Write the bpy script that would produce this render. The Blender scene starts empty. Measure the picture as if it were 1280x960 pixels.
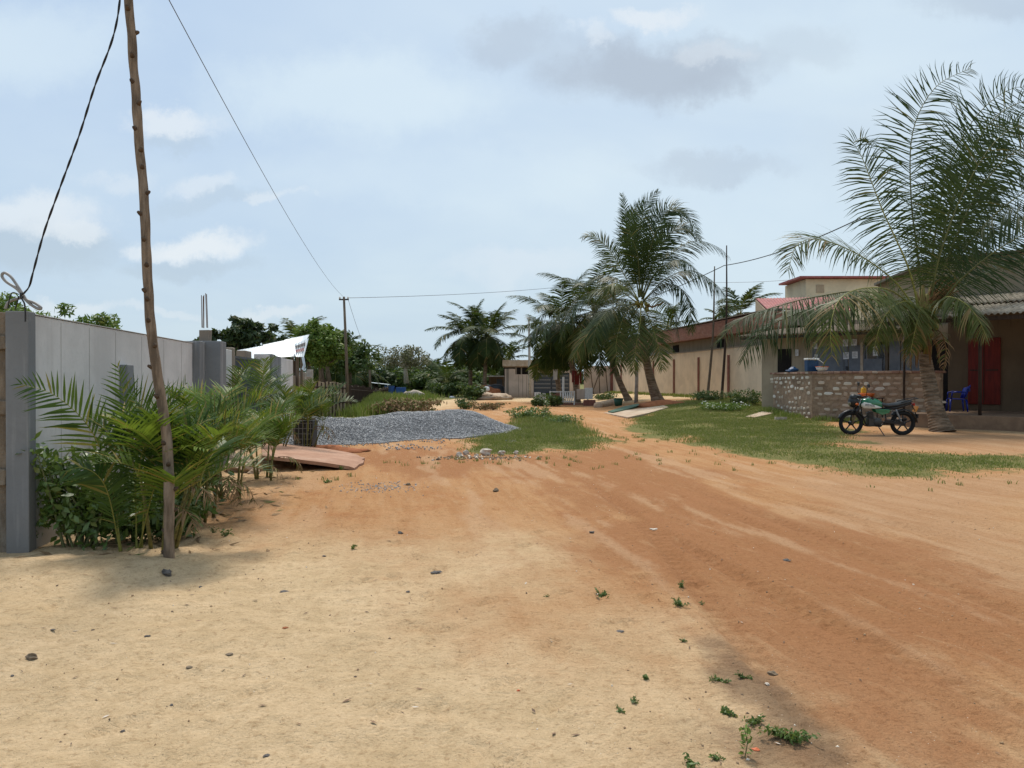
import bpy, math, random
import numpy as np
from mathutils import Vector, Matrix, noise as mnoise

# ------------------------------------------------------------------ camera, sky, sun, exposure
F = 930.0; HZ = 474.0; EYE = 1.6
scn = bpy.context.scene
cam_d = bpy.data.cameras.new("camera"); cam = bpy.data.objects.new("camera", cam_d)
scn.collection.objects.link(cam); scn.camera = cam
cam_d.sensor_width = 36.0; cam_d.lens = 36.0 * F / 1280.0
cam_d.clip_start = 0.05; cam_d.clip_end = 3000
cam.location = (0, 0, EYE)
cam.rotation_euler = (math.radians(90) - math.atan(6 / F), 0, 0)
scn.render.resolution_x = 1024; scn.render.resolution_y = 768
scn.view_settings.view_transform = 'Standard'; scn.view_settings.look = 'None'
scn.view_settings.gamma = 1.0; scn.view_settings.use_curve_mapping = False
scn.view_settings.exposure = 0.40
scn.cycles.max_bounces = 6; scn.cycles.transparent_max_bounces = 8
scn.cycles.use_denoising = True

SUN_EL, SUN_AZ = 63.0, -12.0      # azimuth measured from +Y, negative to the left
sun_d = bpy.data.lights.new("sun", 'SUN'); sun = bpy.data.objects.new("sun", sun_d)
scn.collection.objects.link(sun)
sun_d.energy = 3.1; sun_d.angle = math.radians(13); sun_d.color = (1.0, 0.93, 0.82)
se, sa = math.radians(SUN_EL), math.radians(SUN_AZ)
sv = Vector((math.cos(se) * math.sin(sa), math.cos(se) * math.cos(sa), math.sin(se)))
sun.rotation_euler = sv.to_track_quat('Z', 'Y').to_euler()
sun.location = (-20, 20, 40)

class NG:
    """tiny node-tree helper"""
    def __init__(s, nt): s.nt = nt
    def n(s, t, **k):
        nd = s.nt.nodes.new(t)
        for a, b in k.items(): setattr(nd, a, b)
        return nd
    def put(s, sock, v):
        if isinstance(v, bpy.types.NodeSocket): s.nt.links.new(v, sock)
        elif isinstance(v, (tuple, list)):
            v = tuple(v)
            sock.default_value = v + (1.0,) if sock.type == 'RGBA' and len(v) == 3 else v
        else: sock.default_value = v
    def m(s, op, a, b=0.0, c=None, clamp=False):
        nd = s.n('ShaderNodeMath', operation=op, use_clamp=clamp)
        s.put(nd.inputs[0], a); s.put(nd.inputs[1], b)
        if c is not None: s.put(nd.inputs[2], c)
        return nd.outputs[0]
    def vm(s, op, a, b=(0, 0, 0)):
        nd = s.n('ShaderNodeVectorMath', operation=op)
        s.put(nd.inputs[0], a); s.put(nd.inputs[1], b)
        return nd.outputs[1] if op in ('LENGTH', 'DOT_PRODUCT') else nd.outputs[0]
    def ss(s, x, a, b, lo=0.0, hi=1.0):
        nd = s.n('ShaderNodeMapRange', interpolation_type='SMOOTHSTEP')
        s.put(nd.inputs[0], x); s.put(nd.inputs[1], a); s.put(nd.inputs[2], b)
        s.put(nd.inputs[3], lo); s.put(nd.inputs[4], hi)
        return nd.outputs[0]
    def mix(s, f, a, b, bt='MIX'):
        nd = s.n('ShaderNodeMix', data_type='RGBA', blend_type=bt)
        s.put(nd.inputs[0], f); s.put(nd.inputs[6], a); s.put(nd.inputs[7], b)
        return nd.outputs[2]
    def noise(s, vec, scale, detail=4, rough=0.55, dist=0.0):
        nd = s.n('ShaderNodeTexNoise')
        s.put(nd.inputs['Vector'], vec); s.put(nd.inputs['Scale'], scale)
        s.put(nd.inputs['Detail'], detail); s.put(nd.inputs['Roughness'], rough)
        s.put(nd.inputs['Distortion'], dist)
        return nd.outputs[0], nd.outputs[1]

world = bpy.data.worlds.new("World"); scn.world = world; world.use_nodes = True
wn = world.node_tree
for x in list(wn.nodes): wn.nodes.remove(x)
g_ = NG(wn)
SKY_GAIN = 9.6
def sky_world():
    g = g_
    tc = g.n('ShaderNodeTexCoord'); sp = g.n('ShaderNodeSeparateXYZ')
    wn.links.new(tc.outputs['Generated'], sp.inputs[0])
    dx, dy, dz = sp.outputs
    sky = g.n('ShaderNodeTexSky', sky_type='NISHITA')
    sky.sun_disc = False; sky.sun_elevation = se; sky.sun_rotation = sa
    sky.air_density = 1.2; sky.dust_density = 3.0
    dzc = g.m('MAXIMUM', dz, 0.0)
    inv = g.m('DIVIDE', 1.0, g.m('ADD', dzc, 0.16))
    cb = g.n('ShaderNodeCombineXYZ')
    g.put(cb.inputs[0], g.m('MULTIPLY', dx, inv)); g.put(cb.inputs[1], g.m('MULTIPLY', dy, inv))
    pl = cb.outputs[0]
    big, _ = g.noise(pl, 0.55, 5, 0.55, 0.3)
    # thin high veil: blue where thin, milky where thick
    side = g.m('MULTIPLY_ADD', dx, 0.34, 0.42)
    v = g.m('ADD', g.m('MULTIPLY', g.m('SUBTRACT', big, 0.5), 2.1), side, clamp=True)
    blue, milk = (0.375, 0.495, 0.660), (0.590, 0.685, 0.735)
    veil = g.mix(v, blue, milk)
    hz = g.ss(dzc, 0.0, 0.30, 1.0, 0.0)
    veil = g.mix(g.m('MULTIPLY', hz, 0.62), veil, (0.49, 0.605, 0.665))
    # small cumulus with lit tops and grey feet, given as ellipses in direction space
    # (tangent of the angle to the right, tangent of the angle up, ahead of the road)
    dyc = g.m('MAXIMUM', dy, 0.05)
    cc = g.n('ShaderNodeCombineXYZ')
    g.put(cc.inputs[0], g.m('DIVIDE', dx, dyc)); g.put(cc.inputs[1], g.m('DIVIDE', dz, dyc))
    tan = cc.outputs[0]
    _, w1 = g.noise(tan, 7.0, 8, 0.68)
    _, w0 = g.noise(tan, 2.2, 3, 0.5)
    warp = g.vm('ADD', tan, g.vm('MULTIPLY', g.vm('SUBTRACT', w1, (0.5, 0.5, 0.5)), (0.20, 0.11, 0)))
    warp = g.vm('ADD', warp, g.vm('MULTIPLY', g.vm('SUBTRACT', w0, (0.5, 0.5, 0.5)), (0.20, 0.10, 0)))
    front = g.ss(dy, 0.1, 0.3)
    col = veil
    WH, GR, DG, PW = (0.64, 0.69, 0.73), (0.385, 0.475, 0.56), (0.35, 0.405, 0.475), (0.62, 0.72, 0.76)
    blobs = [
        (450, 120, 190, 60, PW, .55), (980, 300, 260, 120, PW, .35), (640, 330, 110, 26, WH, .35),
        (1050, 60, 220, 60, PW, .30),
        (50, 305, 120, 34, GR, .75), (20, 262, 110, 26, WH, .75), (90, 285, 50, 16, WH, .7),
        (250, 330, 85, 14, GR, .6), (265, 302, 80, 20, WH, .95), (205, 308, 40, 12, WH, .6),
        (240, 172, 62, 14, GR, .45), (235, 152, 66, 17, WH, .75), (160, 218, 60, 14, WH, .35),
        (300, 248, 90, 14, GR, .4), (290, 228, 55, 15, WH, .5), (375, 254, 30, 10, WH, .5),
        (95, 384, 80, 13, WH, .55), (345, 388, 60, 9, WH, .5), (220, 386, 50, 7, WH, .35),
        (820, 90, 150, 40, DG, .80), (895, 112, 55, 22, DG, .45), (635, 55, 75, 26, DG, .45),
        (1000, 60, 80, 30, DG, .25), (890, 200, 100, 18, DG, .38), (1230, 15, 110, 26, DG, .4),
        (830, 26, 62, 14, WH, .75), (745, 52, 34, 14, WH, .45), (900, 76, 36, 12, WH, .35),
        (40, 50, 150, 60, PW, .45), (560, 220, 240, 45, PW, .25), (1180, 200, 200, 60, DG, .12),
    ]
    for (px, py, rx, ry, c, k) in blobs:
        v0 = g.vm('SUBTRACT', warp, ((px - 640) / F, (HZ - py) / F, 0))
        v0 = g.vm('MULTIPLY', v0, (F / rx, F / ry, 0))
        ln = g.vm('LENGTH', v0)
        f = g.m('MULTIPLY', g.ss(ln, 0.40, 1.28, k, 0.0), front)
        col = g.mix(f, col, c)
    col = g.mix(1.0, col, (SKY_GAIN,) * 3, 'MULTIPLY')
    col = g.mix(0.08, col, sky.outputs[0])
    bg = g.n('ShaderNodeBackground'); g.put(bg.inputs[0], col); bg.inputs[1].default_value = 0.1
    out = g.n('ShaderNodeOutputWorld'); wn.links.new(bg.outputs[0], out.inputs[0])
sky_world()

# ------------------------------------------------------------------ helpers
rs = np.random.RandomState(7); random.seed(7)
COL = scn.collection
def link(o): COL.objects.link(o); return o
def tag(o, label=None, cat=None, group=None, kind=None):
    if label: o['label'] = label
    if cat: o['category'] = cat
    if group: o['group'] = group
    if kind: o['kind'] = kind
    return o
def empty(name, loc, label, cat, group=None, rz=0.0):
    o = bpy.data.objects.new(name, None); link(o)
    o.location = loc; o.rotation_euler = (0, 0, rz); o.empty_display_size = .2
    return tag(o, label, cat, group)
def children(o): return [c for c in bpy.data.objects if c.parent == o]
def copy_tree(o, parent=None):
    c = o.copy(); link(c)
    if parent is not None: c.parent = parent
    for ch in children(o): copy_tree(ch, c)
    return c

class MB:
    def __init__(s): s.V = []; s.Fc = []; s.M = []; s.n = 0
    def add(s, V, Fs, mi=0):
        V = np.asarray(V, float).reshape(-1, 3)
        s.V.append(V)
        for f in Fs: s.Fc.append(tuple(int(i) + s.n for i in f)); s.M.append(mi)
        s.n += len(V); return s
    def box(s, c, size, R=None, mi=0, taper=1.0, jit=0.0):
        h = np.array(size) / 2.0
        V = np.array([[x, y, z] for z in (-1, 1) for (x, y) in ((-1, -1), (1, -1), (1, 1), (-1, 1))], float)
        V[4:, :2] *= taper
        V = V * h
        if jit: V += rs.uniform(-jit, jit, V.shape)
        if R is not None: V = V @ np.array(R).T
        V = V + np.array(c)
        return s.add(V, [(0, 3, 2, 1), (4, 5, 6, 7), (0, 1, 5, 4), (1, 2, 6, 5), (2, 3, 7, 6), (3, 0, 4, 7)], mi)
    def hexa(s, b, t, mi=0):
        """bottom 4 points, top 4 points"""
        return s.add(list(b) + list(t), [(0, 3, 2, 1), (4, 5, 6, 7), (0, 1, 5, 4), (1, 2, 6, 5), (2, 3, 7, 6), (3, 0, 4, 7)], mi)
    def prism(s, pts, vec, mi=0):
        """planar polygon extruded by vec"""
        n = len(pts); P = np.array(pts, float); Q = P + np.array(vec)
        Fs = [tuple(range(n))[::-1], tuple(range(n, 2 * n))]
        for i in range(n): j = (i + 1) % n; Fs.append((i, j, n + j, n + i))
        return s.add(np.vstack([P, Q]), Fs, mi)
    def tube(s, pts, rad, k=6, mi=0, cap=True, flat=1.0):
        P = np.array(pts, float); n = len(P)
        r = np.full(n, rad, float) if np.isscalar(rad) else np.array(rad, float)
        T = np.gradient(P, axis=0); T /= np.linalg.norm(T, axis=1)[:, None] + 1e-9
        u = np.cross(T[0], (0, 0, 1.0))
        if np.linalg.norm(u) < 1e-3: u = np.array((1.0, 0, 0))
        V = []
        for i in range(n):
            u = u - T[i] * np.dot(u, T[i]); u /= np.linalg.norm(u) + 1e-9
            w = np.cross(T[i], u)
            for j in range(k):
                a = 2 * math.pi * j / k
                V.append(P[i] + r[i] * (math.cos(a) * u + flat * math.sin(a) * w))
        Fs = []
        for i in range(n - 1):
            for j in range(k):
                j2 = (j + 1) % k
                Fs.append((i * k + j, i * k + j2, (i + 1) * k + j2, (i + 1) * k + j))
        if cap: Fs.append(tuple(range(k))[::-1]); Fs.append(tuple((n - 1) * k + j for j in range(k)))
        return s.add(V, Fs, mi)
    def torus(s, c, R, r, axis='y', k=24, m=8, mi=0, flat=1.0):
        V = []; Fs = []
        for i in range(k):
            a = 2 * math.pi * i / k
            for j in range(m):
                b = 2 * math.pi * j / m
                q = R + r * math.cos(b); h = r * flat * math.sin(b)
                if axis == 'y': p = (q * math.cos(a), h, q * math.sin(a))
                elif axis == 'x': p = (h, q * math.cos(a), q * math.sin(a))
                else: p = (q * math.cos(a), q * math.sin(a), h)
                V.append(np.array(p) + np.array(c))
        for i in range(k):
            for j in range(m):
                Fs.append((i * m + j, i * m + (j + 1) % m, ((i + 1) % k) * m + (j + 1) % m, ((i + 1) % k) * m + j))
        return s.add(V, Fs, mi)
    def blob(s, c, size, k=10, m=7, noise_=0.0, mi=0, seed=0, R=None):
        V = []; Fs = []
        rr = np.random.RandomState(seed + 11)
        off = rr.uniform(-50, 50, 3)
        for i in range(m + 1):
            th = math.pi * i / m
            for j in range(k):
                a = 2 * math.pi * j / k
                p = np.array((math.sin(th) * math.cos(a), math.sin(th) * math.sin(a), math.cos(th)))
                if noise_: p = p * (1 + noise_ * mnoise.noise(Vector(p * 1.7 + off)) * 2)
                V.append(p)
        V = np.array(V) * np.array(size)
        if R is not None: V = V @ np.array(R).T
        V = V + np.array(c)
        for i in range(m):
            for j in range(k):
                Fs.append((i * k + j, (i + 1) * k + j, (i + 1) * k + (j + 1) % k, i * k + (j + 1) % k))
        return s.add(V, Fs, mi)
    def build(s, name, mats, parent=None, smooth=False, loc=None, bevel=0.0):
        V = np.vstack(s.V)
        if parent is not None and loc is None:
            base = np.array(parent['_base']) if '_base' in parent.keys() else np.zeros(3)
        me = bpy.data.meshes.new(name)
        me.from_pydata([tuple(v) for v in V], [], s.Fc)
        if not isinstance(mats, (list, tuple)): mats = [mats]
        for m_ in mats: me.materials.append(m_)
        me.polygons.foreach_set('material_index', np.array(s.M, np.int32))
        if smooth: me.polygons.foreach_set('use_smooth', np.ones(len(s.Fc), bool))
        me.validate(); me.update()
        o = bpy.data.objects.new(name, me); link(o)
        if parent is not None: attach(o, parent)
        if bevel:
            b = o.modifiers.new('bevel', 'BEVEL'); b.width = bevel; b.segments = 2; b.limit_method = 'ANGLE'
        return o
WORLD_SPACE = True
def attach(o, parent):
    """parts are modelled in world coordinates unless the thing was built in its own frame"""
    o.parent = parent
    if not parent.get('_local'):
        p = parent; M = Matrix.Identity(4)
        chain = []
        while p is not None: chain.append(p); p = p.parent
        for q in reversed(chain): M = M @ q.matrix_parent_inverse @ q.matrix_basis
        o.matrix_parent_inverse = M.inverted()
def np_mesh(name, V, Q, mat, parent=None, smooth=False, mats_idx=None):
    """fast mesh from numpy: V (n,3), Q (m,k)"""
    V = np.asarray(V, np.float32); Q = np.asarray(Q, np.int32)
    me = bpy.data.meshes.new(name); k = Q.shape[1]
    me.vertices.add(len(V)); me.vertices.foreach_set('co', V.ravel())
    me.loops.add(Q.size); me.loops.foreach_set('vertex_index', Q.ravel())
    me.polygons.add(len(Q)); me.polygons.foreach_set('loop_start', np.arange(0, Q.size, k, dtype=np.int32))
    for m_ in (mat if isinstance(mat, (list, tuple)) else [mat]): me.materials.append(m_)
    if mats_idx is not None: me.polygons.foreach_set('material_index', np.asarray(mats_idx, np.int32))
    if smooth: me.polygons.foreach_set('use_smooth', np.ones(len(Q), bool))
    me.update(calc_edges=True); me.validate()
    o = bpy.data.objects.new(name, me); link(o)
    if parent is not None: attach(o, parent)
    return o

def smooth(x): x = np.clip(x, 0, 1); return x * x * (3 - 2 * x)
def _hash(ix, iy, seed):
    h = (ix.astype(np.int64) * 374761393 + iy.astype(np.int64) * 668265263 + seed * 1442695041) & 0xffffffff
    h = ((h ^ (h >> 13)) * 1274126177) & 0xffffffff
    return ((h ^ (h >> 16)) & 0xffff) / 65535.0
def vnoise(x, y, seed=0):
    x = np.asarray(x, float); y = np.asarray(y, float)
    ix = np.floor(x); iy = np.floor(y); fx = smooth(x - ix); fy = smooth(y - iy)
    a = _hash(ix, iy, seed); b = _hash(ix + 1, iy, seed); c = _hash(ix, iy + 1, seed); d = _hash(ix + 1, iy + 1, seed)
    return (a * (1 - fx) + b * fx) * (1 - fy) + (c * (1 - fx) + d * fx) * fy - 0.5
def fbm(x, y, oct=4, seed=0, gain=.5):
    r = 0; a = 1.0
    for i in range(oct): r = r + a * vnoise(x * 2 ** i, y * 2 ** i, seed + i * 17); a *= gain
    return r
def Zs(x, y):
    """smooth lie of the land"""
    x = np.asarray(x, float); y = np.asarray(y, float)
    z = 0.42 * smooth((x - 4.5) / 6) * smooth((y - 26) / 12)
    z = z + .07 * smooth((x - 5) / 3) * smooth((y - 14) / 4)
    # bank of loose sand in front of the planting by the grey wall
    m = smooth((-2.55 - x) / .8)
    z = z + m * (.085 * np.exp(-((y - 6.15) / .42) ** 2) + .03 * smooth((6.2 - y) / 1.5))
    z = z + .05 * np.exp(-(((x + 2.9) / .3) ** 2 + ((y - 6.35) / .28) ** 2))
    z = z - .03 * np.exp(-((x - 1.9 + .12 * (y - 4)) / .55) ** 2) * smooth((16 - y) / 6)
    return z
FOOT = []
def _walks():
    r = np.random.RandomState(23)
    for k in range(9):
        p = np.array((r.uniform(-3.2, .8), r.uniform(1.8, 6.0))); a = r.uniform(-.5, .9) + (math.pi / 2 if k % 3 else .3)
        for i in range(r.randint(5, 12)):
            s_ = (-1) ** i; q = p + np.array((-math.sin(a), math.cos(a))) * .09 * s_
            FOOT.append((q[0], q[1], a + .12 * s_ + r.normal(0, .08), .27 + r.normal(0, .01)))
            p = p + np.array((math.cos(a), math.sin(a))) * .62; a += r.normal(0, .09)
_walks()
def Zd(x, y):
    x = np.asarray(x, float); y = np.asarray(y, float)
    near = smooth((24 - y) / 16)
    sandy = smooth((1.1 - x - .25 * (y - 3)) / 2.0) * .8 + .2
    z = Zs(x, y) + .05 * fbm(x * .35, y * .35, 3, 3) * smooth((y - 4) / 6)
    z = z + near * sandy * (.026 * fbm(x * 2.6, y * 2.6, 3, 5) + .028 * fbm(x * 8, y * 8, 2, 9))
    # tyre tracks pressed into the red track, treaded and slightly wavy
    for a, b, wv, s_ in ((2.35, .17, .10, 1), (3.75, .17, .10, 2), (1.55, .05, .16, 3), (3.0, .09, .12, 4), (5.3, .27, .2, 5)):
        c = a - b * (y - 4) + wv * np.sin(y * .55 + s_); d = np.abs(x - c)
        tread = .5 + .5 * np.sign(np.sin(y * 38 + np.abs(x - c) * 30))
        fade = smooth((13 - y) / 5) * smooth((fbm(y * .35, y * .11 + s_ * 9, 2, s_) + .35) / .3)
        z = z - fade * (.018 + .007 * tread) * smooth((.10 - d) / .04) + fade * .009 * np.exp(-((d - .14) / .035) ** 2)
    # footprints in the loose sand
    if x.ndim == 1 and len(x) > 50:
        for cx, cy, a, l in FOOT:
            m_ = (np.abs(x - cx) < .35) & (np.abs(y - cy) < .35)
            dx_, dy_ = x[m_] - cx, y[m_] - cy; u_ = dx_ * math.cos(a) + dy_ * math.sin(a); v_ = -dx_ * math.sin(a) + dy_ * math.cos(a)
            q_ = np.sqrt((u_ / (l * .5)) ** 2 + (v_ / (.055 + .010 * np.sign(u_))) ** 2)
            z[m_] += -.024 * smooth((1.15 - q_) / .6) + .008 * np.exp(-((q_ - 1.35) / .25) ** 2)
    # wheel ruts along the road on the red side
    rut = np.abs(fbm(x * 1.6 + .25 * y, y * .16, 2, 21)); z = z - (1 - sandy) * near * .03 * smooth(1 - rut * 6)
    return z
def gz(x, y): return float(Zs(x, y))
def G(u, v):
    """point of the ground seen from the photographer's spot along a photo direction"""
    d = EYE * F / (v - HZ)
    for _ in range(12):
        x = (u - 640) / F * d
        d = .5 * d + .5 * (EYE - gz(x, d)) * F / (v - HZ)
    x = (u - 640) / F * d
    return np.array((x, d, gz(x, d)))
def P(u, v, d): return np.array(((u - 640) / F * d, d, EYE + (HZ - v) / F * d))
def poly_dist(x, y, pts):
    """signed distance, positive inside"""
    x = np.asarray(x, float); y = np.asarray(y, float)
    best = np.full(x.shape, 1e9); ins = np.zeros(x.shape, bool)
    n = len(pts)
    for i in range(n):
        ax, ay = pts[i][:2]; bx, by = pts[(i + 1) % n][:2]
        ex, ey = bx - ax, by - ay
        t = np.clip(((x - ax) * ex + (y - ay) * ey) / (ex * ex + ey * ey + 1e-9), 0, 1)
        best = np.minimum(best, np.hypot(x - ax - t * ex, y - ay - t * ey))
        c = ((ay > y) != (by > y)) & (x < (bx - ax) * (y - ay) / (by - ay + 1e-12) + ax)
        ins ^= c
    return np.where(ins, best, -best)

# ------------------------------------------------------------------ materials
MATS = {}
def mat(name, c1, c2=None, scale=6.0, rough=.85, bump=.3, bdist=.01, stretch=(1, 1, 1), metal=0.0,
        c3=None, c3scale=1.2, c3amt=.5, spec=.3, fine=0.0, contrast=(.35, .65), coat=0.0):
    m = bpy.data.materials.new(name); m.use_nodes = True
    nt = m.node_tree; g = NG(nt); b = nt.nodes['Principled BSDF']
    c2 = c2 or tuple(x * .75 for x in c1)
    tc = g.n('ShaderNodeTexCoord').outputs['Object']
    v = g.vm('MULTIPLY', tc, stretch)
    n1, _ = g.noise(v, scale, 6, .6)
    f = g.ss(n1, contrast[0], contrast[1])
    col = g.mix(f, c1, c2)
    if c3:
        n2, _ = g.noise(g.vm('MULTIPLY', tc, stretch), c3scale, 5, .65, .4)
        col = g.mix(g.m('MULTIPLY', g.ss(n2, .5, .68), c3amt), col, c3)
    n3, _ = g.noise(tc, scale * 9, 4, .6)
    if fine: col = g.mix(g.m('MULTIPLY', g.ss(n3, .35, .65), fine), col, tuple(x * .55 for x in c1))
    g.put(b.inputs['Base Color'], col)
    b.inputs['Roughness'].default_value = rough; b.inputs['Metallic'].default_value = metal
    b.inputs['Specular IOR Level'].default_value = spec
    if coat: b.inputs['Coat Weight'].default_value = coat
    if bump:
        bp = g.n('ShaderNodeBump'); bp.inputs['Strength'].default_value = bump; bp.inputs['Distance'].default_value = bdist
        g.put(bp.inputs['Height'], g.m('ADD', n1, g.m('MULTIPLY', n3, .5)))
        nt.links.new(bp.outputs[0], b.inputs['Normal'])
    MATS[name] = m; return m
def leaf_mat(name, dark, light, odd=None, oddamt=.08, trans=.3, rough=.45, spec=.35):
    m = bpy.data.materials.new(name); m.use_nodes = True
    nt = m.node_tree; g = NG(nt); b = nt.nodes['Principled BSDF']
    isl = g.n('ShaderNodeNewGeometry').outputs['Random Per Island']
    tc = g.n('ShaderNodeTexCoord').outputs['Object']
    nz, _ = g.noise(tc, 1.3, 3, .5)
    f = g.m('ADD', g.m('MULTIPLY', isl, .6), g.m('MULTIPLY', g.ss(nz, .35, .65), .4))
    col = g.mix(f, dark, light)
    if odd: col = g.mix(g.m('GREATER_THAN', isl, 1 - oddamt), col, odd)
    g.put(b.inputs['Base Color'], col); b.inputs['Roughness'].default_value = rough
    b.inputs['Specular IOR Level'].default_value = spec
    tr = g.n('ShaderNodeBsdfTranslucent'); g.put(tr.inputs[0], g.mix(.5, col, (.18, .26, .03), 'MIX'))
    mx = g.n('ShaderNodeMixShader'); mx.inputs[0].default_value = trans
    nt.links.new(b.outputs[0], mx.inputs[1]); nt.links.new(tr.outputs[0], mx.inputs[2])
    nt.links.new(mx.outputs[0], nt.nodes['Material Output'].inputs[0])
    MATS[name] = m; return m
def plain(name, c, rough=.5, metal=0.0, spec=.4, coat=0.0): return mat(name, c, tuple(x * .8 for x in c), 14, rough, .12, .002, metal=metal, spec=spec, coat=coat)

def wall_mat(name, base, stain, dirt, streak=.5, foot=.5):
    """painted render: blotches, vertical run marks, splash dirt near the foot"""
    m = bpy.data.materials.new(name); m.use_nodes = True
    nt = m.node_tree; g = NG(nt); b = nt.nodes['Principled BSDF']
    geo = g.n('ShaderNodeNewGeometry').outputs['Position']
    sp = g.n('ShaderNodeSeparateXYZ'); nt.links.new(geo, sp.inputs[0]); z = sp.outputs[2]
    n1, _ = g.noise(geo, 1.1, 6, .62, .3); n2, _ = g.noise(g.vm('MULTIPLY', geo, (5, 5, .35)), 1.3, 5, .6)
    n3, _ = g.noise(geo, 28, 5, .6)
    col = g.mix(g.ss(n1, .35, .68), base, tuple(x * .82 for x in base))
    col = g.mix(g.m('MULTIPLY', g.ss(n2, .52, .72), streak), col, stain)
    ft = g.ss(g.m('ADD', z, g.m('MULTIPLY', n1, .5)), .25, .85, foot, 0.0)
    col = g.mix(ft, col, dirt)
    col = g.mix(g.m('MULTIPLY', g.ss(n3, .5, .7), .25), col, tuple(x * .7 for x in base))
    g.put(b.inputs['Base Color'], col); b.inputs['Roughness'].default_value = .9
    b.inputs['Specular IOR Level'].default_value = .2
    bp = g.n('ShaderNodeBump'); bp.inputs['Strength'].default_value = .35; bp.inputs['Distance'].default_value = .01
    g.put(bp.inputs['Height'], g.m('ADD', n1, g.m('MULTIPLY', n3, .35))); nt.links.new(bp.outputs[0], b.inputs['Normal'])
    MATS[name] = m; return m

M_GREY_RENDER = wall_mat('pale_grey_render', (.60, .585, .58), (.47, .455, .445), (.34, .27, .20), .5, .55)
M_DARK_PAINT = wall_mat('dark_grey_paint', (.205, .212, .222), (.46, .46, .46), (.20, .17, .14), .55, .4)
M_RAW_CONC = wall_mat('raw_concrete', (.25, .21, .17), (.13, .11, .09), (.22, .17, .12), .7, .5)
M_BOARD_CONC = mat('board_marked_concrete', (.21, .165, .12), (.12, .092, .066), 3, .95, .9, .04, (2.4, 2.4, .8), c3=(.30, .26, .21), c3amt=.6)
M_CREAM = wall_mat('cream_render', (.70, .565, .41), (.56, .44, .31), (.33, .20, .11), .5, .6)
M_PINKISH = wall_mat('pinkish_render', (.55, .44, .355), (.40, .30, .23), (.30, .18, .10), .6, .6)
M_TAN = wall_mat('tan_plaster', (.38, .31, .22), (.25, .20, .14), (.25, .16, .10), .6, .6)
M_VFLOOR = mat('darkened_cement_floor', (.25, .165, .105), (.18, .115, .075), 3, .95, .4)
M_BROWNWALL = wall_mat('darkened_brown_plaster', (.150, .105, .066), (.085, .058, .038), (.10, .06, .035), .7, .5)
M_HOUSE = wall_mat('yellowish_render', (.60, .53, .38), (.50, .43, .30), (.4, .3, .2), .5, 0)
M_FENCE = wall_mat('weathered_precast', (.33, .26, .185), (.19, .145, .10), (.20, .15, .09), .7, .5)
M_BAND = mat('terracotta_fascia', (.30, .145, .10), (.22, .10, .07), 3, .9, .3, .01, (1, 1, 3), c3=(.30, .20, .16), c3amt=.4)
M_POSTRED = mat('redbrown_post_paint', (.24, .10, .075), (.17, .07, .05), 6, .85, .3)
M_REDROOF = mat('red_sheet_roof', (.30, .075, .070), (.22, .055, .05), 2, .6, .2, c3=(.36, .18, .15), c3amt=.5)
M_TIN = mat('white_tin', (.66, .72, .76), (.50, .56, .60), 3, .45, .3, .01, (3, 1, 1), c3=(.34, .30, .26), c3amt=.35, metal=.1)
M_ASB = mat('grey_corrugated_sheet', (.30, .27, .22), (.19, .165, .13), 4, .9, .4, .01, c3=(.11, .09, .07), c3amt=.6)
M_DOORGREY = mat('grey_metal_door_paint', (.165, .175, .195), (.12, .13, .145), 2.5, .6, .2, .004, c3=(.20, .20, .20), c3amt=.4, metal=.1)
M_DOORRED = mat('dark_red_door_paint', (.17, .016, .008), (.11, .010, .006), 3, .6, .3, .004, (4, 4, .6))
M_BLACK = plain('black_paint', (.016, .016, .018), .4)
M_RUBBER = plain('tyre_rubber', (.018, .018, .018), .8, spec=.2)
M_CHROME = plain('dull_steel', (.38, .38, .38), .35, .9)
M_ALLOY = plain('engine_alloy', (.065, .065, .063), .45, .6)
M_DKMETAL = plain('dark_metal', (.045, .047, .05), .45, .6)
M_WOODGREY = mat('weathered_wood', (.16, .125, .09), (.095, .07, .05), 5, .9, .5, .01, (6, 6, .5))
M_DARKWOOD = mat('dark_wood', (.055, .035, .024), (.03, .02, .015), 6, .85, .3, .01, (5, 5, .6))
M_POLE = mat('bark_stripped_pole', (.215, .158, .112), (.105, .076, .053), 6.5, .88, .9, .012, (3.2, 3.2, .55), c3=(.28, .225, .175), c3scale=2.4, c3amt=.7, contrast=(.38, .62))
M_JOINT = wall_mat('joint_line', (.45, .435, .42), (.33, .32, .30), (.30, .24, .18), .5, .4)
M_KNOT = mat('pole_knot', (.10, .068, .045), (.06, .04, .027), 20, .9, .6)
M_CONCPOLE = mat('concrete_post', (.42, .40, .37), (.30, .28, .25), 5, .9, .3)
M_PALMTRUNK = mat('palm_bark', (.215, .155, .105), (.10, .070, .046), 3, .95, .8, .03, (1, 1, 5), c3=(.26, .21, .16), c3amt=.7, contrast=(.40, .6))
M_BARK = mat('tree_bark', (.15, .12, .09), (.08, .06, .045), 6, .95, .6, .02, (3, 3, .6))
M_PALEBARK = mat('pale_bark', (.42, .38, .32), (.27, .24, .19), 5, .9, .4)
M_BOOT = mat('frond_bases', (.17, .17, .045), (.16, .09, .035), 6, .8, .4, .01, (3, 3, .6))
M_HUSK = mat('brown_fibre', (.22, .115, .04), (.12, .065, .03), 9, .95, .8, .02, (5, 5, 1))
M_NUT = mat('coconut_skin', (.27, .19, .04), (.12, .14, .03), 7, .5, .2)
M_COCO = leaf_mat('coconut_leaf', (.012, .026, .006), (.038, .060, .013), (.13, .11, .035), .05, .16, .5, .22)
M_COCO_Y = leaf_mat('coconut_leaf_yellowing', (.035, .054, .010), (.095, .110, .022), (.20, .14, .05), .12, .22, .5, .25)
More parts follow.
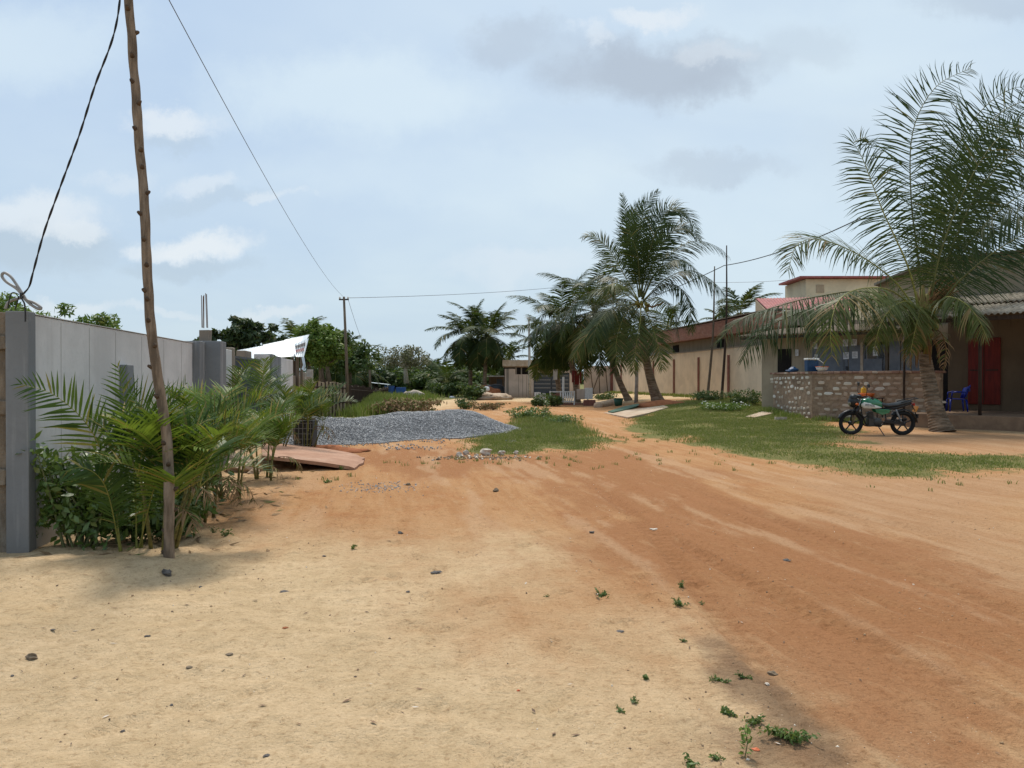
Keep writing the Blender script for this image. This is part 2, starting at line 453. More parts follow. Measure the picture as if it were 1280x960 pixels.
M_COCO_FAR = leaf_mat('coconut_leaf_far', (.014, .028, .009), (.045, .066, .018), (.15, .12, .045), .06, .16, .65, .12)
M_RACHIS = mat('frond_midrib', (.25, .235, .055), (.16, .165, .035), 5, .5, .1)
M_RACHIS_D = mat('frond_midrib_dull', (.115, .12, .035), (.075, .08, .025), 5, .55, .1)
M_ARECA = leaf_mat('areca_leaf', (.014, .044, .007), (.062, .115, .015), (.19, .16, .04), .07, .24, .5, .25)
M_ARECA_B = leaf_mat('areca_leaf_bright', (.050, .105, .010), (.165, .240, .025), (.28, .21, .05), .09, .30, .5, .25)
M_ARECASTEM = mat('areca_stem', (.19, .175, .05), (.11, .10, .035), 8, .6, .3, .01, (1, 1, 4), c3=(.10, .07, .04), c3amt=.6)
M_SHRUB = leaf_mat('shrub_leaf', (.040, .085, .018), (.135, .205, .045), (.20, .22, .06), .05, .25, .4, .5)
M_TREE_LIT = leaf_mat('light_tree_leaf', (.055, .110, .018), (.155, .235, .045), (.20, .22, .06), .05, .3, .55, .3)
M_TREE_MID = leaf_mat('mid_tree_leaf', (.028, .055, .018), (.075, .120, .035), (.14, .15, .05), .05, .22, .6, .25)
M_TREE_DARK = leaf_mat('dark_tree_leaf', (.020, .040, .020), (.055, .085, .034), (.09, .09, .04), .05, .15, .6, .25)
M_TREE_DRY = leaf_mat('sparse_dry_leaf', (.10, .10, .055), (.20, .19, .12), (.28, .24, .18), .1, .15, .7, .2)
M_DRYBUSH = leaf_mat('dried_brush', (.15, .095, .05), (.30, .20, .12), (.10, .12, .04), .2, .1, .8, .1)
M_GRASS = leaf_mat('grass_blade', (.150, .178, .045), (.255, .265, .078), (.36, .31, .16), .20, .25, .7, .15)
M_TALLGRASS = leaf_mat('tall_grass_blade', (.11, .155, .035), (.25, .29, .07), (.32, .29, .13), .12, .25, .6, .25)
M_WEED = leaf_mat('weed_leaf', (.050, .095, .022), (.130, .200, .050), (.20, .18, .05), .08, .25, .5, .35)
M_WEEDSTEM = plain('weed_stem', (.12, .13, .05), .7)
M_PETAL = plain('white_petal', (.75, .75, .70), .6)
M_STONE_D = mat('dark_stone', (.12, .108, .10), (.07, .063, .058), 12, .9, .6, .01)
M_STONE_B = mat('brown_stone', (.20, .15, .10), (.13, .10, .07), 12, .9, .6, .01)
M_STONE_L = mat('pale_rubble', (.55, .49, .42), (.38, .32, .26), 8, .9, .5, .01)
M_REDBIT = plain('orange_shard', (.50, .12, .04), .6)
M_CABLE = plain('black_cable', (.012, .012, .013), .5)
M_CONDUIT = plain('grey_conduit', (.27, .26, .25), .5)
M_WIRE = plain('thin_wire', (.10, .10, .11), .5, .4)
M_WHITE = plain('white_paint', (.70, .69, .66), .5)
M_PAPER = plain('paper', (.72, .72, .73), .8, spec=.1)
M_INK = plain('ink', (.14, .14, .15), .8, spec=.1)
M_BLUE = plain('cooler_blue', (.012, .060, .150), .45)
M_CHAIR = plain('chair_blue', (.006, .022, .26), .4)
M_BLUETARP = plain('blue_tarp', (.03, .10, .32), .6)
M_GREENP = plain('green_gloss_paint', (.008, .16, .075), .25, coat=.6)
M_TANKW = plain('white_tank_panel', (.60, .60, .55), .3, coat=.5)
M_SEAT = plain('seat_vinyl', (.022, .026, .030), .35, spec=.6)
M_PLATE = plain('orange_plate', (.75, .27, .02), .5)
M_REDLENS = plain('red_lens', (.35, .012, .01), .2)
M_AMBER = plain('amber_plastic', (.60, .12, .015), .4)
M_YELLOW = plain('yellow_plastic', (.75, .42, .02), .4)
M_GREENPL = plain('green_plastic', (.015, .075, .045), .6)
M_TERRA = mat('red_earth', (.33, .125, .055), (.25, .09, .04), 5, 1, .6, .03)
M_RAMP = mat('earth_stained_concrete', (.40, .235, .16), (.31, .17, .11), 2.5, .9, .5, .01, c3=(.46, .32, .24), c3amt=.5, fine=.25)
M_PALEC = mat('pale_concrete', (.47, .38, .29), (.36, .27, .19), 3, .95, .5, .02, c3=(.38, .22, .13), c3amt=.6)
M_VOID = mat('interior_shade_black', (.018, .015, .013), (.012, .010, .009), 3, 1, 0)  # near black: shade of gaps and openings put into the colour
M_GATE = plain('slate_gate_paint', (.060, .072, .088), .5, .3)
M_REBAR = plain('rusty_rebar', (.16, .10, .07), .9)

# ------------------------------------------------------------------ the ground
def gp(*uv): return [tuple(G(u, v)[:2]) for u, v in uv]
PG_RIGHT = gp((786, 524), (812, 510), (838, 502), (900, 499), (957, 503), (1018, 522), (1052, 535), (1064, 546), (1052, 556), (1090, 561), (1180, 566), (1285, 569), (1300, 588), (1190, 597), (1120, 597), (1050, 590), (985, 578), (915, 565), (848, 550), (800, 538))
PG_MID = gp((572, 562), (588, 546), (636, 534), (648, 521), (700, 522), (738, 540), (762, 556), (740, 564), (690, 562), (640, 568), (600, 568))
PG_FAR = gp((398, 524), (452, 524), (524, 521), (530, 506), (560, 500), (600, 494), (560, 490), (470, 490), (425, 500))
P_DARKROAD = gp((655, 590), (770, 556), (905, 592), (1100, 670), (1300, 760), (1300, 990), (1010, 990), (905, 830), (845, 745), (760, 690), (690, 640))
P_RED = gp((240, 640), (300, 598), (345, 560), (600, 500), (900, 500), (1400, 560), (1600, 800), (1500, 1100), (1060, 1100), (950, 920), (860, 815), (740, 745), (600, 705), (420, 680))
P_MUD = gp((900, 805), (955, 845), (1010, 878), (1068, 915), (1090, 960), (1060, 1000), (965, 945), (925, 890), (895, 845))
P_SMUDGE = gp((832, 912), (900, 915), (925, 955), (850, 965))
P_DARK2 = gp((430, 572), (450, 562), (560, 556), (640, 566), (800, 560), (830, 575), (740, 592), (600, 592), (520, 596))
P_PALE = gp((900, 590), (1100, 600), (1300, 600), (1300, 740), (1100, 665))
P_PAD = gp((1052, 556), (1066, 546), (1140, 536), (1300, 545), (1300, 569), (1180, 565), (1090, 561))

def ground():
    def axis(pieces):
        out = [pieces[0][0]]
        for a, b, s in pieces:
            n = max(1, int(round((b - a) / s)))
            out += list(a + (b - a) * (np.arange(1, n + 1) / n))
        return np.array(out)
    xs = axis([(-600, -200, 60), (-200, -60, 14), (-60, -20, 3), (-20, -8, .5), (-8, -4.5, .14), (-4.5, 5, .045), (5, 9, .12), (9, 20, .4), (20, 60, 3), (60, 200, 14), (200, 600, 60)])
    ys = axis([(-30, -4, 4), (-4, 1, .5), (1, 8, .035), (8, 14, .07), (14, 26, .16), (26, 50, .4), (50, 110, 1.5), (110, 300, 12), (300, 1500, 100)])
    X, Y = np.meshgrid(xs, ys)
    x, y = X.ravel(), Y.ravel()
    z = Zd(x, y)
    nx, ny = len(xs), len(ys)
    i = np.arange(ny - 1)[:, None] * nx + np.arange(nx - 1)[None]
    Q = np.stack([i, i + 1, i + 1 + nx, i + nx], -1).reshape(-1, 4)
    def field(poly, soft, warp=.6, wf=.6, seed=0):
        d = poly_dist(x, y, poly) + warp * fbm(x * wf, y * wf * .7, 4, seed) + .25 * warp * fbm(x * 5, y * 5, 2, seed + 5)
        return smooth(d / soft + .5)
    A = {}
    A['red'] = field(P_RED, 4.2, 1.8, .6, 31)
    A['dark'] = np.maximum(field(P_DARKROAD, 1.6, 1.5, .8, 41), .95 * field(P_DARK2, 1.6, 1.6, .8, 43))
    A['mud'] = np.maximum(field(P_MUD, .55, .5, 2.2, 51), .40 * field(P_SMUDGE, .15, .35, 5, 53))
    A['pale'] = np.maximum(field(P_PALE, 2.0, 1.4, .5, 61), .9 * field(P_PAD, 1.0, .8, .8, 63))
    gr = np.maximum(field(PG_RIGHT, 1.3, 1.3, .8, 71), field(PG_MID, .8, 1.0, 1.0, 73))
    gr = np.maximum(gr, field(PG_FAR, .8, 1.0, .6, 75))
    gr = np.maximum(gr, smooth((y - 62 + 14 * fbm(x * .09, y * .09, 3, 77)) / 10) * smooth((np.abs(x + .2 * (y - 40) - 3) - 3) / 4 + (y - 95) / 20))
    gr = np.maximum(gr, smooth((-9.5 - x) / 3) * smooth((y - 8) / 10) * .8)
    A['grass'] = gr
    # pale dust scuffed out of the ruts, running with the traffic
    xr = x + .19 * y
    st = fbm(xr * 2.1, y * .30, 5, 91, .62) + .35 * fbm(xr * 7, y * .8, 3, 95)
    A['dust'] = smooth((st - .16) / .30) * smooth((60 - y) / 20)
    tk = np.zeros_like(x)
    for a, b, wv, s_ in ((2.35, .17, .10, 1), (3.75, .17, .10, 2), (1.55, .05, .16, 3), (3.0, .09, .12, 4), (5.3, .27, .2, 5)):
        c = a - b * (y - 4) + wv * np.sin(y * .55 + s_); d_ = np.abs(x - c)
        fade = smooth((13 - y) / 5) * smooth((fbm(y * .35, y * .11 + s_ * 9, 2, s_) + .35) / .3)
        tk = np.maximum(tk, fade * smooth((.12 - d_) / .05) * (.55 + .45 * np.sign(np.sin(y * 38 + d_ * 30))))
    A['track'] = tk
    m = bpy.data.materials.new('earth_and_sand'); m.use_nodes = True
    nt = m.node_tree; g = NG(nt); b = nt.nodes['Principled BSDF']
    at = {}
    for k in A:
        nd = g.n('ShaderNodeAttribute', attribute_name=k); at[k] = nd.outputs['Fac']
    pos = g.n('ShaderNodeTexCoord').outputs['Object']
    nA, _ = g.noise(pos, 1.3, 6, .62, .3)
    nB, _ = g.noise(pos, 9, 6, .65)
    nC, _ = g.noise(pos, 70, 5, .7)
    nD, _ = g.noise(pos, 240, 3, .7)
    sx_ = g.n('ShaderNodeSeparateXYZ'); nt.links.new(pos, sx_.inputs[0]); cx_ = g.n('ShaderNodeCombineXYZ')
    g.put(cx_.inputs[0], g.m('ADD', sx_.outputs[0], g.m('MULTIPLY', sx_.outputs[1], .19))); g.put(cx_.inputs[1], sx_.outputs[1])
    rot = cx_.outputs[0]
    lanes = g.vm('MULTIPLY', rot, (2.9, .36, 1))
    nL, _ = g.noise(lanes, 1.2, 8, .70, .35)
    nL2, _ = g.noise(g.vm('MULTIPLY', rot, (1.9, .55, 1)), 2.6, 9, .76, .45)
    sand = g.mix(g.ss(nA, .35, .68), (.60, .445, .275), (.52, .38, .225))
    sand = g.mix(g.m('MULTIPLY', g.ss(nB, .40, .70), .5), sand, (.40, .285, .160))
    red = g.mix(g.ss(nL, .36, .66), (.435, .245, .118), (.37, .185, .080))
    red = g.mix(g.m('MULTIPLY', g.ss(nL2, .50, .72), .6), red, (.43, .275, .155))
    red = g.mix(g.m('MULTIPLY', g.ss(nA, .52, .70), .5), red, (.355, .150, .060))
    dk = g.mix(g.ss(nL, .34, .62), (.265, .112, .045), (.32, .150, .068))
    dk = g.mix(g.ss(nL2, .54, .68, 0, .62), dk, (.41, .235, .120))
    dk = g.mix(g.ss(nB, .50, .70, 0, .35), dk, (.36, .18, .085))
    pale = g.mix(g.ss(nL, .35, .66), (.430, .265, .150), (.375, .215, .112))
    edge = g.m('ADD', at['red'], g.m('MULTIPLY', g.m('SUBTRACT', nL2, .5), .55))
    col = g.mix(g.ss(edge, .0, 1.05), sand, red)
    col = g.mix(g.m('MULTIPLY', at['pale'], .85), col, pale)
    e2 = g.m('ADD', at['dark'], g.m('MULTIPLY', g.m('SUBTRACT', nL, .5), 1.5))
    col = g.mix(g.ss(e2, .15, 1.15, 0, .88), col, dk)
    e3 = g.m('ADD', at['mud'], g.m('MULTIPLY', g.m('SUBTRACT', nB, .5), .8))
    col = g.mix(g.ss(e3, .15, 1.1, 0, .8), col, g.mix(nB, (.150, .092, .052), (.21, .135, .085)))
    e4 = g.m('ADD', at['grass'], g.m('MULTIPLY', g.m('SUBTRACT', nB, .5), 1.2))
    gcol = g.mix(g.ss(nB, .35, .65), (.145, .155, .050), (.105, .122, .038))
    gcol = g.mix(g.m('MULTIPLY', g.ss(nA, .48, .68), .6), gcol, (.24, .19, .085))
    col = g.mix(g.ss(e4, .3, .75, 0, .92), col, gcol)
    col = g.mix(g.m('MULTIPLY', g.m('MULTIPLY', at['dust'], g.ss(at['grass'], .0, .5, 1, 0)), g.m('MULTIPLY', at['red'], .55)), col, (.47, .30, .175))
    col = g.mix(g.m('MULTIPLY', at['track'], .30), col, g.mix(1.0, col, (.62, .56, .50), 'MULTIPLY'))  # compacted earth tone, plus the tread's shade put into the colour
    # grains, crumbs, specks; shade of small sand pits is put into the colour
    col = g.mix(g.m('MULTIPLY', g.ss(nC, .46, .70), .5), col, g.mix(1.0, col, (.62, .56, .50), 'MULTIPLY'))
    nE, _ = g.noise(pos, 24, 5, .7)
    col = g.mix(g.m('MULTIPLY', g.ss(nE, .53, .66), .65), col, g.mix(1.0, col, (.68, .62, .56), 'MULTIPLY'))  # dark part: shade of the pits painted into the albedo
    col = g.mix(g.m('MULTIPLY', g.ss(nE, .46, .34), .35), col, g.mix(1.0, col, (1.16, 1.17, 1.18), 'MULTIPLY'))
    col = g.mix(g.m('MULTIPLY', g.ss(nD, .62, .74), .5), col, g.mix(1.0, col, (.40, .36, .33), 'MULTIPLY'))
    vo = g.n('ShaderNodeTexVoronoi'); g.put(vo.inputs['Vector'], pos); vo.inputs['Scale'].default_value = 42
    dot = g.m('LESS_THAN', vo.outputs['Distance'], .11)
    rnd = g.n('ShaderNodeSeparateColor'); nt.links.new(vo.outputs['Color'], rnd.inputs[0])
    col = g.mix(g.m('MULTIPLY', dot, g.m('GREATER_THAN', rnd.outputs[0], .80)), col, (.10, .07, .05))
    col = g.mix(g.m('MULTIPLY', dot, g.m('LESS_THAN', rnd.outputs[0], .07)), col, (.58, .50, .40))
    g.put(b.inputs['Base Color'], col); b.inputs['Roughness'].default_value = 1.0
    b.inputs['Specular IOR Level'].default_value = .12
    h = g.m('ADD', g.m('MULTIPLY', nB, .55), g.m('MULTIPLY', nC, .22)); h = g.m('ADD', h, g.m('MULTIPLY', nD, .06))
    h = g.m('ADD', h, g.m('MULTIPLY', nL2, .35)); h = g.m('ADD', h, g.m('MULTIPLY', nE, .55))
    bp = g.n('ShaderNodeBump'); bp.inputs['Strength'].default_value = 1.0; bp.inputs['Distance'].default_value = .05
    g.put(bp.inputs['Height'], h); nt.links.new(bp.outputs[0], b.inputs['Normal'])
    o = np_mesh('ground', np.stack([x, y, z], -1), Q, m, smooth=True)
    for k, v in A.items():
        a = o.data.attributes.new(k, 'FLOAT', 'POINT'); a.data.foreach_set('value', np.asarray(v, np.float32))
    tag(o, 'sandy and red earth ground of the unpaved road', 'ground', kind='structure')
ground()

# ------------------------------------------------------------------ ground cover (nobody could count it)
def in_poly_pts(poly, n, wob=.4, seed=0):
    P_ = np.array(poly); r = np.random.RandomState(seed)
    out = []; tot = 0
    lo, hi = P_.min(0) - .3, P_.max(0) + .3
    while tot < n:
        q = r.uniform(lo, hi, (n * 3, 2))
        d = poly_dist(q[:, 0], q[:, 1], poly) + wob * fbm(q[:, 0] * .8, q[:, 1] * .8, 4, seed + 71)
        thin = fbm(q[:, 0] * 1.1, q[:, 1] * 1.1, 3, seed + 9)
        k = (d > -.25) & (r.rand(len(q)) < np.clip(.75 + 1.6 * thin, .12, 1) * (.06 + .94 * smooth((d + .1) / 1.1)))
        out.append(q[k]); tot += k.sum()
    return np.vstack(out)[:n]
def blades(xy, h, w, seed=0, lean=.5, hvar=.5, zoff=0.0):
    r = np.random.RandomState(seed); n = len(xy)
    z = Zd(xy[:, 0], xy[:, 1]) + zoff
    H = h * (1 + hvar * r.uniform(-1, 1, n)); a = r.uniform(0, 2 * np.pi, n); la = r.uniform(0, 2 * np.pi, n)
    l = lean * r.rand(n) * H
    W = w * (.7 + .6 * r.rand(n))
    sx, sy = np.cos(a) * W / 2, np.sin(a) * W / 2
    mx, my = np.cos(la) * l * .35, np.sin(la) * l * .35
    b0 = np.stack([xy[:, 0] - sx, xy[:, 1] - sy, z - .01], -1); b1 = np.stack([xy[:, 0] + sx, xy[:, 1] + sy, z - .01], -1)
    m1 = np.stack([xy[:, 0] + mx + sx * .8, xy[:, 1] + my + sy * .8, z + H * .6], -1)
    m0 = np.stack([xy[:, 0] + mx - sx * .8, xy[:, 1] + my - sy * .8, z + H * .6], -1)
    tp = np.stack([xy[:, 0] + np.cos(la) * l, xy[:, 1] + np.sin(la) * l, z + H], -1)
    V = np.stack([b0, b1, m1, m0, tp], 1).reshape(-1, 3)
    i = np.arange(n) * 5
    T = np.concatenate([np.stack([i, i + 1, i + 2], -1), np.stack([i, i + 2, i + 3], -1), np.stack([i + 3, i + 2, i + 4], -1)])
    return V, T
def grass(name, poly, n, h, w, mt, label, seed, lean=.7, hfield=None):
    xy = in_poly_pts(poly, n, .45, seed)
    hh = h if hfield is None else h * hfield(xy[:, 0], xy[:, 1])
    V, T = blades(xy, hh, w, seed, lean)
    o = np_mesh(name, V, T, mt); return tag(o, label, 'grass', kind='stuff')
grass('short_grass', PG_RIGHT, 100000, .036, .015, M_GRASS, 'trodden short green grass between the road and the walls on the right', 3, .9,
      lambda x, y: .8 + .9 * np.clip(fbm(x * .5, y * .5, 3, 4) + .35, 0, 1))
grass('weedy_grass', PG_MID, 34000, .10, .016, M_GRASS, 'lush green grass patch beside the gravel heap', 5, .8,
      lambda x, y: .35 + 1.7 * smooth((y - 18.5) / 6) * np.clip(.6 + fbm(x * .9, y * .9, 3, 8), .3, 1.4))
grass('tall_grass', gp((412, 523), (452, 522), (505, 519), (500, 505), (470, 500), (448, 498), (438, 507)), 16000, .50, .035, M_TALLGRASS, 'tall yellow green grass along the foot of the slab fence', 7, .5,
      lambda x, y: .6 + .7 * np.clip(.5 + fbm(x * .4, y * .4, 3, 4), 0, 1))
far_poly = gp((470, 500), (506, 506), (530, 503), (560, 497), (606, 489), (606, 484.5), (470, 484.5))
grass('far_verge_grass', far_poly, 9000, .35, .08, M_TALLGRASS, 'green verge grass at the far end of the road', 9, .5)
edge_l = [(-5.9, 14), (-5.2, 10), (-4.6, 9), (-4.9, 12), (-5.3, 15)]
def scatter_edge():
    # stray tufts round the grass edges and at the wall foot
    r = np.random.RandomState(3); pts = []
    segs = [((12.1, 37.0), (8.8, 66), 260, .5), ((11.0, 31.8), (10.9, 28.2), 70, .25), ((11.5, 27.5), (13.4, 25.0), 50, .3)]
    for a, b, n, s in segs:
        for _ in range(n):
            t = r.rand(); c = np.array(a) * (1 - t) + np.array(b) * t + np.array((-.5, -.1)) * r.rand() + r.normal(0, s, 2) * .4
            k = r.randint(8, 22); pts.append(c + r.normal(0, .10, (k, 2)))
    q = np.vstack(pts); V, T = blades(q, .16, .024, 5, .7)
    tag(np_mesh('wall_foot_weeds', V, T, M_TALLGRASS), 'rough weeds growing along the foot of the cream and stone walls', 'weeds', kind='stuff')
    pts = []
    for u, v, s, n in ((745, 545, .7, 30), (770, 548, .4, 20), (800, 552, .5, 16), (640, 577, .9, 16), (590, 582, .8, 10), (900, 580, .6, 12), (700, 575, .8, 12), (412, 600, .2, 4), (1130, 604, .6, 6), (880, 568, .6, 10)):
        c = G(u, v)[:2]
        for _ in range(n): pts.append(c + r.normal(0, s, 2) * (1.6, .6) + r.normal(0, .035, (r.randint(5, 14), 2)))
    q = np.vstack(pts); V, T = blades(q, .055, .013, 6, .9)
    tag(np_mesh('stray_tufts', V, T, M_GRASS), 'scattered low grass tufts on the bare red earth', 'weeds', kind='stuff')
scatter_edge()

def stones(xyz, size, seed, name, mt, label, cat, sv=.5, smooth_=False, kind='stuff'):
    r = np.random.RandomState(seed); n = len(xyz)
    B = np.array([[1, 0, 0], [0, 1, 0], [-1, 0, 0], [0, -1, 0], [0, 0, 1], [0, 0, -1]], float)
    s = size * (1 + sv * r.uniform(-1, 1, n))[:, None, None] * r.uniform(.55, 1.25, (n, 1, 3))
    a = r.uniform(0, 6.28, n); c_, s_ = np.cos(a), np.sin(a)
    t = r.uniform(-.8, .8, n); ct, st = np.cos(t), np.sin(t)
    V = B[None] * (1 + .3 * r.uniform(-1, 1, (n, 6, 1))) * s
    x, y, z = V[..., 0], V[..., 1], V[..., 2]
    y, z = ct[:, None] * y - st[:, None] * z, st[:, None] * y + ct[:, None] * z
    x, y = c_[:, None] * x - s_[:, None] * y, s_[:, None] * x + c_[:, None] * y
    V = np.stack([x, y, z], -1) + xyz[:, None, :]
    Fb = np.array([[0, 1, 4], [1, 2, 4], [2, 3, 4], [3, 0, 4], [1, 0, 5], [2, 1, 5], [3, 2, 5], [0, 3, 5]])
    T = (Fb[None] + (np.arange(n) * 6)[:, None, None]).reshape(-1, 3)
    o = np_mesh(name, V.reshape(-1, 3), T, mt)
    return tag(o, label, cat, kind=kind)
def stone_rand_mat(name, a, b, c):
    m = bpy.data.materials.new(name); m.use_nodes = True; g = NG(m.node_tree); bs = m.node_tree.nodes['Principled BSDF']
    isl = g.n('ShaderNodeNewGeometry').outputs['Random Per Island']
    col = g.mix(g.ss(isl, 0, .75), a, b); col = g.mix(g.m('GREATER_THAN', isl, .86), col, c)
    g.put(bs.inputs['Base Color'], col); bs.inputs['Roughness'].default_value = .95
    return m
M_GRAVEL = stone_rand_mat('grey_gravel', (.155, .158, .165), (.275, .28, .29), (.42, .42, .43))
M_PEBBLE = stone_rand_mat('mixed_pebbles', (.10, .07, .05), (.34, .22, .12), (.60, .53, .44))
def gravel():
    A_, B_ = np.array((-5.4, 20.0)), np.array((-1.8, 23.1))
    def h(x, y):
        e = B_ - A_; t = np.clip(((x - A_[0]) * e[0] + (y - A_[1]) * e[1]) / (e @ e), 0, 1)
        d = np.hypot(x - A_[0] - t * e[0], (y - A_[1] - t * e[1]))
        top = .62 - .10 * np.exp(-((t - .35) / .18) ** 2) + .05 * t
        z = top * (1 - smooth((d + .35 * fbm(x * .8, y * .8, 3, 12)) / 2.55)) + .05 * fbm(x * 1.5, y * 1.5, 3, 15) - .05
        return z
    xs = np.arange(-8.2, 2.2, .09); ys = np.arange(16.8, 27, .09)
    X, Y = np.meshgrid(xs, ys); Z = h(X, Y) + Zs(X, Y)
    nx, ny = len(xs), len(ys); i = np.arange(ny - 1)[:, None] * nx + np.arange(nx - 1)[None]
    Q = np.stack([i, i + 1, i + 1 + nx, i + nx], -1).reshape(-1, 4)
    hz = h(X, Y).ravel()
    Q = Q[(hz[Q].max(1) > -.03)]
    o = np_mesh('gravel_heap', np.stack([X.ravel(), Y.ravel(), Z.ravel()], -1), Q,
                mat('gravel_bed', (.16, .165, .175), (.09, .092, .10), 26, 1, 1.0, .03, c3=(.27, .275, .29), c3scale=40, c3amt=.8), smooth=True)
    tag(o, 'long low heap of grey crushed gravel across the left side of the road', 'gravel heap')
    r = np.random.RandomState(4)
    q = r.uniform((-8.2, 16.8), (2.2, 25.5), (130000, 2)); hh = h(q[:, 0], q[:, 1])
    k = (hh > -.02) | ((hh > -.05) & (r.rand(len(q)) < .05) & (q[:, 0] < -1.6)); k &= q[:, 1] < 24.6
    q = q[k]; hh = hh[k]
    sx = np.stack([q[:, 0], q[:, 1], np.maximum(hh, 0) + Zs(q[:, 0], q[:, 1]) + .008], -1)[:60000]
    s = stones(sx, .017, 5, 'gravel_stones', M_GRAVEL, None, None, .6, kind='stuff')
    s.parent = o
    # strewn stones: on the sand, at the thin patch, and crumbs all over the near ground
    pts = []
    for n, x0, x1, y0, y1 in ((1500, -4, 3.5, 1.8, 6), (1300, -4, 6, 6, 13)):
        q = r.uniform((x0, y0), (x1, y1), (n, 2)); pts.append(q)
    q = np.vstack(pts)
    q = q[r.rand(len(q)) < np.clip(.35 + 1.4 * fbm(q[:, 0] * .9, q[:, 1] * .9, 3, 6), .05, 1)]
    stones(np.stack([q[:, 0], q[:, 1], Zd(q[:, 0], q[:, 1]) + .001], -1), .0055, 8, 'scattered_pebbles', M_PEBBLE, 'tiny pebbles and crumbs strewn over the sand', 'pebbles', .8)
    c = G(478, 610)[:2]; q = c + r.normal(0, 1, (260, 2)) * (.30, .30)
    stones(np.stack([q[:, 0], q[:, 1], Zd(q[:, 0], q[:, 1]) + .002], -1), .011, 9, 'spilt_gravel', M_GRAVEL, 'thin patch of spilt grey gravel on the orange sand', 'gravel', .6)
gravel()

# ------------------------------------------------------------------ palm fronds
UP = np.array((0, 0, 1.0))
def catmull(pts, n):
    Pn = np.array(pts, float)
    if len(Pn) == 2: Pn = np.array([Pn[0], (Pn[0] + Pn[1]) / 2 + (0, 0, .1), Pn[1]])
    E = np.vstack([2 * Pn[0] - Pn[1], Pn, 2 * Pn[-1] - Pn[-2]])
    out = []
    for t in np.linspace(0, len(Pn) - 1 - 1e-6, n * 3):
        i = int(t); f = t - i; a, b, c, d = E[i:i + 4]
        out.append(.5 * ((2 * b) + (-a + c) * f + (2 * a - 5 * b + 4 * c - d) * f * f + (-a + 3 * b - 3 * c + d) * f ** 3))
    out = np.array(out); L = np.r_[0, np.cumsum(np.linalg.norm(np.diff(out, axis=0), axis=1))]
    s = np.linspace(0, L[-1], n)
    return np.stack([np.interp(s, L, out[:, k]) for k in range(3)], -1)
def unit(v): return v / (np.linalg.norm(v, axis=-1, keepdims=True) + 1e-9)
def frond(line, parent, leafm, ribm, pairs=70, leaf=.85, wid=.042, droop=.5, wind=(0, 0, 0), face=0.0, rib=.026,
          seed=0, t0=.16, vee=.12, name='frond', jitter=.09, ragged=.05, faceref=(0, -1, 0), tipfade=.35, seg=3, splay=0.0):
    """line: polyline of the midrib in world space. face 0: leaflets spread level, 1: spread across the given facing"""
    r = np.random.RandomState(seed); N = 28
    C = catmull(line, N); T = unit(np.gradient(C, axis=0))
    ref = unit(UP * (1 - face) + np.array(faceref, float) * face)
    S = np.cross(T, ref); bad = np.linalg.norm(S, axis=1) < .15
    S[bad] = np.cross(T[bad], np.array((.3, -.9, .3))); S = unit(S)
    for i in range(1, N):
        if (S[i] @ S[i - 1]) < 0: S[i] *= -1
    for _ in range(3): S[1:-1] = unit(S[:-2] + 2 * S[1:-1] + S[2:])
    Nn = unit(np.cross(S, T))
    if Nn[N // 3] @ (UP + .3 * ref) < 0: Nn *= -1
    # midrib: tapering three-sided strip
    rad = rib * (1 - .86 * np.linspace(0, 1, N) ** .8)
    rad[:3] *= (1.9, 1.5, 1.2)
    A0 = C + Nn * rad[:, None] * .7; A1 = C - S * rad[:, None]; A2 = C + S * rad[:, None]; A3 = C - Nn * rad[:, None] * .8
    RV = np.stack([A0, A1, A3, A2], 1).reshape(-1, 3)
    ii = np.arange(N - 1) * 4
    RQ = np.concatenate([np.stack([ii + a, ii + (a + 1) % 4, ii + 4 + (a + 1) % 4, ii + 4 + a], -1) for a in range(4)])
    t = np.repeat(np.linspace(t0, .995, pairs), 2); sgn = np.tile([1.0, -1.0], pairs)
    t = np.clip(t + r.normal(0, .004, len(t)), t0, .998)
    keep = r.rand(len(t)) > ragged; t = t[keep]; sgn = sgn[keep]; K = len(t)
    f = t * (N - 1); i0 = np.minimum(f.astype(int), N - 2); w = (f - i0)[:, None]
    c = C[i0] * (1 - w) + C[i0 + 1] * w; tt = unit(T[i0] * (1 - w) + T[i0 + 1] * w)
    s = unit(S[i0] * (1 - w) + S[i0 + 1] * w); nn = unit(np.cross(s, tt)); nn *= np.sign((nn * Nn[i0]).sum(1))[:, None]
    u = (t - t0) / (1 - t0)
    L = leaf * np.clip(np.sin(np.pi * (.13 + .80 * u)) ** .7, .05, 1) * (1 + r.normal(0, .10, K))
    L *= (1 - tipfade * u ** 3)
    wob = np.interp(u, np.linspace(0, 1, 14), r.normal(0, 1, 14)); ang = np.radians(73 + splay - 37 * u + 7 * wob * (jitter / .1)) + r.normal(0, jitter, K)
    d = unit(tt * np.cos(ang)[:, None] + s * (sgn * np.sin(ang))[:, None] + nn * (vee + r.normal(0, jitter, K))[:, None])
    wv = np.array(wind, float)
    st = [c]; wd = []
    for k in range(seg):
        wd.append(unit(np.cross(d, nn)))
        st.append(st[-1] + d * (L / seg)[:, None])
        d = unit(d - UP * (droop * (.45 + .35 * k) * (1 + r.normal(0, .25, K)))[:, None] * (3.0 / seg) * .6 + wv * (.5 + .5 * k) * 3.0 / seg * .6)
    wd.append(unit(np.cross(d, nn)))
    prof = [.55, 1.0, .62, .03] if seg == 3 else [.7, 1.0, .06]
    W = wid * (.55 + .6 * np.sin(np.pi * np.clip(u, .05, .95)))
    V = []
    for k in range(seg + 1):
        hw = (W * prof[k] / 2)[:, None]
        V += [st[k] - wd[k] * hw, st[k] + wd[k] * hw]
    V = np.stack(V, 1).reshape(-1, 3) + 0
    base = np.arange(K) * (2 * (seg + 1)) + len(RV)
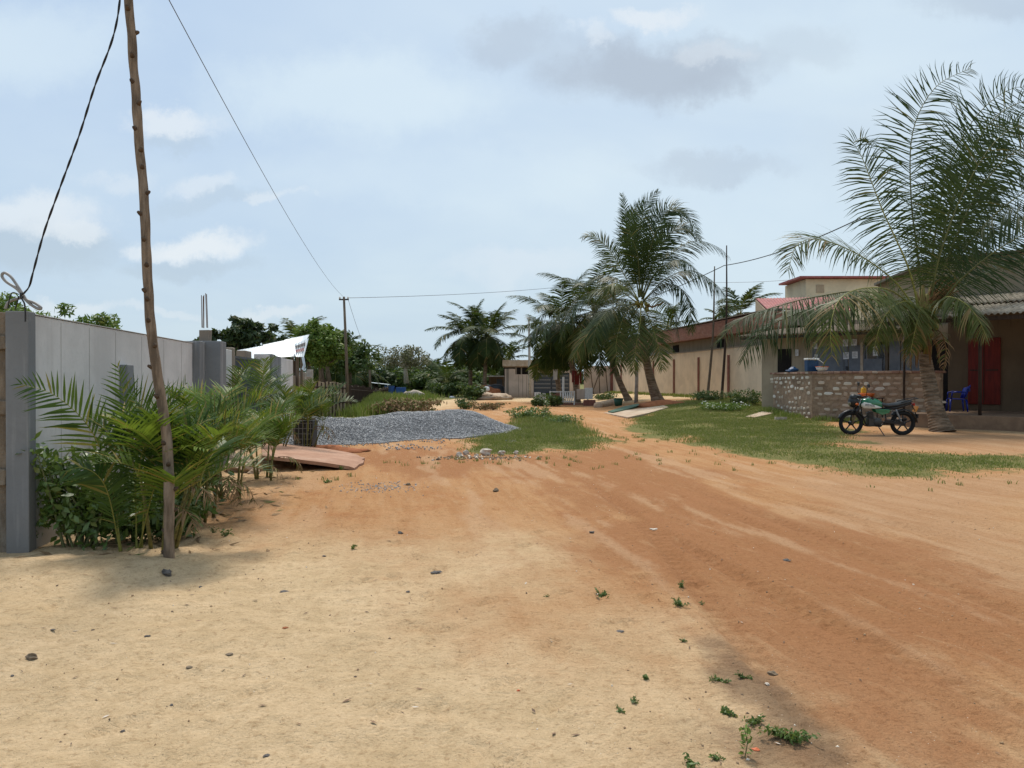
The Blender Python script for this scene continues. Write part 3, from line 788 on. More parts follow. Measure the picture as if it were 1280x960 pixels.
    LQ = np.concatenate([np.stack([base + 2 * k, base + 2 * k + 1, base + 2 * k + 3, base + 2 * k + 2], -1) for k in range(seg)])
    Q = np.concatenate([RQ, LQ]); mi = np.r_[np.ones(len(RQ)), np.zeros(len(LQ))]
    return np_mesh(name, np.vstack([RV, V]), Q, [leafm, ribm], parent, mats_idx=mi)
def arc(B, az, el, L, bend, wind=(0, 0, 0), n=9, power=1.3):
    """a frond midrib leaving B at azimuth az and elevation el, bowing under its weight"""
    pts = [np.array(B, float)]; h = np.array((math.cos(az), math.sin(az), 0))
    for i in range(n):
        u = (i + .5) / n; e = el - bend * u ** power
        e = max(e, math.radians(-86))
        d = h * math.cos(e) + UP * math.sin(e) + np.array(wind) * u
        d /= np.linalg.norm(d); pts.append(pts[-1] + d * L / n)
    return pts
def ringed_trunk(path, r0, r1, parent, name='trunk', k=14, n=70, flare=.5, ring=.035, seed=1):
    C = catmull(path, n); t = np.linspace(0, 1, n)
    L = np.linalg.norm(np.diff(C, axis=0), axis=1).sum()
    r = r0 + (r1 - r0) * t + r0 * flare * np.exp(-t * L / .35)
    ph = t * L / .085
    r = r * (1 + ring * (2 * np.abs((ph % 1) - .5) * 2 - 1)) * (1 + .03 * np.array([mnoise.noise(Vector((a * 3, seed, 0))) for a in t * L]))
    mb = MB(); mb.tube(C, r, k)
    return mb.build(name, M_PALMTRUNK, parent, smooth=False)
def palm_crown(c, parent, n, L, seed, wind, leafs, pairs, leaf, wid, droop=.5, elmin=-45, elmax=84, bend=105, rib=.03, seg=3, faced=.0, lvar=.12):
    r = np.random.RandomState(seed)
    for i in range(n):
        f = i / max(1, n - 1)
        el = math.radians(elmax + (elmin - elmax) * f ** .9 + r.normal(0, 6))
        az = i * 2.39996 + r.normal(0, .18)
        ln = L * (1 + r.normal(0, lvar)) * (.8 + .3 * math.sin(math.pi * min(1, f + .15)))
        bd = math.radians(bend * (.75 + .5 * r.rand()) * (.55 + .6 * f))
        lm = leafs[1] if (f > .7 and r.rand() < .6) else leafs[0]
        frond(arc(c + np.array((math.cos(az), math.sin(az), 0)) * .08, az, el, ln, bd, wind), parent, lm, M_RACHIS if lm is leafs[1] else M_RACHIS_D,
              int(pairs * 1.35), leaf * 1.2, wid * .85, droop, np.array(wind) * .7, faced, rib, seed * 100 + i, t0=.12, seg=seg, vee=-.15)
def nuts(c, parent, n, seed, rr=.11, spread=.28):
    r = np.random.RandomState(seed)
    for i in range(n):
        a = r.uniform(0, 6.28); p = np.array(c) + (math.cos(a) * spread * r.uniform(.5, 1), math.sin(a) * spread * r.uniform(.5, 1), r.uniform(-.45, -.05))
        MB().blob(p, (rr * .85, rr * .85, rr), 10, 7, .06, 0, i).build('coconut', M_NUT, parent, True)

def big_palm():
    """the wind-blown coconut palm beside the parked motorbike"""
    d0 = 22.3; base = P(1178, 0, 21.7); base[2] = gz(base[0], base[1]) - .05
    t = empty('coconut_palm', base, 'wind blown coconut palm with a ringed leaning trunk behind the motorbike', 'palm tree', 'coconut palms')
    ringed_trunk([base, P(1166, 500, 22.0), P(1160, 470, 22.2), P(1155, 440, d0)], .245, .17, t, flare=.50, n=90)
    # green and brown boots where the fronds leave the trunk
    mb = MB()
    r = np.random.RandomState(3)
    for i in range(22):
        a = i * 2.4; z0 = 448 - i * 2.6
        q = P(1155, z0, d0); o = np.array((math.cos(a), math.sin(a), 0))
        mb.tube([q + o * .13, q + o * .17 + (0, 0, .3), q + o * .15 + (0, 0, .62), q + o * (.18 + .1 * r.rand()) + (0, 0, .95)], [.12, .10, .065, .03], 6, flat=.5)
    mb.build('frond_base', M_BOOT, t, True)
    mb = MB()
    for i in range(26):
        a = r.uniform(-.8, .8); q = P(1160 + r.uniform(-6, 10), 385 + r.uniform(-8, 8), d0 - .1)
        mb.tube([q, q + (.25 + .3 * r.rand(), -.1 + a * .2, .35 + .25 * r.rand()), q + (.5 + .35 * r.rand(), a * .3, .45 + .45 * r.rand())], [.03, .02, .006], 4)
    mb.build('flower_stalk', M_HUSK, t)
    mb = MB()
    for i in range(9):
        a = i * .9; q = P(1157, 425, d0) + (math.cos(a) * .24, math.sin(a) * .24, 0)
        mb.tube([q, q + (math.cos(a) * .12, math.sin(a) * .12, -.2), q + (math.cos(a) * .16, math.sin(a) * .16, -.6 - .4 * r.rand())], [.05, .06, .01], 5, flat=.4)
    mb.build('dead_frond_stub', M_HUSK, t)
    nuts(P(1160, 400, d0), t, 5, 4, .10, .26)
    for k, (cp, y) in enumerate((([(1166, 412, 0), (1176, 416, -.5), (1182, 436, -.7), (1180, 462, -.7)], 1), ([(1150, 412, 0), (1140, 420, -.4), (1137, 440, -.5), (1138, 458, -.5)], 1))):
        frond([P(u, v, d0 + dd) for u, v, dd in cp], t, M_DRYBUSH, M_HUSK, 34, .45, .03, 1.2, (0, 0, -.3), 0, .03, 900 + k, vee=-.4, ragged=.3, jitter=.2, name='withered_frond')
    # each frond: control points (photo direction, depth), facing, droop, wind, leaf size, shade
    W = (.55, 0, .06)
    FR = [
     ([(1153, 395, 0), (1148, 330, 0), (1138, 247, -.2), (1140, 165, -.3), (1168, 110, -.3), (1212, 86, -.3)], .75, .12, (.75, 0, .18), 1.15, 0),
     ([(1150, 395, 0), (1135, 335, -.3), (1102, 262, -.6), (1078, 200, -.8), (1066, 178, -.8), (1082, 172, -.8)], .95, .28, (.12, 0, 0), 1.0, 0),
     ([(1148, 392, 0), (1118, 352, -.5), (1072, 318, -1.0), (1025, 300, -1.4), (996, 306, -1.6), (985, 338, -1.7)], .45, .55, (.05, 0, 0), .95, 1),
     ([(1150, 394, 0), (1115, 364, -1.3), (1075, 361, -2.4), (1048, 376, -3.2), (1038, 410, -3.6), (1040, 445, -3.7)], .15, .6, (0, 0, 0), 1.15, 1),
     ([(1148, 392, 0), (1085, 365, -.6), (1015, 372, -1.2), (965, 385, -1.6), (925, 400, -1.9), (900, 424, -2.1)], .25, .75, (.05, 0, -.1), 1.15, 0),
     ([(1150, 396, 0), (1090, 374, -.2), (1035, 380, -.2), (985, 396, -.4), (950, 416, -.5), (928, 450, -.5)], .3, .75, (.03, 0, 0), 1.1, 0),
     ([(1162, 390, 0), (1172, 320, .3), (1200, 220, .4), (1240, 150, .4), (1290, 125, .4), (1335, 135, .4)], .8, .12, (.7, 0, .12), 1.1, 0),
     ([(1160, 390, 0), (1165, 320, .6), (1182, 220, .8), (1216, 150, .9), (1262, 112, 1), (1310, 112, 1)], .85, .1, (.8, 0, .15), 1.1, 0),
     ([(1163, 392, 0), (1185, 320, -.3), (1222, 240, -.6), (1268, 190, -.8), (1320, 175, -.9), (1370, 190, -.9)], .8, .15, (.65, 0, .08), 1.15, 0),
     ([(1164, 392, 0), (1190, 335, .2), (1236, 275, .4), (1290, 236, .6), (1345, 230, .7), (1390, 248, .8)], .7, .25, (.5, 0, 0), 1.15, 0),
     ([(1165, 393, 0), (1200, 350, -.8), (1250, 310, -1.5), (1300, 285, -2.0), (1350, 285, -2.3)], .55, .4, (.35, 0, -.05), 1.1, 0),
     ([(1166, 394, 0), (1196, 362, .4), (1238, 340, .8), (1290, 322, 1.0), (1345, 330, 1.2), (1390, 360, 1.3)], .35, .55, (.2, 0, 0), 1.0, 0),
     ([(1163, 396, 0), (1180, 372, -.9), (1204, 378, -1.5), (1222, 398, -1.9), (1234, 424, -2.1)], .2, .5, (.25, 0, -.3), .75, 1),
     ([(1156, 392, 0), (1152, 320, .6), (1150, 240, 1.0), (1172, 170, 1.2), (1214, 130, 1.3)], .9, .12, (.7, 0, .1), 1.05, 0),
     ([(1160, 392, 0), (1176, 330, 1.2), (1204, 262, 1.6), (1248, 205, 1.9), (1300, 180, 2)], .75, .2, (.6, 0, .05), 1.1, 0),
     ([(1154, 398, 0), (1138, 378, -.9), (1118, 382, -1.4), (1102, 402, -1.7), (1092, 436, -1.8)], .2, .55, (.05, 0, -.2), .8, 1),
     ([(1157, 398, 0), (1150, 376, 1.2), (1128, 372, 2.2), (1108, 392, 2.8), (1094, 430, 3.1)], .1, .5, (0, 0, 0), .95, 0),
     ([(1162, 398, 0), (1178, 382, 1.3), (1196, 384, 2.2), (1210, 404, 2.8)], .1, .5, (.1, 0, 0), .9, 0),
     ([(1156, 396, 0), (1152, 384, -.8), (1146, 402, -1.2), (1138, 440, -1.3)], .1, .3, (0, 0, -.4), .55, 1),
     ([(1152, 394, 0), (1126, 345, .5), (1100, 290, .9), (1082, 262, 1.1), (1062, 262, 1.2)], .8, .3, (.2, 0, 0), .9, 0),
    ]
    FR += [
     ([(1160, 392, 0), (1170, 330, .9), (1192, 250, 1.3), (1226, 185, 1.5), (1270, 150, 1.6)], .8, .15, (.7, 0, .05), 1.1, 0),
     ([(1161, 392, 0), (1174, 320, -.5), (1206, 235, -.8), (1250, 170, -1), (1300, 150, -1)], .8, .15, (.7, 0, .05), 1.15, 0),
     ([(1158, 392, 0), (1160, 320, -.9), (1176, 240, -1.4), (1204, 190, -1.6), (1240, 172, -1.6)], .85, .2, (.65, 0, 0), 1.1, 0),
     ([(1163, 392, 0), (1182, 345, .8), (1212, 300, 1.4), (1256, 268, 1.8), (1310, 262, 2)], .6, .35, (.4, 0, 0), 1.1, 0),
    ]
    for i, (cp, fc, dr, w, lf, y) in enumerate(FR):
        line = [P(u, v, d0 + dd) for u, v, dd in cp]
        w = (w[0] * .5, 0, w[2] if w[2] < 0 else 0)
        if i in (13, 19, 22): continue
        dr = max(dr, .42)
        if fc < .5: lf *= 1.25; dr *= 1.35
        else: lf *= 1.12; dr = max(dr, .60)
        if i == 1: w = (0, 0, 0)
        frond(line, t, M_COCO_Y if y else M_COCO, M_RACHIS if y or i in (1, 2) else M_RACHIS_D, 98, lf * 1.16, .036, dr * 1.15, w, fc, .040, 500 + i, t0=.13, seg=3, jitter=.11, ragged=.07, vee=(-.35 if fc < .4 else -.05), splay=(14 if fc >= .5 else 0))
big_palm()

def mid_palm():
    d0 = 41.0; base = P(823, 0, d0); base[2] = gz(base[0], base[1]) - .05
    t = empty('coconut_palm', base, 'tall full coconut palm in the middle with a swollen base in red earth', 'palm tree', 'coconut palms')
    ringed_trunk([base, P(815, 480, d0), P(806, 440, d0), P(802, 395, d0)], .27, .17, t, flare=.5, n=60)
    nuts(P(803, 378, d0 - .2), t, 9, 6, .13, .42)
    MB().tube([P(806, 380, d0 - .3), P(815, 384, d0 - .5), P(830, 378, d0 - .6)], [.05, .06, .02], 5).build('flower_stalk', M_HUSK, t)
    FR = [
     ([(799, 372, 0), (790, 320, 0), (783, 275, 0), (777, 243, 0)], .9, .35, (.12, 0, 0), 0, .62),
     ([(800, 370, 0), (797, 310, -.3), (805, 262, -.4), (822, 240, -.4)], .8, .3, (.35, 0, 0), 0, .9),
     ([(801, 370, 0), (808, 305, .3), (826, 266, .4), (846, 262, .4), (856, 284, .4)], .6, .4, (.3, 0, 0), 0, 1.0),
     ([(802, 372, 0), (822, 315, -.4), (848, 286, -.8), (876, 298, -1)], .5, .5, (.25, 0, 0), 0, 1.1),
     ([(803, 374, 0), (828, 328, .2), (865, 302, .4), (895, 308, .5), (912, 322, .6)], .35, .55, (.2, 0, 0), 0, 1.0),
     ([(804, 376, 0), (830, 350, -.6), (860, 338, -1.2), (888, 350, -1.5), (908, 372, -1.7)], .3, .6, (.15, 0, 0), 0, 1.1),
     ([(803, 378, 0), (828, 356, -.9), (850, 360, -1.4), (862, 384, -1.6), (864, 414, -1.6)], .2, .5, (.1, 0, 0), 0, 1.0),
     ([(797, 374, 0), (778, 340, .2), (758, 308, .2), (738, 294, .3), (728, 298, .3)], .5, .6, (.05, 0, 0), 1, .9),
     ([(796, 378, 0), (770, 362, .6), (740, 364, 1.0), (715, 385, 1.3), (700, 425, 1.5)], .25, .55, (0, 0, 0), 0, 1.1),
     ([(797, 380, 0), (765, 392, -.6), (735, 418, -1.1), (715, 448, -1.4)], .3, .45, (0, 0, 0), 1, 1.15),
     ([(798, 382, 0), (780, 396, -1.0), (770, 430, -1.6), (774, 452, -1.8)], .5, .3, (0, 0, 0), 1, 1.05),
     ([(803, 382, 0), (812, 400, -1.1), (822, 430, -1.6), (828, 462, -1.7)], .5, .3, (0, 0, 0), 1, 1.0),
     ([(797, 376, 0), (778, 358, -1.3), (764, 356, -2.0), (758, 376, -2.3)], .2, .5, (0, 0, 0), 1, .9),
     ([(802, 374, 0), (820, 340, -1.2), (846, 325, -2.2), (868, 336, -2.8)], .3, .55, (.15, 0, 0), 0, 1.0),
     ([(799, 370, 0), (788, 310, .9), (792, 270, 1.2), (806, 252, 1.3)], .8, .3, (.3, 0, 0), 0, .95),
     ([(801, 370, 0), (812, 322, 1.1), (838, 290, 1.7), (862, 288, 2)], .6, .4, (.3, 0, 0), 0, 1.0),
     ([(798, 376, 0), (774, 350, 1.4), (745, 345, 2.3), (722, 362, 3)], .25, .55, (0, 0, 0), 0, 1.0),
     ([(803, 378, 0), (824, 372, 1.4), (842, 390, 2.2), (850, 425, 2.6)], .2, .5, (0, 0, 0), 0, 1.0),
     ([(799, 382, 0), (786, 404, .9), (776, 440, 1.2), (768, 466, 1.3)], .4, .35, (0, 0, 0), 0, 1.0),
     ([(797, 380, 0), (768, 384, -1.4), (748, 404, -2.2), (738, 440, -2.5)], .2, .5, (0, 0, 0), 0, 1.0),
     ([(801, 382, 0), (800, 404, -1.4), (794, 440, -1.8), (792, 466, -1.8)], .7, .3, (0, 0, 0), 1, .95),
     ([(800, 368, 0), (797, 320, -.9), (786, 285, -1.2), (792, 262, -1.2)], .85, .35, (.25, 0, 0), 0, .85),
     ([(801, 368, 0), (816, 300, -.9), (838, 262, -1.1), (862, 272, -1.2), (872, 300, -1.2)], .5, .5, (.25, 0, 0), 0, 1.0),
    ]
    for i, (cp, fc, dr, w, y, lf) in enumerate(FR):
        if fc < .5: dr *= 1.4; lf *= 1.1
        frond([P(u, v, d0 + dd) for u, v, dd in cp], t, M_COCO_Y if y else M_COCO, M_RACHIS if y else M_RACHIS_D, 96, lf * 1.3, .046, dr * 1.2, w, fc, .04, 700 + i, t0=.12, seg=3, jitter=.08, vee=(-.3 if fc < .4 else .0))
mid_palm()

def palm(name_label, base_uv, d, path, crown_uv, n, L, seed, wind=(.12, 0, 0), leafs=None, pairs=44, leaf=1.0, wid=.09, r0=.2, r1=.14, nutn=0, **kw):
    leafs = leafs or (M_COCO_FAR, M_COCO_FAR)
    base = P(base_uv, 0, d); base[2] = gz(base[0], base[1]) - .05
    c = P(crown_uv[0], crown_uv[1], d)
    t = empty('coconut_palm', base, name_label, 'palm tree', 'coconut palms')
    ringed_trunk([base] + [P(u, v, d) for u, v in path] + [c], r0, r1, t, n=34, k=9, flare=.35)
    if nutn: nuts(c, t, nutn, seed, .13, .4)
    palm_crown(c, t, n, L, seed, wind, leafs, pairs, leaf, wid, **kw)
    return t
palm('coconut palm whose trunk leans left, just left of the tallest middle palm', 786, 47, [(775, 478), (766, 455)], (743, 390), 26, 4.2, 21, (.08, 0, .04), (M_COCO, M_COCO_Y), 50, 1.05, .075, elmin=-50)
palm('dark bushy coconut palm behind the white balustrade', 722, 51, [(718, 470)], (702, 404), 26, 3.9, 22, (-.06, 0, .03), (M_COCO, M_COCO), 46, 1.0, .08, elmin=-55)
palm('short coconut palm drooping in front of the dark metal gate', 700, 55, [(696, 470)], (684, 432), 14, 3.2, 23, (-.08, 0, 0), (M_COCO, M_COCO_Y), 40, .9, .08, elmin=-50)
palm('coconut palm with drooping crown, left one of the pair beside the brown shed', 588, 68, [(588, 470)], (588, 420), 24, 4.0, 24, (.03, 0, .03), pairs=36, leaf=1.0, wid=.11, elmin=-48, bend=88)
palm('coconut palm with a pale slim trunk, right one of the pair beside the brown shed', 606, 66, [(606, 470)], (610, 420), 25, 4.1, 25, (.07, 0, .03), pairs=36, leaf=1.0, wid=.11, elmin=-52, bend=88)
palm('small wind swept coconut palm rising behind the long terracotta fascia', 926, 60, [(926, 430)], (924, 392), 15, 3.1, 26, (.25, 0, .05), pairs=34, leaf=.9, wid=.10, elmin=-20, elmax=88)
palm('low palm crown peeping over the terracotta fascia near the two thin masts', 905, 66, [(905, 430)], (902, 402), 9, 2.2, 27, (-.1, 0, 0), pairs=24, leaf=.7, wid=.10, elmin=-10)
palm('dark palm showing behind the right end of the terracotta roof', 838, 62, [(838, 440)], (834, 408), 12, 3.0, 28, (.05, 0, 0), pairs=30, leaf=.8, wid=.10, elmin=-30)
palm('distant dark palm behind the second power pole', 448, 78, [(448, 480)], (446, 466), 18, 3.6, 29, pairs=26, leaf=.9, wid=.15, elmin=-45)
palm('distant palm left of the bare pale tree', 482, 92, [(482, 484)], (480, 466), 17, 4.0, 30, pairs=24, leaf=1.0, wid=.17, elmin=-45)
palm('spreading oil palm low in the wood right of the bare tree', 560, 84, [(560, 488)], (558, 478), 16, 4.4, 31, pairs=26, leaf=1.0, wid=.16, elmin=-25)
palm('palm crown above the white sheet roof on the left', 372, 62, [(372, 450)], (372, 430), 14, 3.2, 32, pairs=24, leaf=.8, wid=.14, elmin=-35)
palm('palm half hidden behind the bright green tree over the slab fence', 425, 66, [(425, 480)], (424, 452), 16, 4.2, 33, pairs=26, leaf=.9, wid=.15, elmin=-45)
palm('thin distant palm poking above the far wood', 543, 105, [(543, 484)], (543, 463), 12, 3.0, 34, pairs=20, leaf=.8, wid=.17, elmin=-40)
palm('small palm in the wood below the palm pair', 640, 84, [(640, 480)], (634, 450), 14, 3.4, 35, pairs=24, leaf=.9, wid=.15, elmin=-45)

# ------------------------------------------------------------------ areca clumps by the grey wall
def areca(base, label, nst, H, L, seed, bright=.3, spread=.22, front=None, pairs=27, leaf=.47):
    r = np.random.RandomState(seed); base = np.array(base, float); base[2] = gz(base[0], base[1]) - .02
    t = empty('areca_palm', base, label, 'palm shrub', 'areca palms planted along the grey wall')
    fi = 0
    for s in range(nst):
        a = r.uniform(0, 6.28); q = base + np.array((math.cos(a), math.sin(a), 0)) * spread * math.sqrt(r.rand())
        lean = np.array((math.cos(a), math.sin(a), 0)) * r.uniform(.05, .50) + (.05, -.02, 0)
        h = H * r.uniform(.42, .88)
        top = q + lean * h + UP * h
        MB().tube([q, q * .5 + top * .5 - lean * .05, top], [.020, .015, .009], 7).build('stem', M_ARECASTEM, t, True)
        nf = r.randint(2, 5)
        for k in range(nf):
            az = a * .5 + k * 6.28 / nf + r.normal(0, .5)
            out = math.cos(az)
            if out < -.3: az = az + r.choice([-1, 1]) * .8      # the wall is behind, so fronds turn to the light
            el = math.radians(r.uniform(54, 86)); ln = L * r.uniform(.75, 1.12)
            m = M_ARECA_B if r.rand() < bright else M_ARECA
            frond(arc(top - UP * .12, az, el, ln, math.radians(r.uniform(45, 95)), (.02, 0, 0)), t, m, M_RACHIS, pairs, leaf * .85, .021, .34, (0, 0, 0), r.uniform(0, .35), .008,
                  seed * 37 + fi, t0=.24, vee=.42, seg=3, jitter=.08, ragged=.02, tipfade=.45)
            fi += 1
    for k in range(2):                       # a couple of withered fronds hanging by the canes
        a = r.uniform(-1.6, .6); q = base + np.array((math.cos(a), math.sin(a), 0)) * spread * .7 + UP * H * r.uniform(.35, .5)
        frond(arc(q, a, math.radians(r.uniform(-5, 25)), L * .5, math.radians(95)), t, M_DRYBUSH, M_HUSK, 20, .22, .016, .8, (0, 0, 0), 0, .007, seed * 53 + k, vee=-.3, ragged=.25, jitter=.2, name='withered_frond')
    if front:
        for cp in front:
            frond(cp[0], t, M_ARECA_B if cp[2] else M_ARECA, M_RACHIS, 34, cp[1] * .95, .023, .26, (0, 0, 0), cp[3], .010, seed * 91 + fi, t0=.22, vee=.25, seg=3, jitter=.06, ragged=.02); fi += 1
    return t
b1 = G(165, 697)
areca(b1 + (-.05, .55, 0), 'nearest areca palm clump, its yellow green canes rising behind the sand bank', 6, 1.2, .85, 51, .2, .28, [
    ([P(150, 690, 6.9), P(140, 610, 6.9), P(115, 540, 6.8), P(70, 495, 6.7), P(26, 480, 6.7)], .42, 0, .75),
    ([P(170, 690, 7.0), P(168, 600, 7.0), P(160, 530, 7.0), P(152, 480, 7.0), P(147, 458, 7.0)], .36, 0, .8),
    ([P(176, 690, 7.0), P(184, 590, 6.9), P(205, 520, 6.8), P(232, 480, 6.7)], .42, 0, .5),
    ([P(172, 690, 7.0), P(196, 600, 6.7), P(228, 560, 6.5), P(262, 562, 6.3)], .40, 1, .3),
    ([P(150, 690, 6.9), P(132, 610, 6.7), P(105, 585, 6.6), P(80, 590, 6.6)], .34, 0, .5),
])
areca(G(246, 656) + (0, .2, 0), 'second areca palm clump from the camera, bright fronds over bundled canes', 6, 1.1, 1.05, 52, .65, .22)
areca(G(283, 628) + (0, .3, 0), 'third areca palm clump, leaning out over the sand in front of the dark gate pillars', 6, 1.0, 1.05, 53, .55, .26)
areca(G(318, 606) + (0, .5, 0), 'fourth areca palm clump, beside the rubble near the concrete ramp', 5, 1.05, 1.0, 54, .5, .28)
areca((-4.95, 14.9, 0), 'dark areca palm clump standing behind the ramp by the barred gate', 6, 1.35, 1.3, 55, .35, .3)
areca((-4.6, 16.75, 0), 'farthest areca palm clump, growing from the checkered pot beside the gravel heap', 6, 1.15, 1.2, 56, .3, .22)


# ------------------------------------------------------------------ shrubs, trees
def leaf_cloud(clumps, n, size, seed, up=.4, asp=.5):
    """clumps: (centre, radius xyz). rhombic leaves scattered through the clumps, denser to the outside"""
    r = np.random.RandomState(seed)
    vol = np.array([np.prod(c[1]) ** .67 for c in clumps]); idx = r.choice(len(clumps), n, p=vol / vol.sum())
    C = np.array([c[0] for c in clumps])[idx]; R = np.array([c[1] for c in clumps])[idx]
    d = unit(r.normal(0, 1, (n, 3))); rad = r.rand(n) ** .42
    p = C + d * R * rad[:, None]
    nrm = unit(d * .5 + UP * up + r.normal(0, .55, (n, 3)))
    a = unit(np.cross(nrm, r.normal(0, 1, (n, 3)))); b = np.cross(nrm, a)
    s = size * r.uniform(.6, 1.35, n)[:, None]
    bend = nrm * s * .18
    V = np.stack([p - a * s, p - b * s * asp - bend * 0, p + a * s - bend, p + b * s * asp], 1).reshape(-1, 3)
    return V, np.arange(4 * n).reshape(-1, 4)
def tree(name, base, label, H, R, seed, leafm, n=5000, size=.16, clumps=26, trunkr=.12, barkm=None, crown_lo=.35, group='trees beyond the walls', sq=.8, cl=.34, cat='tree', asp=.5):
    r = np.random.RandomState(seed); base = np.array(base, float)
    t = empty(name, base, label, cat, group)
    cz = base[2] + H * (crown_lo + 1) / 2; cr = H * (1 - crown_lo) / 2
    CL = []
    for i in range(clumps):
        d = unit(r.normal(0, 1, 3)); q = np.array((base[0], base[1], cz)) + d * np.array((R, R, cr)) * r.uniform(.45, .95)
        k = r.uniform(.6, 1.25) * cl; CL.append((q, np.array((R * k, R * k, R * k * sq))))
    mb = MB(); top = np.array((base[0] + r.normal(0, .1), base[1], base[2] + H * (crown_lo + .25)))
    mb.tube([base - (0, 0, .1), (base + top) / 2 + (r.normal(0, .06), 0, 0), top], [trunkr * 1.25, trunkr * .9, trunkr * .5], 8)
    for c, rr in CL[:14]:
        s0 = base + (top - base) * r.uniform(.45, 1); m_ = (s0 + c) / 2 + (0, 0, -.1 * H * .3)
        mb.tube([s0, m_, c], [trunkr * .45, trunkr * .28, trunkr * .08], 5)
    mb.build('trunk', barkm or M_BARK, t, True)
    V, Q = leaf_cloud(CL, n, size, seed + 1, asp=asp)
    np_mesh('crown', V, Q, leafm, t)
    return t
def shrub(base, label, w, h, seed, leafm=None, n=900, size=.06, stems=9, name='shrub', cat='shrub', group=None, flowers=0, tall=0, asp=.45, depth=None):
    r = np.random.RandomState(seed); base = np.array(base, float); base[2] = gz(base[0], base[1]) - .02; depth = depth or w
    t = empty(name, base, label, cat, group); mb = MB(); CL = []
    for i in range(stems):
        a = r.uniform(0, 6.28); q = base + (r.uniform(-.25, .25) * w, r.uniform(-.25, .25) * depth, 0)
        hh = h * r.uniform(.45, .95) * (1.35 if i < tall else 1)
        e = q + (math.cos(a) * w * .35, math.sin(a) * depth * .35, hh)
        mb.tube([q, (q + e) / 2 + (0, 0, .06 * h), e], [.012, .009, .004], 5)
        k = .16 if i < tall else .3
        CL.append((e, np.array((w * k, depth * k, h * .22)))); CL.append(((q + e) / 2, np.array((w * k, depth * k, h * .24))))
    mb.build('stem', M_WEEDSTEM, t)
    V, Q = leaf_cloud(CL, n, size, seed + 1, .5, asp)
    V[:, 2] = np.maximum(V[:, 2], base[2] + .01)
    np_mesh('foliage', V, Q, leafm or M_SHRUB, t)
    if flowers:
        mb = MB()
        for i in range(flowers):
            c, rr = CL[r.randint(len(CL))]; q = c + r.normal(0, .5, 3) * rr + (0, 0, rr[2] * .8)
            mb.blob(q, (.03, .03, .02), 6, 4)
        mb.build('blossoms', M_PETAL, t)
    return t
shrub((-4.02, 7.12, 0), 'broad leaved green shrub with bare upright twigs against the dark wall pillar', .95, .88, 61, n=2400, size=.046, stems=20, tall=6, depth=.5)
shrub((-3.62, 7.45, 0), 'low leafy shrub at the foot of the nearest areca canes', .8, .5, 62, n=1300, size=.045, stems=13, depth=.5)
shrub((-3.75, 8.3, 0), 'leafy shrub between the first two areca clumps', .8, .6, 63, n=1000, size=.05, stems=11)
shrub((-4.3, 9.6, 0), 'dark shrub half hidden behind the third areca clump', .9, .6, 64, n=900, size=.05, stems=11)
shrub(G(935, 506), 'rounded green bush by the cream wall beside the stone wall', 1.25, .72, 65, M_TREE_MID, 1600, .055, 14)
shrub(G(905, 512) + (0, -.5, 0), 'low spreading bush dotted with white blossoms in the grass', 1.7, .35, 66, M_TREE_LIT, 1500, .05, 14, flowers=70)
shrub(G(884, 501), 'leafy weeds below the two thin masts', 1.6, .5, 67, M_TREE_MID, 1300, .06, 12)
shrub(G(682, 508), 'small dark shrub at the left foot of the white balustrade', 1.0, .75, 68, M_TREE_MID, 900, .07, 9)
shrub(G(697, 508), 'small round shrub in front of the red brick part of the balustrade', .9, .65, 69, M_TREE_MID, 800, .07, 9)
shrub(G(671, 508), 'tiny shrub left of the balustrade shrubs', .55, .45, 70, M_TREE_MID, 400, .07, 6)
shrub(G(752, 500), 'weeds beside the rounded kerb of the pinkish wall', 1.6, .5, 71, M_TREE_MID, 700, .08, 8)
shrub(G(578, 514) + (0, 3, 0), 'dark green bush with a white rag just behind the gravel heap', .95, .62, 72, M_TREE_MID, 1000, .06, 9)
shrub(G(605, 516) + (0, 3, 0), 'brownish dry brush behind the gravel crest', 1.5, .45, 73, M_DRYBUSH, 900, .06, 9)
shrub(G(510, 519), 'heap of dried brown brush beside the tall grass', 2.4, .7, 74, M_DRYBUSH, 2600, .09, 18)
shrub(G(589, 500), 'round green bush beside the brown shed', 1.5, 1.15, 75, M_TREE_MID, 1500, .14, 12)
shrub(G(552, 497) + (0, 4, 0), 'dark spreading bush at the roadside verge far ahead', 3.2, 1.2, 76, M_TREE_MID, 2200, .18, 14)
shrub(G(652, 524), 'dark leaved weed at the top end of the green patch', .9, .55, 77, M_SHRUB, 800, .05, 10)
shrub(G(674, 526), 'tall seedy weed in the green patch', .9, .6, 78, M_SHRUB, 700, .045, 10, tall=3)
shrub(G(700, 532), 'leafy weed in the green patch nearest the road bend', 1.0, .4, 79, M_WEED, 700, .045, 10)
tree('tree', (-7.5, 13.0, 0), 'pale green feathery tree topping the grey wall at the far left', 2.98, .85, 81, M_TREE_LIT, 6500, .055, 40, .07, crown_lo=.5, asp=.32, cl=.26)
tree('tree', (-8.1, 12.2, 0), 'feathery tree crown behind the raw concrete wall at the left edge', 3.0, .8, 82, M_TREE_LIT, 5200, .055, 34, .07, crown_lo=.5, asp=.32, cl=.26)
tree('breadfruit_tree', P(303, 478, 40), 'dark broad leaved tree standing left behind the white sheet roof', 3.6, 1.2, 84, M_TREE_DARK, 1500, .17, 18, .1, crown_lo=.3, asp=.55)
tree('breadfruit_tree', P(328, 478, 41), 'dark broad leaved tree with star shaped tufts above the middle of the white sheet roof', 3.5, 1.2, 85, M_TREE_DARK, 1200, .18, 15, .1, crown_lo=.3)
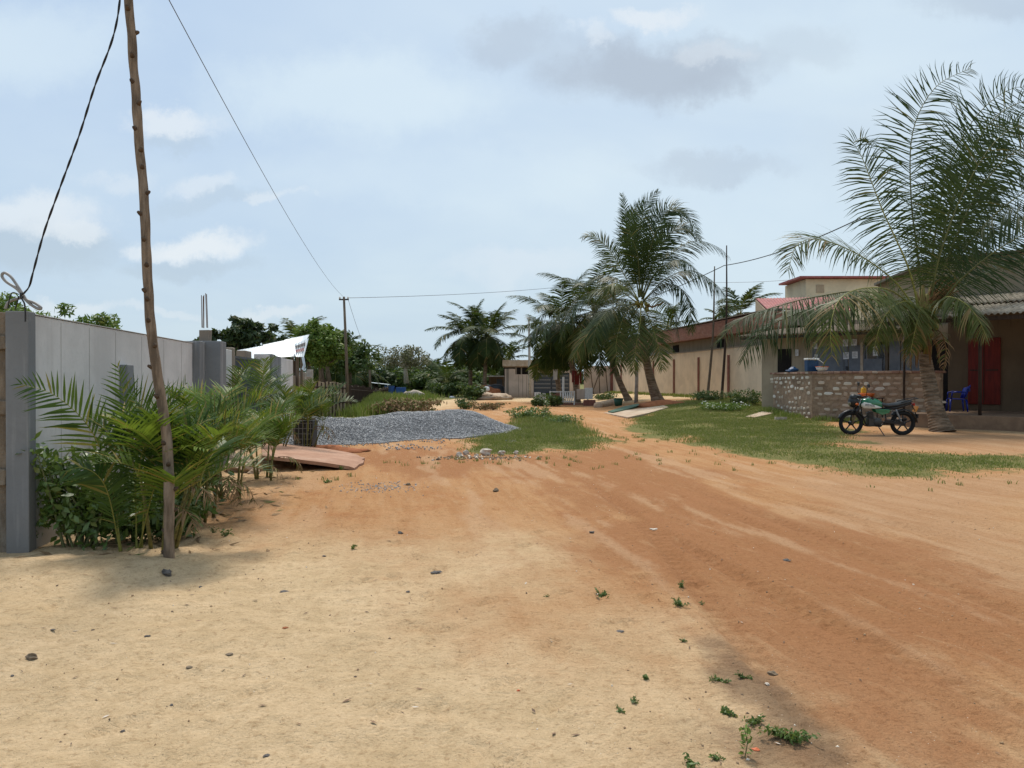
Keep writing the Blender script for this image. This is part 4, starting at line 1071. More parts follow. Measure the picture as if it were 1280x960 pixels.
tree('breadfruit_tree', P(345, 478, 43), 'small dark tree right of the tufted tree above the sheet roof', 3.1, .9, 86, M_TREE_DARK, 900, .17, 13, .1, crown_lo=.3)
tree('tree', P(272, 478, 39), 'low dark tree behind the concrete stub with the steel rods', 2.8, 1.1, 87, M_TREE_DARK, 1100, .15, 14, .1, crown_lo=.3)
tree('tree', P(402, 478, 37), 'bright green rounded tree over the precast slab fence', 3.15, 1.3, 88, M_TREE_LIT, 9000, .09, 34, .12, crown_lo=.25)
tree('tree', P(412, 478, 44), 'mid green tree rising behind the bright tree and its power pole', 3.5, 1.4, 89, M_TREE_MID, 4200, .12, 26, .12, crown_lo=.3)
tree('tree', P(385, 478, 46), 'shaded tree between the sheet roof sign and the bright tree', 3.5, 1.3, 90, M_TREE_MID, 3000, .13, 22, .12, crown_lo=.3)
tree('tree', P(437, 478, 55), 'dark leafy tree behind the second stretch of slab fence', 2.9, 2.2, 91, M_TREE_MID, 3200, .17, 24, .12, crown_lo=.2)
tree('tree', P(508, 478, 76), 'half bare pale branched tree with a white trunk at the road end', 3.9, 2.7, 92, M_TREE_DRY, 2600, .14, 34, .22, M_PALEBARK, crown_lo=.38, cl=.28)
fw = [(462, 88, 4.2, 3), (492, 100, 4.6, 4), (530, 96, 5.2, 4.5), (552, 100, 5.0, 4), (575, 96, 5.4, 4), (612, 92, 5.0, 4), (640, 90, 5.2, 4), (665, 96, 4.6, 3.6), (520, 90, 3.2, 3.6), (545, 92, 3.0, 4), (580, 86, 3.0, 4), (440, 98, 5.0, 4), (475, 90, 3.4, 3.4)]
fl = ['behind the second power pole', 'left of the half bare tree', 'just right of the half bare tree', 'tallest crown right of the road end', 'left behind the palm pair', 'between the palm pair and the brown shed',
      'behind the brown shed', 'rising behind the gate house roof', 'low under the half bare tree', 'low and wide at the road end', 'low below the palm pair', 'far left, over the fence end', 'low behind the blue barrels']
for i, ((px, d, h, R), w_) in enumerate(zip(fw, fl)):
    b = P(px, 478, d); b[2] = -.1
    tree('forest_tree', b, 'dark tree of the far wood, ' + w_, h * .76, R * .9, 120 + i, M_TREE_DARK if i % 3 == 0 else M_TREE_MID, 1700, .28, 20, .2, crown_lo=.08, group='trees of the far wood')
def far_wood():
    r = np.random.RandomState(5); CL = []
    for i in range(190):
        x = r.uniform(-150, 170); y = r.uniform(118, 165) ; h = r.uniform(2.6, 4.2)
        CL.append((np.array((x, y, h * .5)), np.array((r.uniform(3.5, 7), 4, h * .55))))
    for i in range(26):                                            # woods beyond the compounds to the left
        x = r.uniform(-75, -22); CL.append((np.array((x, r.uniform(55, 90), 2)), np.array((4.5, 4, 2.3))))
    V, Q = leaf_cloud(CL, 34000, .55, 6)
    V[:, 2] = np.maximum(V[:, 2], 0)
    tag(np_mesh('far_wood', V, Q, M_TREE_DARK), 'dense dark green wood closing the view at the horizon', 'wood', kind='stuff')
far_wood()

# ------------------------------------------------------------------ left: grey compound wall
def Lw(d, off=0.0, z=0.0): return np.array((-4.39 - .157 * (d - 6.8) + off * .988, d + off * .155, z))
def seg_box(mb, f, a, b, o0, o1, z0, z1, mi=0, z1b=None):
    z1b = z1 if z1b is None else z1b
    bt = [f(a, o0, z0), f(a, o1, z0), f(b, o1, z0), f(b, o0, z0)]
    tp = [f(a, o0, z1), f(a, o1, z1), f(b, o1, z1b), f(b, o0, z1b)]
    return mb.hexa(bt, tp, mi)
w = empty('compound_wall', Lw(6.8), 'pale grey rendered compound wall with dark grey pillars along the left of the road', 'wall')
def wpart(name, a, b, o0, o1, z0, z1, m, parent=w, bev=.008, z1b=None):
    mb = MB(); seg_box(mb, Lw, a, b, o0, o1, z0, z1, 0, z1b); return mb.build(name, m, parent, bevel=bev)
wpart('rendered_panel', 6.99, 12.45, -.265, -.065, -.3, 2.2, M_GREY_RENDER)
wpart('coping', 6.99, 12.45, -.28, -.053, 2.203, 2.212, M_JOINT, bev=.002)
wpart('pillar', 6.84, 6.985, -.24, -.045, -.3, 2.225, M_DARK_PAINT)
wpart('short_pillar', 9.15, 9.37, -.062, .03, -.2, 1.78, M_DARK_PAINT)
wpart('pillar', 12.46, 12.80, -.2, .05, -.3, 2.24, M_DARK_PAINT)
wpart('pillar', 12.81, 13.25, -.2, .30, -.3, 2.26, M_DARK_PAINT)
wpart('rendered_panel', 13.26, 15.15, -.2, 0, -.3, 2.19, M_GREY_RENDER)
wpart('pillar', 15.16, 15.42, -.24, .01, -.3, 2.25, M_RAW_CONC, bev=.02)
wpart('concrete_post', 17.6, 18.3, -.42, -.20, -.3, 2.28, M_RAW_CONC, bev=.02)
wpart('rendered_panel', 18.6, 19.75, -.2, 0, -.3, 2.23, M_GREY_RENDER)
wpart('pillar', 19.76, 20.3, -.2, .05, -.3, 2.27, M_DARK_PAINT)
wpart('pillar', 20.31, 21.4, -.2, .04, -.3, 2.24, M_DARK_PAINT)
wpart('rendered_panel', 21.41, 24.2, -.2, 0, -.3, 2.22, M_GREY_RENDER)
mb = MB()
for k in range(5):
    q = Lw(13.0 + .07 * (k % 3), -.05 + .08 * (k // 3), 2.5)
    mb.tube([q, q + (random.uniform(-.02, .02), 0, .55 + .1 * random.random())], .007, 5)
mb.build('steel_rods', M_REBAR, w)
MB().box(Lw(13.05, 0, 2.36), (.15, .15, .2), jit=.012).build('concrete_stub', M_RAW_CONC, w)
mb = MB()
for dd in (7.55, 8.25, 9.02, 9.95, 10.9, 11.8): mb.hexa([Lw(dd, -.0645, .1), Lw(dd, -.0625, .1), Lw(dd + .012, -.0625, .1), Lw(dd + .012, -.0645, .1)], [Lw(dd, -.0645, 2.17), Lw(dd, -.0625, 2.17), Lw(dd + .012, -.0625, 2.17), Lw(dd + .012, -.0645, 2.17)])
mb.build('render_joints', M_JOINT, w)
# round vent grille
mb = MB(); c = Lw(14.2, .012, 1.86); nrm = np.array((.988, .155, 0)); tw = np.array((-.155, .988, 0))
ring = [c + tw * .17 * math.cos(a) + UP * .17 * math.sin(a) + nrm * .01 for a in np.linspace(0, 2 * math.pi, 25)]
mb.tube(ring, .022, 6)
for zz in (-.10, -.05, 0, .05, .10):
    hw = math.sqrt(.16 ** 2 - zz ** 2); mb.tube([c - tw * hw + UP * zz, c + tw * hw + UP * zz], .012, 4)
mb.build('round_vent', M_WHITE, w)
# barred gate
gt = empty('barred_gate', Lw(15.6), 'dark grey barred metal gate in the grey wall, seen above the areca fronds', 'gate')
mb = MB()
for i in range(26):
    dd = 15.62 + i * .112; q = Lw(dd, -.04, 0.1); mb.tube([q, q + (0, 0, 1.98)], .016, 4)
mb.build('bars', M_GATE, gt)
mb = MB()
for zz in (.14, 1.0, 2.04): seg_box(mb, Lw, 15.45, 18.55, -.065, -.015, zz, zz + .05)
mb.build('rail', M_GATE, gt)
MB().hexa([Lw(15.6, -.10, .1), Lw(15.6, -.095, .1), Lw(18.45, -.095, .1), Lw(18.45, -.10, .1)], [Lw(15.6, -.10, 1.45), Lw(15.6, -.095, 1.45), Lw(18.45, -.095, 1.45), Lw(18.45, -.10, 1.45)]).build('sheet_panel', M_GATE, gt)
# raw concrete neighbour wall at the left edge of the view
nb = empty('raw_concrete_wall', (-5, 6.6, 0), 'rough brown board marked concrete wall at the far left edge', 'wall')
mb = MB()
for (x0, x1, y0) in ((-4.86, -4.64, 6.86), (-5.3, -4.87, 6.90), (-7.5, -5.31, 6.92)):
    mb.box(((x0 + x1) / 2, y0 + .12, .96), (x1 - x0 - .004, .24, 2.52), jit=.01)
mb.build('wall', M_BOARD_CONC, nb, bevel=.01)
mb = MB()
for zz in (1.94, 1.35, .7): mb.box((-4.74, 6.84, zz), (.22, .05, .12), jit=.02)
mb.build('mortar_lumps', M_BOARD_CONC, nb, bevel=.01)

# conduit loops and cable on the pillar top
cd = empty('conduit_coil', P(27, 386, 6.6), 'looped grey conduit tied in a bow on top of the wall pillar', 'conduit')
def pl(pts, d=6.6): return catmull([P(u, v, d + (q[0] if q else 0)) for (u, v, *q) in pts], 40)
mb = MB(); mb.tube(pl([(27, 367), (20, 360), (8, 352), (3, 345), (6, 341), (14, 346), (22, 357), (29, 368)]), .0125, 8, cap=True)
mb.tube(pl([(25, 364), (30, 372), (38, 380), (48, 386), (52, 385), (44, 379), (34, 375), (29, 368)], 6.62), .0125, 8)
mb.tube(pl([(29, 372), (20, 374), (11, 378), (7, 386)], 6.64), .013, 8)
mb.build('conduit', M_CONDUIT, cd, True)
mb = MB()
mb.tube(pl([(30, 366), (26, 370), (28, 374), (31, 380), (32, 390), (32, 402)], 6.56), .007, 6); mb.tube(pl([(24, 368), (16, 366), (12, 375), (10, 386)], 6.6), .005, 6)
mb.tube(pl([(24, 370), (22, 378), (19, 387)], 6.6), .005, 6)
mb.torus(P(28, 369, 6.6), .02, .008, 'x', 12, 6)
mb.build('cable_tie', M_CABLE, cd, True)

# leaning debarked pole
pb = P(210, 0, 6.37); pb[2] = gz(pb[0], pb[1]) - .08
po = empty('wooden_pole', pb, 'tall knotty debarked wooden pole leaning left in the sand', 'pole')
cl = [(210, 0, 0), (211, 600, 0), (206, 530, 0), (197, 470, 0), (188, 400, 0), (184, 330, 0), (181, 250, 0), (175, 180, 0), (169, 90, 0), (163, 10, 0), (157, -80, 0)]
path = [pb] + [P(u, v, 6.37) for u, v, _ in cl[1:]]
C = catmull(path, 150); tt = np.linspace(0, 1, 150)
rad = .044 - .009 * tt + np.array([.0045 * mnoise.noise(Vector((a * 30, 0, 0))) for a in tt])
C[:, 0] += [.006 * mnoise.noise(Vector((a * 22, 5, 0))) for a in tt]
mb = MB(); mb.tube(C, rad, 14)
mb.build('shaft', M_POLE, po, True)
mb = MB(); rk = np.random.RandomState(12)
for i in range(27):
    t = .03 + .95 * i / 27 + rk.uniform(-.012, .012); k = int(t * 149); a = rk.choice([0.2, math.pi - .2, -1.2, -1.9, -1.57]) + rk.normal(0, .3)
    o = np.array((math.cos(a), math.sin(a), 0)); q = C[k] + o * rad[k] * .8
    mb.tube([q, q + o * .022 + (0, 0, .01), q + o * rk.uniform(.026, .04) + (0, 0, .018)], [.021, .015, .010], 7)
mb.build('knots', M_KNOT, po, True)
# black service cable from the pole to the wall
ca = [P(u, v, d) for u, v, d in ((153, -40, 6.4), (151, 5, 6.4), (142, 50, 6.42), (120, 108, 6.45), (100, 170, 6.5), (74, 240, 6.53), (56, 290, 6.55), (42, 340, 6.57), (37, 358, 6.58), (30, 367, 6.58))]
mb = MB(); cc = catmull(ca, 240); th = np.linspace(0, 60, 240)
mb.tube(cc + np.stack([np.cos(th), np.sin(th), 0 * th], -1) * .004, .0058, 5)
mb.tube(cc - np.stack([np.cos(th), np.sin(th), 0 * th], -1) * .004, .0058, 5)
tag(mb.build('service_cable', M_CABLE, None, True), 'twisted black cable hanging from the leaning pole to the wall pillar', 'cable')

# ------------------------------------------------------------------ driveway slab, shed, fence, power poles
rp = MB()
n = 14; top = []; fr = np.array((-4.55, 13.0)); 
def ramp_pt(s, t):
    # s across (0 near edge), t along from the wall (0) to the tip (1)
    a0, a1 = np.array((-4.35, 12.95)), np.array((-5.35, 15.9)); b0, b1 = np.array((-2.78, 13.1)), np.array((-3.30, 15.6))
    p = (a0 * (1 - s) + a1 * s) * (1 - t) + (b0 * (1 - s) + b1 * s) * t
    p = p + np.array((.18, 0)) * math.sin(math.pi * min(1, s * 1.0)) * t + (.10 * t * t * mnoise.noise(Vector((s * 9, 3, 1))), .05 * mnoise.noise(Vector((s * 2, t * 7, 1))))
    z = .235 * (1 - t) ** .75 + .035 + .02 * math.sin(math.pi * s)
    return np.array((p[0], p[1], z))
V = []; Fs = []; m_ = 16
for k, dz in ((0, 0), (1, -.06)):
    for i in range(m_ + 1):
        for j in range(m_ + 1): V.append(ramp_pt(i / m_, j / m_) + (0, 0, dz))
w1 = m_ + 1; o = w1 * w1
for i in range(m_):
    for j in range(m_):
        a = i * w1 + j; Fs.append((a, a + 1, a + w1 + 1, a + w1)); Fs.append((o + a, o + a + w1, o + a + w1 + 1, o + a + 1))
for i in range(m_):
    a = i; Fs.append((a, o + a, o + a + 1, a + 1)); a = m_ * w1 + i; Fs.append((a, a + 1, o + a + 1, o + a))
    a = i * w1; Fs.append((a, a + w1, o + a + w1, o + a)); a = i * w1 + m_; Fs.append((a, o + a, o + a + w1, a + w1))
rp.add(V, Fs); rp.build  # surface
ramp = rp.build('driveway_slab', M_RAMP, None, False)
tag(ramp, 'reddish concrete driveway slab tilting up from the sand to the barred gate', 'ramp')
mb = MB()
for i, (x, y, s) in enumerate(((-4.5, 12.8, .2), (-4.75, 12.95, .26), (-4.35, 12.55, .1), (-5.2, 13.6, .28))):
    tag(MB().blob((x, y, s * .3), (s, s * .8, s * .6), 9, 6, .35, 0, 30 + i).build('rubble_lump', M_PALEC),
        ['pinkish rubble lump under the near edge of the driveway slab', 'bigger rubble block behind the fourth areca clump', 'small rubble chunk in front of the driveway slab', 'rubble boulder half hidden under the driveway slab'][i], 'rubble', 'rubble lumps at the driveway slab')
# red earth lip behind the slab
xs = [(-3.7, 16.5, .55, .3, .10), (-4.4, 17.0, .6, .35, .13)]
mb = MB()
for i, (x, y, a, b, h) in enumerate(xs): mb.blob((x, y, -.02), (a, b, h), 16, 8, .25, 0, 40 + i)
tag(mb.build('earth_bank', M_TERRA, None, True), 'small bank of red earth between the driveway slab and the gravel heap', 'earth bank')
# checkered pot
pt = empty('checkered_pot', (-4.75, 17.1, 0), 'dark checkered square planter at the end of the areca row', 'planter')
MB().box((-4.75, 17.1, .33), (.42, .42, .66), taper=1.08).build('pot', M_DKMETAL, pt, bevel=.01)
mb = MB()
for i in range(5): mb.box((-4.75, 16.875, .12 + i * .12), (.44, .006, .012)); mb.box((-4.93 + i * .09, 16.875, .33), (.012, .008, .6))
mb.build('grid_lines', M_CONDUIT, pt)
MB().box((-4.75, 17.1, .68), (.36, .36, .04)).build('soil', M_STONE_B, pt)

# brown block wall and precast slab fence
fe = empty('block_wall', Lw(24.3), 'low brown block wall with capped posts continuing beyond the grey wall', 'wall')
def fpart(name, a, b, o0, o1, z0, z1, m, parent, z1b=None, bev=.01):
    mb = MB(); seg_box(mb, Lw, a, b, o0, o1, z0, z1, 0, z1b); return mb.build(name, m, parent, bevel=bev)
fpart('wall', 24.3, 27.1, -.15, 0, -.3, 1.72, M_RAW_CONC, fe); fpart('wall', 27.3, 29.4, -.15, 0, -.3, 1.70, M_RAW_CONC, fe)
fpart('post', 27.1, 27.28, -.18, .06, -.3, 1.85, M_CONCPOLE, fe); fpart('post', 29.42, 29.62, -.18, .06, -.3, 1.98, M_CONCPOLE, fe)
mb = MB()
for i in range(7): seg_box(mb, Lw, 24.3, 29.4, .001, .006, .2 + i * .21, .213 + i * .21)
mb.build('mortar_joints', M_RAW_CONC, fe)
def fence_run(label, A, B, z0f, h0, h1, sw=.41, m=M_FENCE):
    A = np.array(A, float); B = np.array(B, float); L = np.linalg.norm(B - A); t = (B - A) / L; nrm_ = np.array((-t[1], t[0])) * -1
    fo = empty('slab_fence', (A[0], A[1], 0), label, 'fence'); nseg = int(L / sw); mb = MB(); mp = MB()
    R_ = np.array([[t[0], nrm_[0], 0], [t[1], nrm_[1], 0], [0, 0, 1]])
    for i in range(nseg):
        c = A + t * (i + .5) * sw; h = h0 + (h1 - h0) * i / nseg + random.uniform(-.03, .03)
        mb.box((c[0], c[1], (h + z0f) / 2), (sw * .80, .07, h - z0f), R_, jit=.008)
        q = A + t * i * sw + nrm_ * .03; mp = MB(); mp.tube([(q[0], q[1], z0f), (q[0], q[1], h + random.uniform(-.05, .12))], .05, 5); mp.build('stake', M_DARKWOOD, fo)
    mb.build('slab_panel', m, fo, bevel=.006)
    mb = MB()
    for zz in (.45, .95): a_ = np.append(A - nrm_ * -.05, h0 * zz * .9); b_ = np.append(B - nrm_ * -.05, h1 * zz * .9); mb.tube([a_, b_], .03, 4)
    mb.build('rail', M_DARKWOOD, fo); return fo
fence_run('brown precast slab fence with dark gaps, nearer stretch just before the power pole', (-8.0, 29.8), (-7.5, 33.5), -.2, 1.52, 1.40)
fence_run('lower paler precast slab fence running away beyond the power pole', (-7.42, 33.9), (-9.4, 50), -.4, 1.32, .92, m=M_RAW_CONC)
fence_run('farthest low dark fence at the left end of the road', (-9.5, 50.5), (-12.0, 72), -.4, .9, .8, .8)

# sheet roof shed with torn sign sheet
sh = empty('roof_shed', (-7.4, 26, 0), 'white sheet roofed shed behind the grey wall with a torn printed sheet at its corner', 'shed')
A1, A2, A3, A4 = P(297, 438, 30), P(387, 421, 25.2), P(374, 447, 24.4), P(296, 450, 27.5)
def sheet(A, B, C_, D, nu, nv, amp, thick=.012):
    V = []; 
    nrm = unit(np.cross(np.array(B) - A, np.array(D) - A)); nrm = nrm if nrm[2] > 0 else -nrm
    for k in (0, 1):
        for i in range(nu + 1):
            for j in range(nv + 1):
                u, v = i / nu, j / nv
                V.append((np.array(A) * (1 - u) + np.array(B) * u) * (1 - v) + (np.array(D) * (1 - u) + np.array(C_) * u) * v + nrm * (amp * math.cos(math.pi * i) - thick * k))
    Fs = []; w_ = nv + 1; o = (nu + 1) * w_
    for i in range(nu):
        for j in range(nv):
            a = i * w_ + j; Fs.append((a, a + 1, a + w_ + 1, a + w_)); Fs.append((o + a, o + a + w_, o + a + w_ + 1, o + a + 1))
        a = i * w_; Fs.append((a, a + w_, o + a + w_, o + a)); a = i * w_ + nv; Fs.append((a, o + a, o + a + w_, a + w_))
    for j in range(nv):
        a = j; Fs.append((a, o + a, o + a + 1, a + 1)); a = nu * w_ + j; Fs.append((a, a + 1, o + a + 1, o + a))
    return V, Fs
r5 = np.random.RandomState(5)
mb = MB(); 
for (u0, u1, lift) in ((0, .42, 0), (.40, .72, .03), (.70, 1, .06)):
    a = A1 * (1 - u0) + A2 * u0 + (0, 0, lift); b = A1 * (1 - u1) + A2 * u1 + (0, 0, lift * 1.3); c = A4 * (1 - u1) + A3 * u1 + (0, 0, lift); d = A4 * (1 - u0) + A3 * u0 + (0, 0, lift * .6)
    V, Fs = sheet(a, b, c, d, 36, 3, .014); mb.add(V, Fs)
mb.build('roof', M_TIN, sh)
S1, S2, S3, S4 = P(367, 430.5, 24.9), P(386, 423, 24.8), P(380, 446, 24.2), P(370, 446, 24.3)
V, Fs = sheet(S1, S2, S3, S4, 10, 8, .01); MB().add(V, Fs).build('printed_sheet', M_TIN, sh)
mk = MB(); mr = MB(); nS = unit(np.cross(S2 - S1, S4 - S1)); nS = nS if nS[1] < 0 else -nS
def on_sheet(u, v): return (S1 * (1 - u) + S2 * u) * (1 - v) + (S4 * (1 - u) + S3 * u) * v + nS * .03
for row, (v0, v1, m_b, cnt) in enumerate(((.22, .42, mk, 9), (.52, .72, mr, 7))):
    for i in range(cnt):
        u0 = .12 + .78 * i / cnt; u1 = u0 + .78 / cnt * .72
        m_b.prism([on_sheet(u0, v0), on_sheet(u1, v0), on_sheet(u1, v1 - .06 * (i % 2)), on_sheet(u0, v1)], nS * .004)
mk.build('dark_print', M_DARKWOOD, sh); mr.build('red_print', M_REDROOF, sh)
mb = MB(); mb.prism([P(377, 447, 24.2), P(380, 446, 24.2), P(382, 458, 24.1), P(380, 464, 24.1), P(377, 461, 24.1), P(379, 456, 24.15)], (0, .02, 0)); mb.build('torn_strip', M_TIN, sh)
mb = MB()
for (u, d) in ((372, 24.9), (377, 24.6), (366, 27), (345, 28), (300, 29)):
    q = P(u, 450, d); mb.tube([(q[0], q[1], -.1), (q[0], q[1], 2.4)], .05, 6)
mb.build('post', M_WOODGREY, sh)
mb = MB(); q0, q1 = P(369, 480, 26.2), P(300, 480, 29.5); mb.hexa([q0 * (1, 1, 0), q0 * (1, 1, 0) + (0, .1, 0), q1 * (1, 1, 0) + (0, .1, 0), q1 * (1, 1, 0)], [q0 * (1, 1, 0) + (0, 0, 2.25), q0 * (1, 1, 0) + (0, .1, 2.25), q1 * (1, 1, 0) + (0, .1, 2.25), q1 * (1, 1, 0) + (0, 0, 2.25)])
mb.build('back_wall', M_DARKWOOD, sh)

def power_pole(base_uv, d, top_uv, label, r=.065, arm=.42, m=M_WOODGREY, cross=True, zb=0):
    b = P(base_uv, 0, d); b[2] = zb - .1; tp = P(top_uv[0], top_uv[1], d)
    t = empty('utility_pole', b, label, 'pole'); mb = MB(); mb.tube([b, (b + tp) / 2 + (.02, 0, 0), tp], [r * 1.2, r, r * .75], 9); mb.build('shaft', m, t, True)
    if cross:
        mb = MB(); c = tp - (0, 0, .12); mb.box(c, (arm, .06, .06)); mb.build('crossarm', M_DKMETAL, t)
        for s in (-1, 1):
            mb = MB(); q = c + (s * arm * .42, 0, .03); mb.tube([q, q + (0, 0, .05), q + (0, 0, .1)], [.03, .04, .02], 8); mb.build('insulator', M_WHITE, t, True)
    return tp
T1 = power_pole(435, 32.2, (430, 371), 'weathered wooden power pole standing by the slab fence behind the gravel')
T2 = power_pole(463, 62, (461, 443), 'smaller wooden power pole farther along the left fence', .10, .5)
T3 = power_pole(662, 63, (661, 397), 'pale concrete lamp pole in front of the gate house', .11, .3, M_CONCPOLE, True)
T5 = power_pole(795, 43, (796, 446), 'short grey concrete post between the two middle palm trunks', .10, .3, M_CONCPOLE, False, .3)
def wire(name, a, b, sag, r, label, m=M_WIRE, n=40):
    a = np.array(a, float); b = np.array(b, float); t = np.linspace(0, 1, n)[:, None]
    p = a * (1 - t) + b * t - UP * sag * 4 * t * (1 - t); mb = MB(); mb.tube(p, r, 5)
    return tag(mb.build(name, m, None, True), label, 'wire')
wire('overhead_wire', P(196, -30, 6.6), T1 + (0, 0, -.02), .35, .0045, 'thin wire dropping from the top left of the view to the wooden power pole')
wire('overhead_wire', T1 + (.15, 0, 0), T2 + (0, 0, 0), .3, .008, 'thin wire between the two wooden power poles on the left')
wire('overhead_wire', T1 + (.2, 0, -.05), P(800, 346, 58), .3, .010, 'faint wire crossing the sky from the wooden power pole to the middle palms')
wire('overhead_wire', P(800, 346, 58), P(1010, 348, 48), .35, .012, 'faint wire running on from the middle palms to the upper red roof')
wire('black_overhead_cable', P(660, 400, 63), P(905, 332, 40), .9, .022, 'thick black cable passing behind the tallest middle palm', M_CABLE)
wire('black_overhead_cable', P(905, 332, 40), P(1075, 273, 26.5), .25, .022, 'thick black cable rising from the thin masts to the big right palm', M_CABLE)

# ------------------------------------------------------------------ right: cream compound wall and building with terracotta fascia
def Rw(d, off=0.0, z=0.0):
    return np.array((12.6 - .12 * (d - 37) + off * .993, d + off * .119, z))       # off > 0 is away from the road
cw = empty('compound_wall', Rw(37), 'long cream compound wall with red brown posts behind the grass on the right', 'wall')
def rpart(mb, a, b, o0, o1, z0, z1, mi=0, z1b=None): return seg_box(mb, Rw, a, b, o0, o1, z0, z1, mi, z1b)
mb = MB(); rpart(mb, 33.6, 66.6, 0, .2, -.1, 3.32); mb.build('wall', M_CREAM, cw)
mb = MB(); rpart(mb, 33.6, 66.6, -.03, .23, 3.325, 3.38); mb.build('coping', M_RAW_CONC, cw)
for d in (37.1, 41.4, 45.9, 50.4, 54.9, 59.4, 63.8):
    mb = MB(); rpart(mb, d - .11, d + .11, -.07, -.003, -.1, 2.95 if d > 38 else 3.15); mb.build('post', M_POSTRED, cw, bevel=.01)
bd = empty('long_building', Rw(52, 1), 'long single storey building with a terracotta fascia behind the cream wall', 'building')
mb = MB(); rpart(mb, 37.5, 66, .9, 7, -.1, 4.2); mb.build('wall', M_TAN, bd)
mb = MB(); rpart(mb, 37, 66.6, .35, 1.1, 4.15, 5.0, 0, 5.08); mb.build('fascia', M_BAND, bd, bevel=.02)
mb = MB(); rpart(mb, 37, 66.6, .32, 1.3, 5.09, 5.14); mb.build('fascia_coping', M_RAW_CONC, bd)
mb = MB(); rpart(mb, 37, 66.6, 1.12, 7.5, 4.3, 4.6); mb.build('roof', M_ASB, bd)
for d in (44, 52, 60):
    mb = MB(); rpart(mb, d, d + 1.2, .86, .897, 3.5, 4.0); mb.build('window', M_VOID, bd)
mb = MB()
for d in (58.5, 61, 63): mb.blob(Rw(d, 2.2, 5.5), (.55, .5, .55), 12, 8, .05, 0, int(d))
# small roof water tank shape, pinkish end wall
ew = empty('pinkish_wall', (7.9, 66.5, 0), 'pinkish end wall with leaning sticks at the far corner of the cream compound', 'wall')
mb = MB(); mb.box((7.65, 67.0, 1.35), (2.35, .25, 2.9)); mb.box((5.9, 70.0, 1.2), (1.0, .25, 2.6)); mb.build('wall', M_PINKISH, ew)
mb = MB(); mb.box((8.98, 66.9, 1.5), (.3, .5, 3.2)); mb.build('corner_pier', M_POSTRED, ew)
mb = MB()
for u0, v0, u1, v1 in ((740, 492, 752, 458), (738, 461, 742, 493), (748, 456, 750, 494), (757, 460, 760, 494)):
    mb.tube([P(u0, v0, 66.3), P(u1, v1, 66.6)], .05, 5)
mb.build('leaning_sticks', M_WOODGREY, ew)

# far gate house across the road end
gh = empty('gate_house', (2, 66, 0), 'low gate house with a flat roof slab and dark metal gates at the road bend', 'building')
def fb(mb, u0, u1, v0, v1, d, dep=.25, mi=0, zb=None):
    a, b = P(u0, v1, d), P(u1, v0, d)
    if zb is not None: a[2] = zb
    mb.box(((a[0] + b[0]) / 2, d + dep / 2, (a[2] + b[2]) / 2), (b[0] - a[0], dep, b[2] - a[2])); return mb
mb = MB(); fb(mb, 631, 644, 461, 498, 65, .3, zb=-.1); fb(mb, 644, 665, 468, 498, 65.05, .2, zb=-.1); fb(mb, 662, 667, 458, 498, 65, .3, zb=-.1); fb(mb, 712, 716, 458, 498, 65, .3, zb=-.1); fb(mb, 666, 714, 463, 466, 65, .25); mb.build('wall', M_PINKISH, gh)
mb = MB(); fb(mb, 628, 690, 450, 458, 64.7, 5); mb.box((3.2, 68.0, 3.1), (4.2, 5, .4)); mb.build('roof', M_PALEC, gh, bevel=.03)
mb = MB(); mb.box((2.5, 71.5, 1.4), (6.6, .2, 3.0)); mb.build('back_wall', M_VOID, gh)  # black backing: shade under the roof slab put into its colour
mb = MB(); fb(mb, 644, 646, 458, 468, 65.1, .15); fb(mb, 651, 652.5, 458, 468, 65.1, .15); fb(mb, 633, 636, 461, 498, 64.94, .05, zb=-.1); mb.build('pilaster', M_RAW_CONC, gh)
for (u0, u1) in ((667, 689), (689.5, 711.5)):
    mb = MB(); fb(mb, u0, u1, 467, 491, 65.05, .06); lf = mb.build('gate_leaf', M_GATE, gh)
    mb = MB()
    for v in (469.5, 474.5, 479.5, 484.5): fb(mb, u0 + 1, u1 - 1, v, v + .7, 65.0, .04)
    mb.build('slats', M_CHROME, lf)
mb = MB()
for v in (648, 653, 658): fb(mb, v, v + .6, 469, 497, 65.03, .015, zb=0)
mb.build('joints', M_RAW_CONC, gh)
g2 = empty('dark_shed', (-1, 69, 0), 'dark brown shed with a slate blue door left of the gate house', 'shed')
mb = MB(); fb(mb, 611, 629, 471, 498, 70, 3, zb=-.1); mb.build('wall', M_BROWNWALL, g2)
mb = MB(); fb(mb, 609, 630, 469.5, 471, 69.6, 3.6); mb.build('roof', M_TIN, g2)
mb = MB(); fb(mb, 621, 628, 474, 496, 69.93, .05); mb.build('door', M_GATE, g2)
mb = MB()
for u in (613, 617, 620): fb(mb, u, u + .8, 472, 497, 69.9, .06)
mb.build('post', M_WOODGREY, g2)
tag(fb(MB(), 584, 611, 481, 496, 80, .15, zb=-.1).build('board_fence', M_BROWNWALL), 'low brown board fence left of the dark shed under the palm pair', 'fence')
MBm = MB(); MBm.tube([P(617, 497, 66), P(628, 489, 66)], .06, 6)
tag(MBm.build('leaning_plank', M_WOODGREY), 'plank leaning against the corner of the gate house', 'plank')
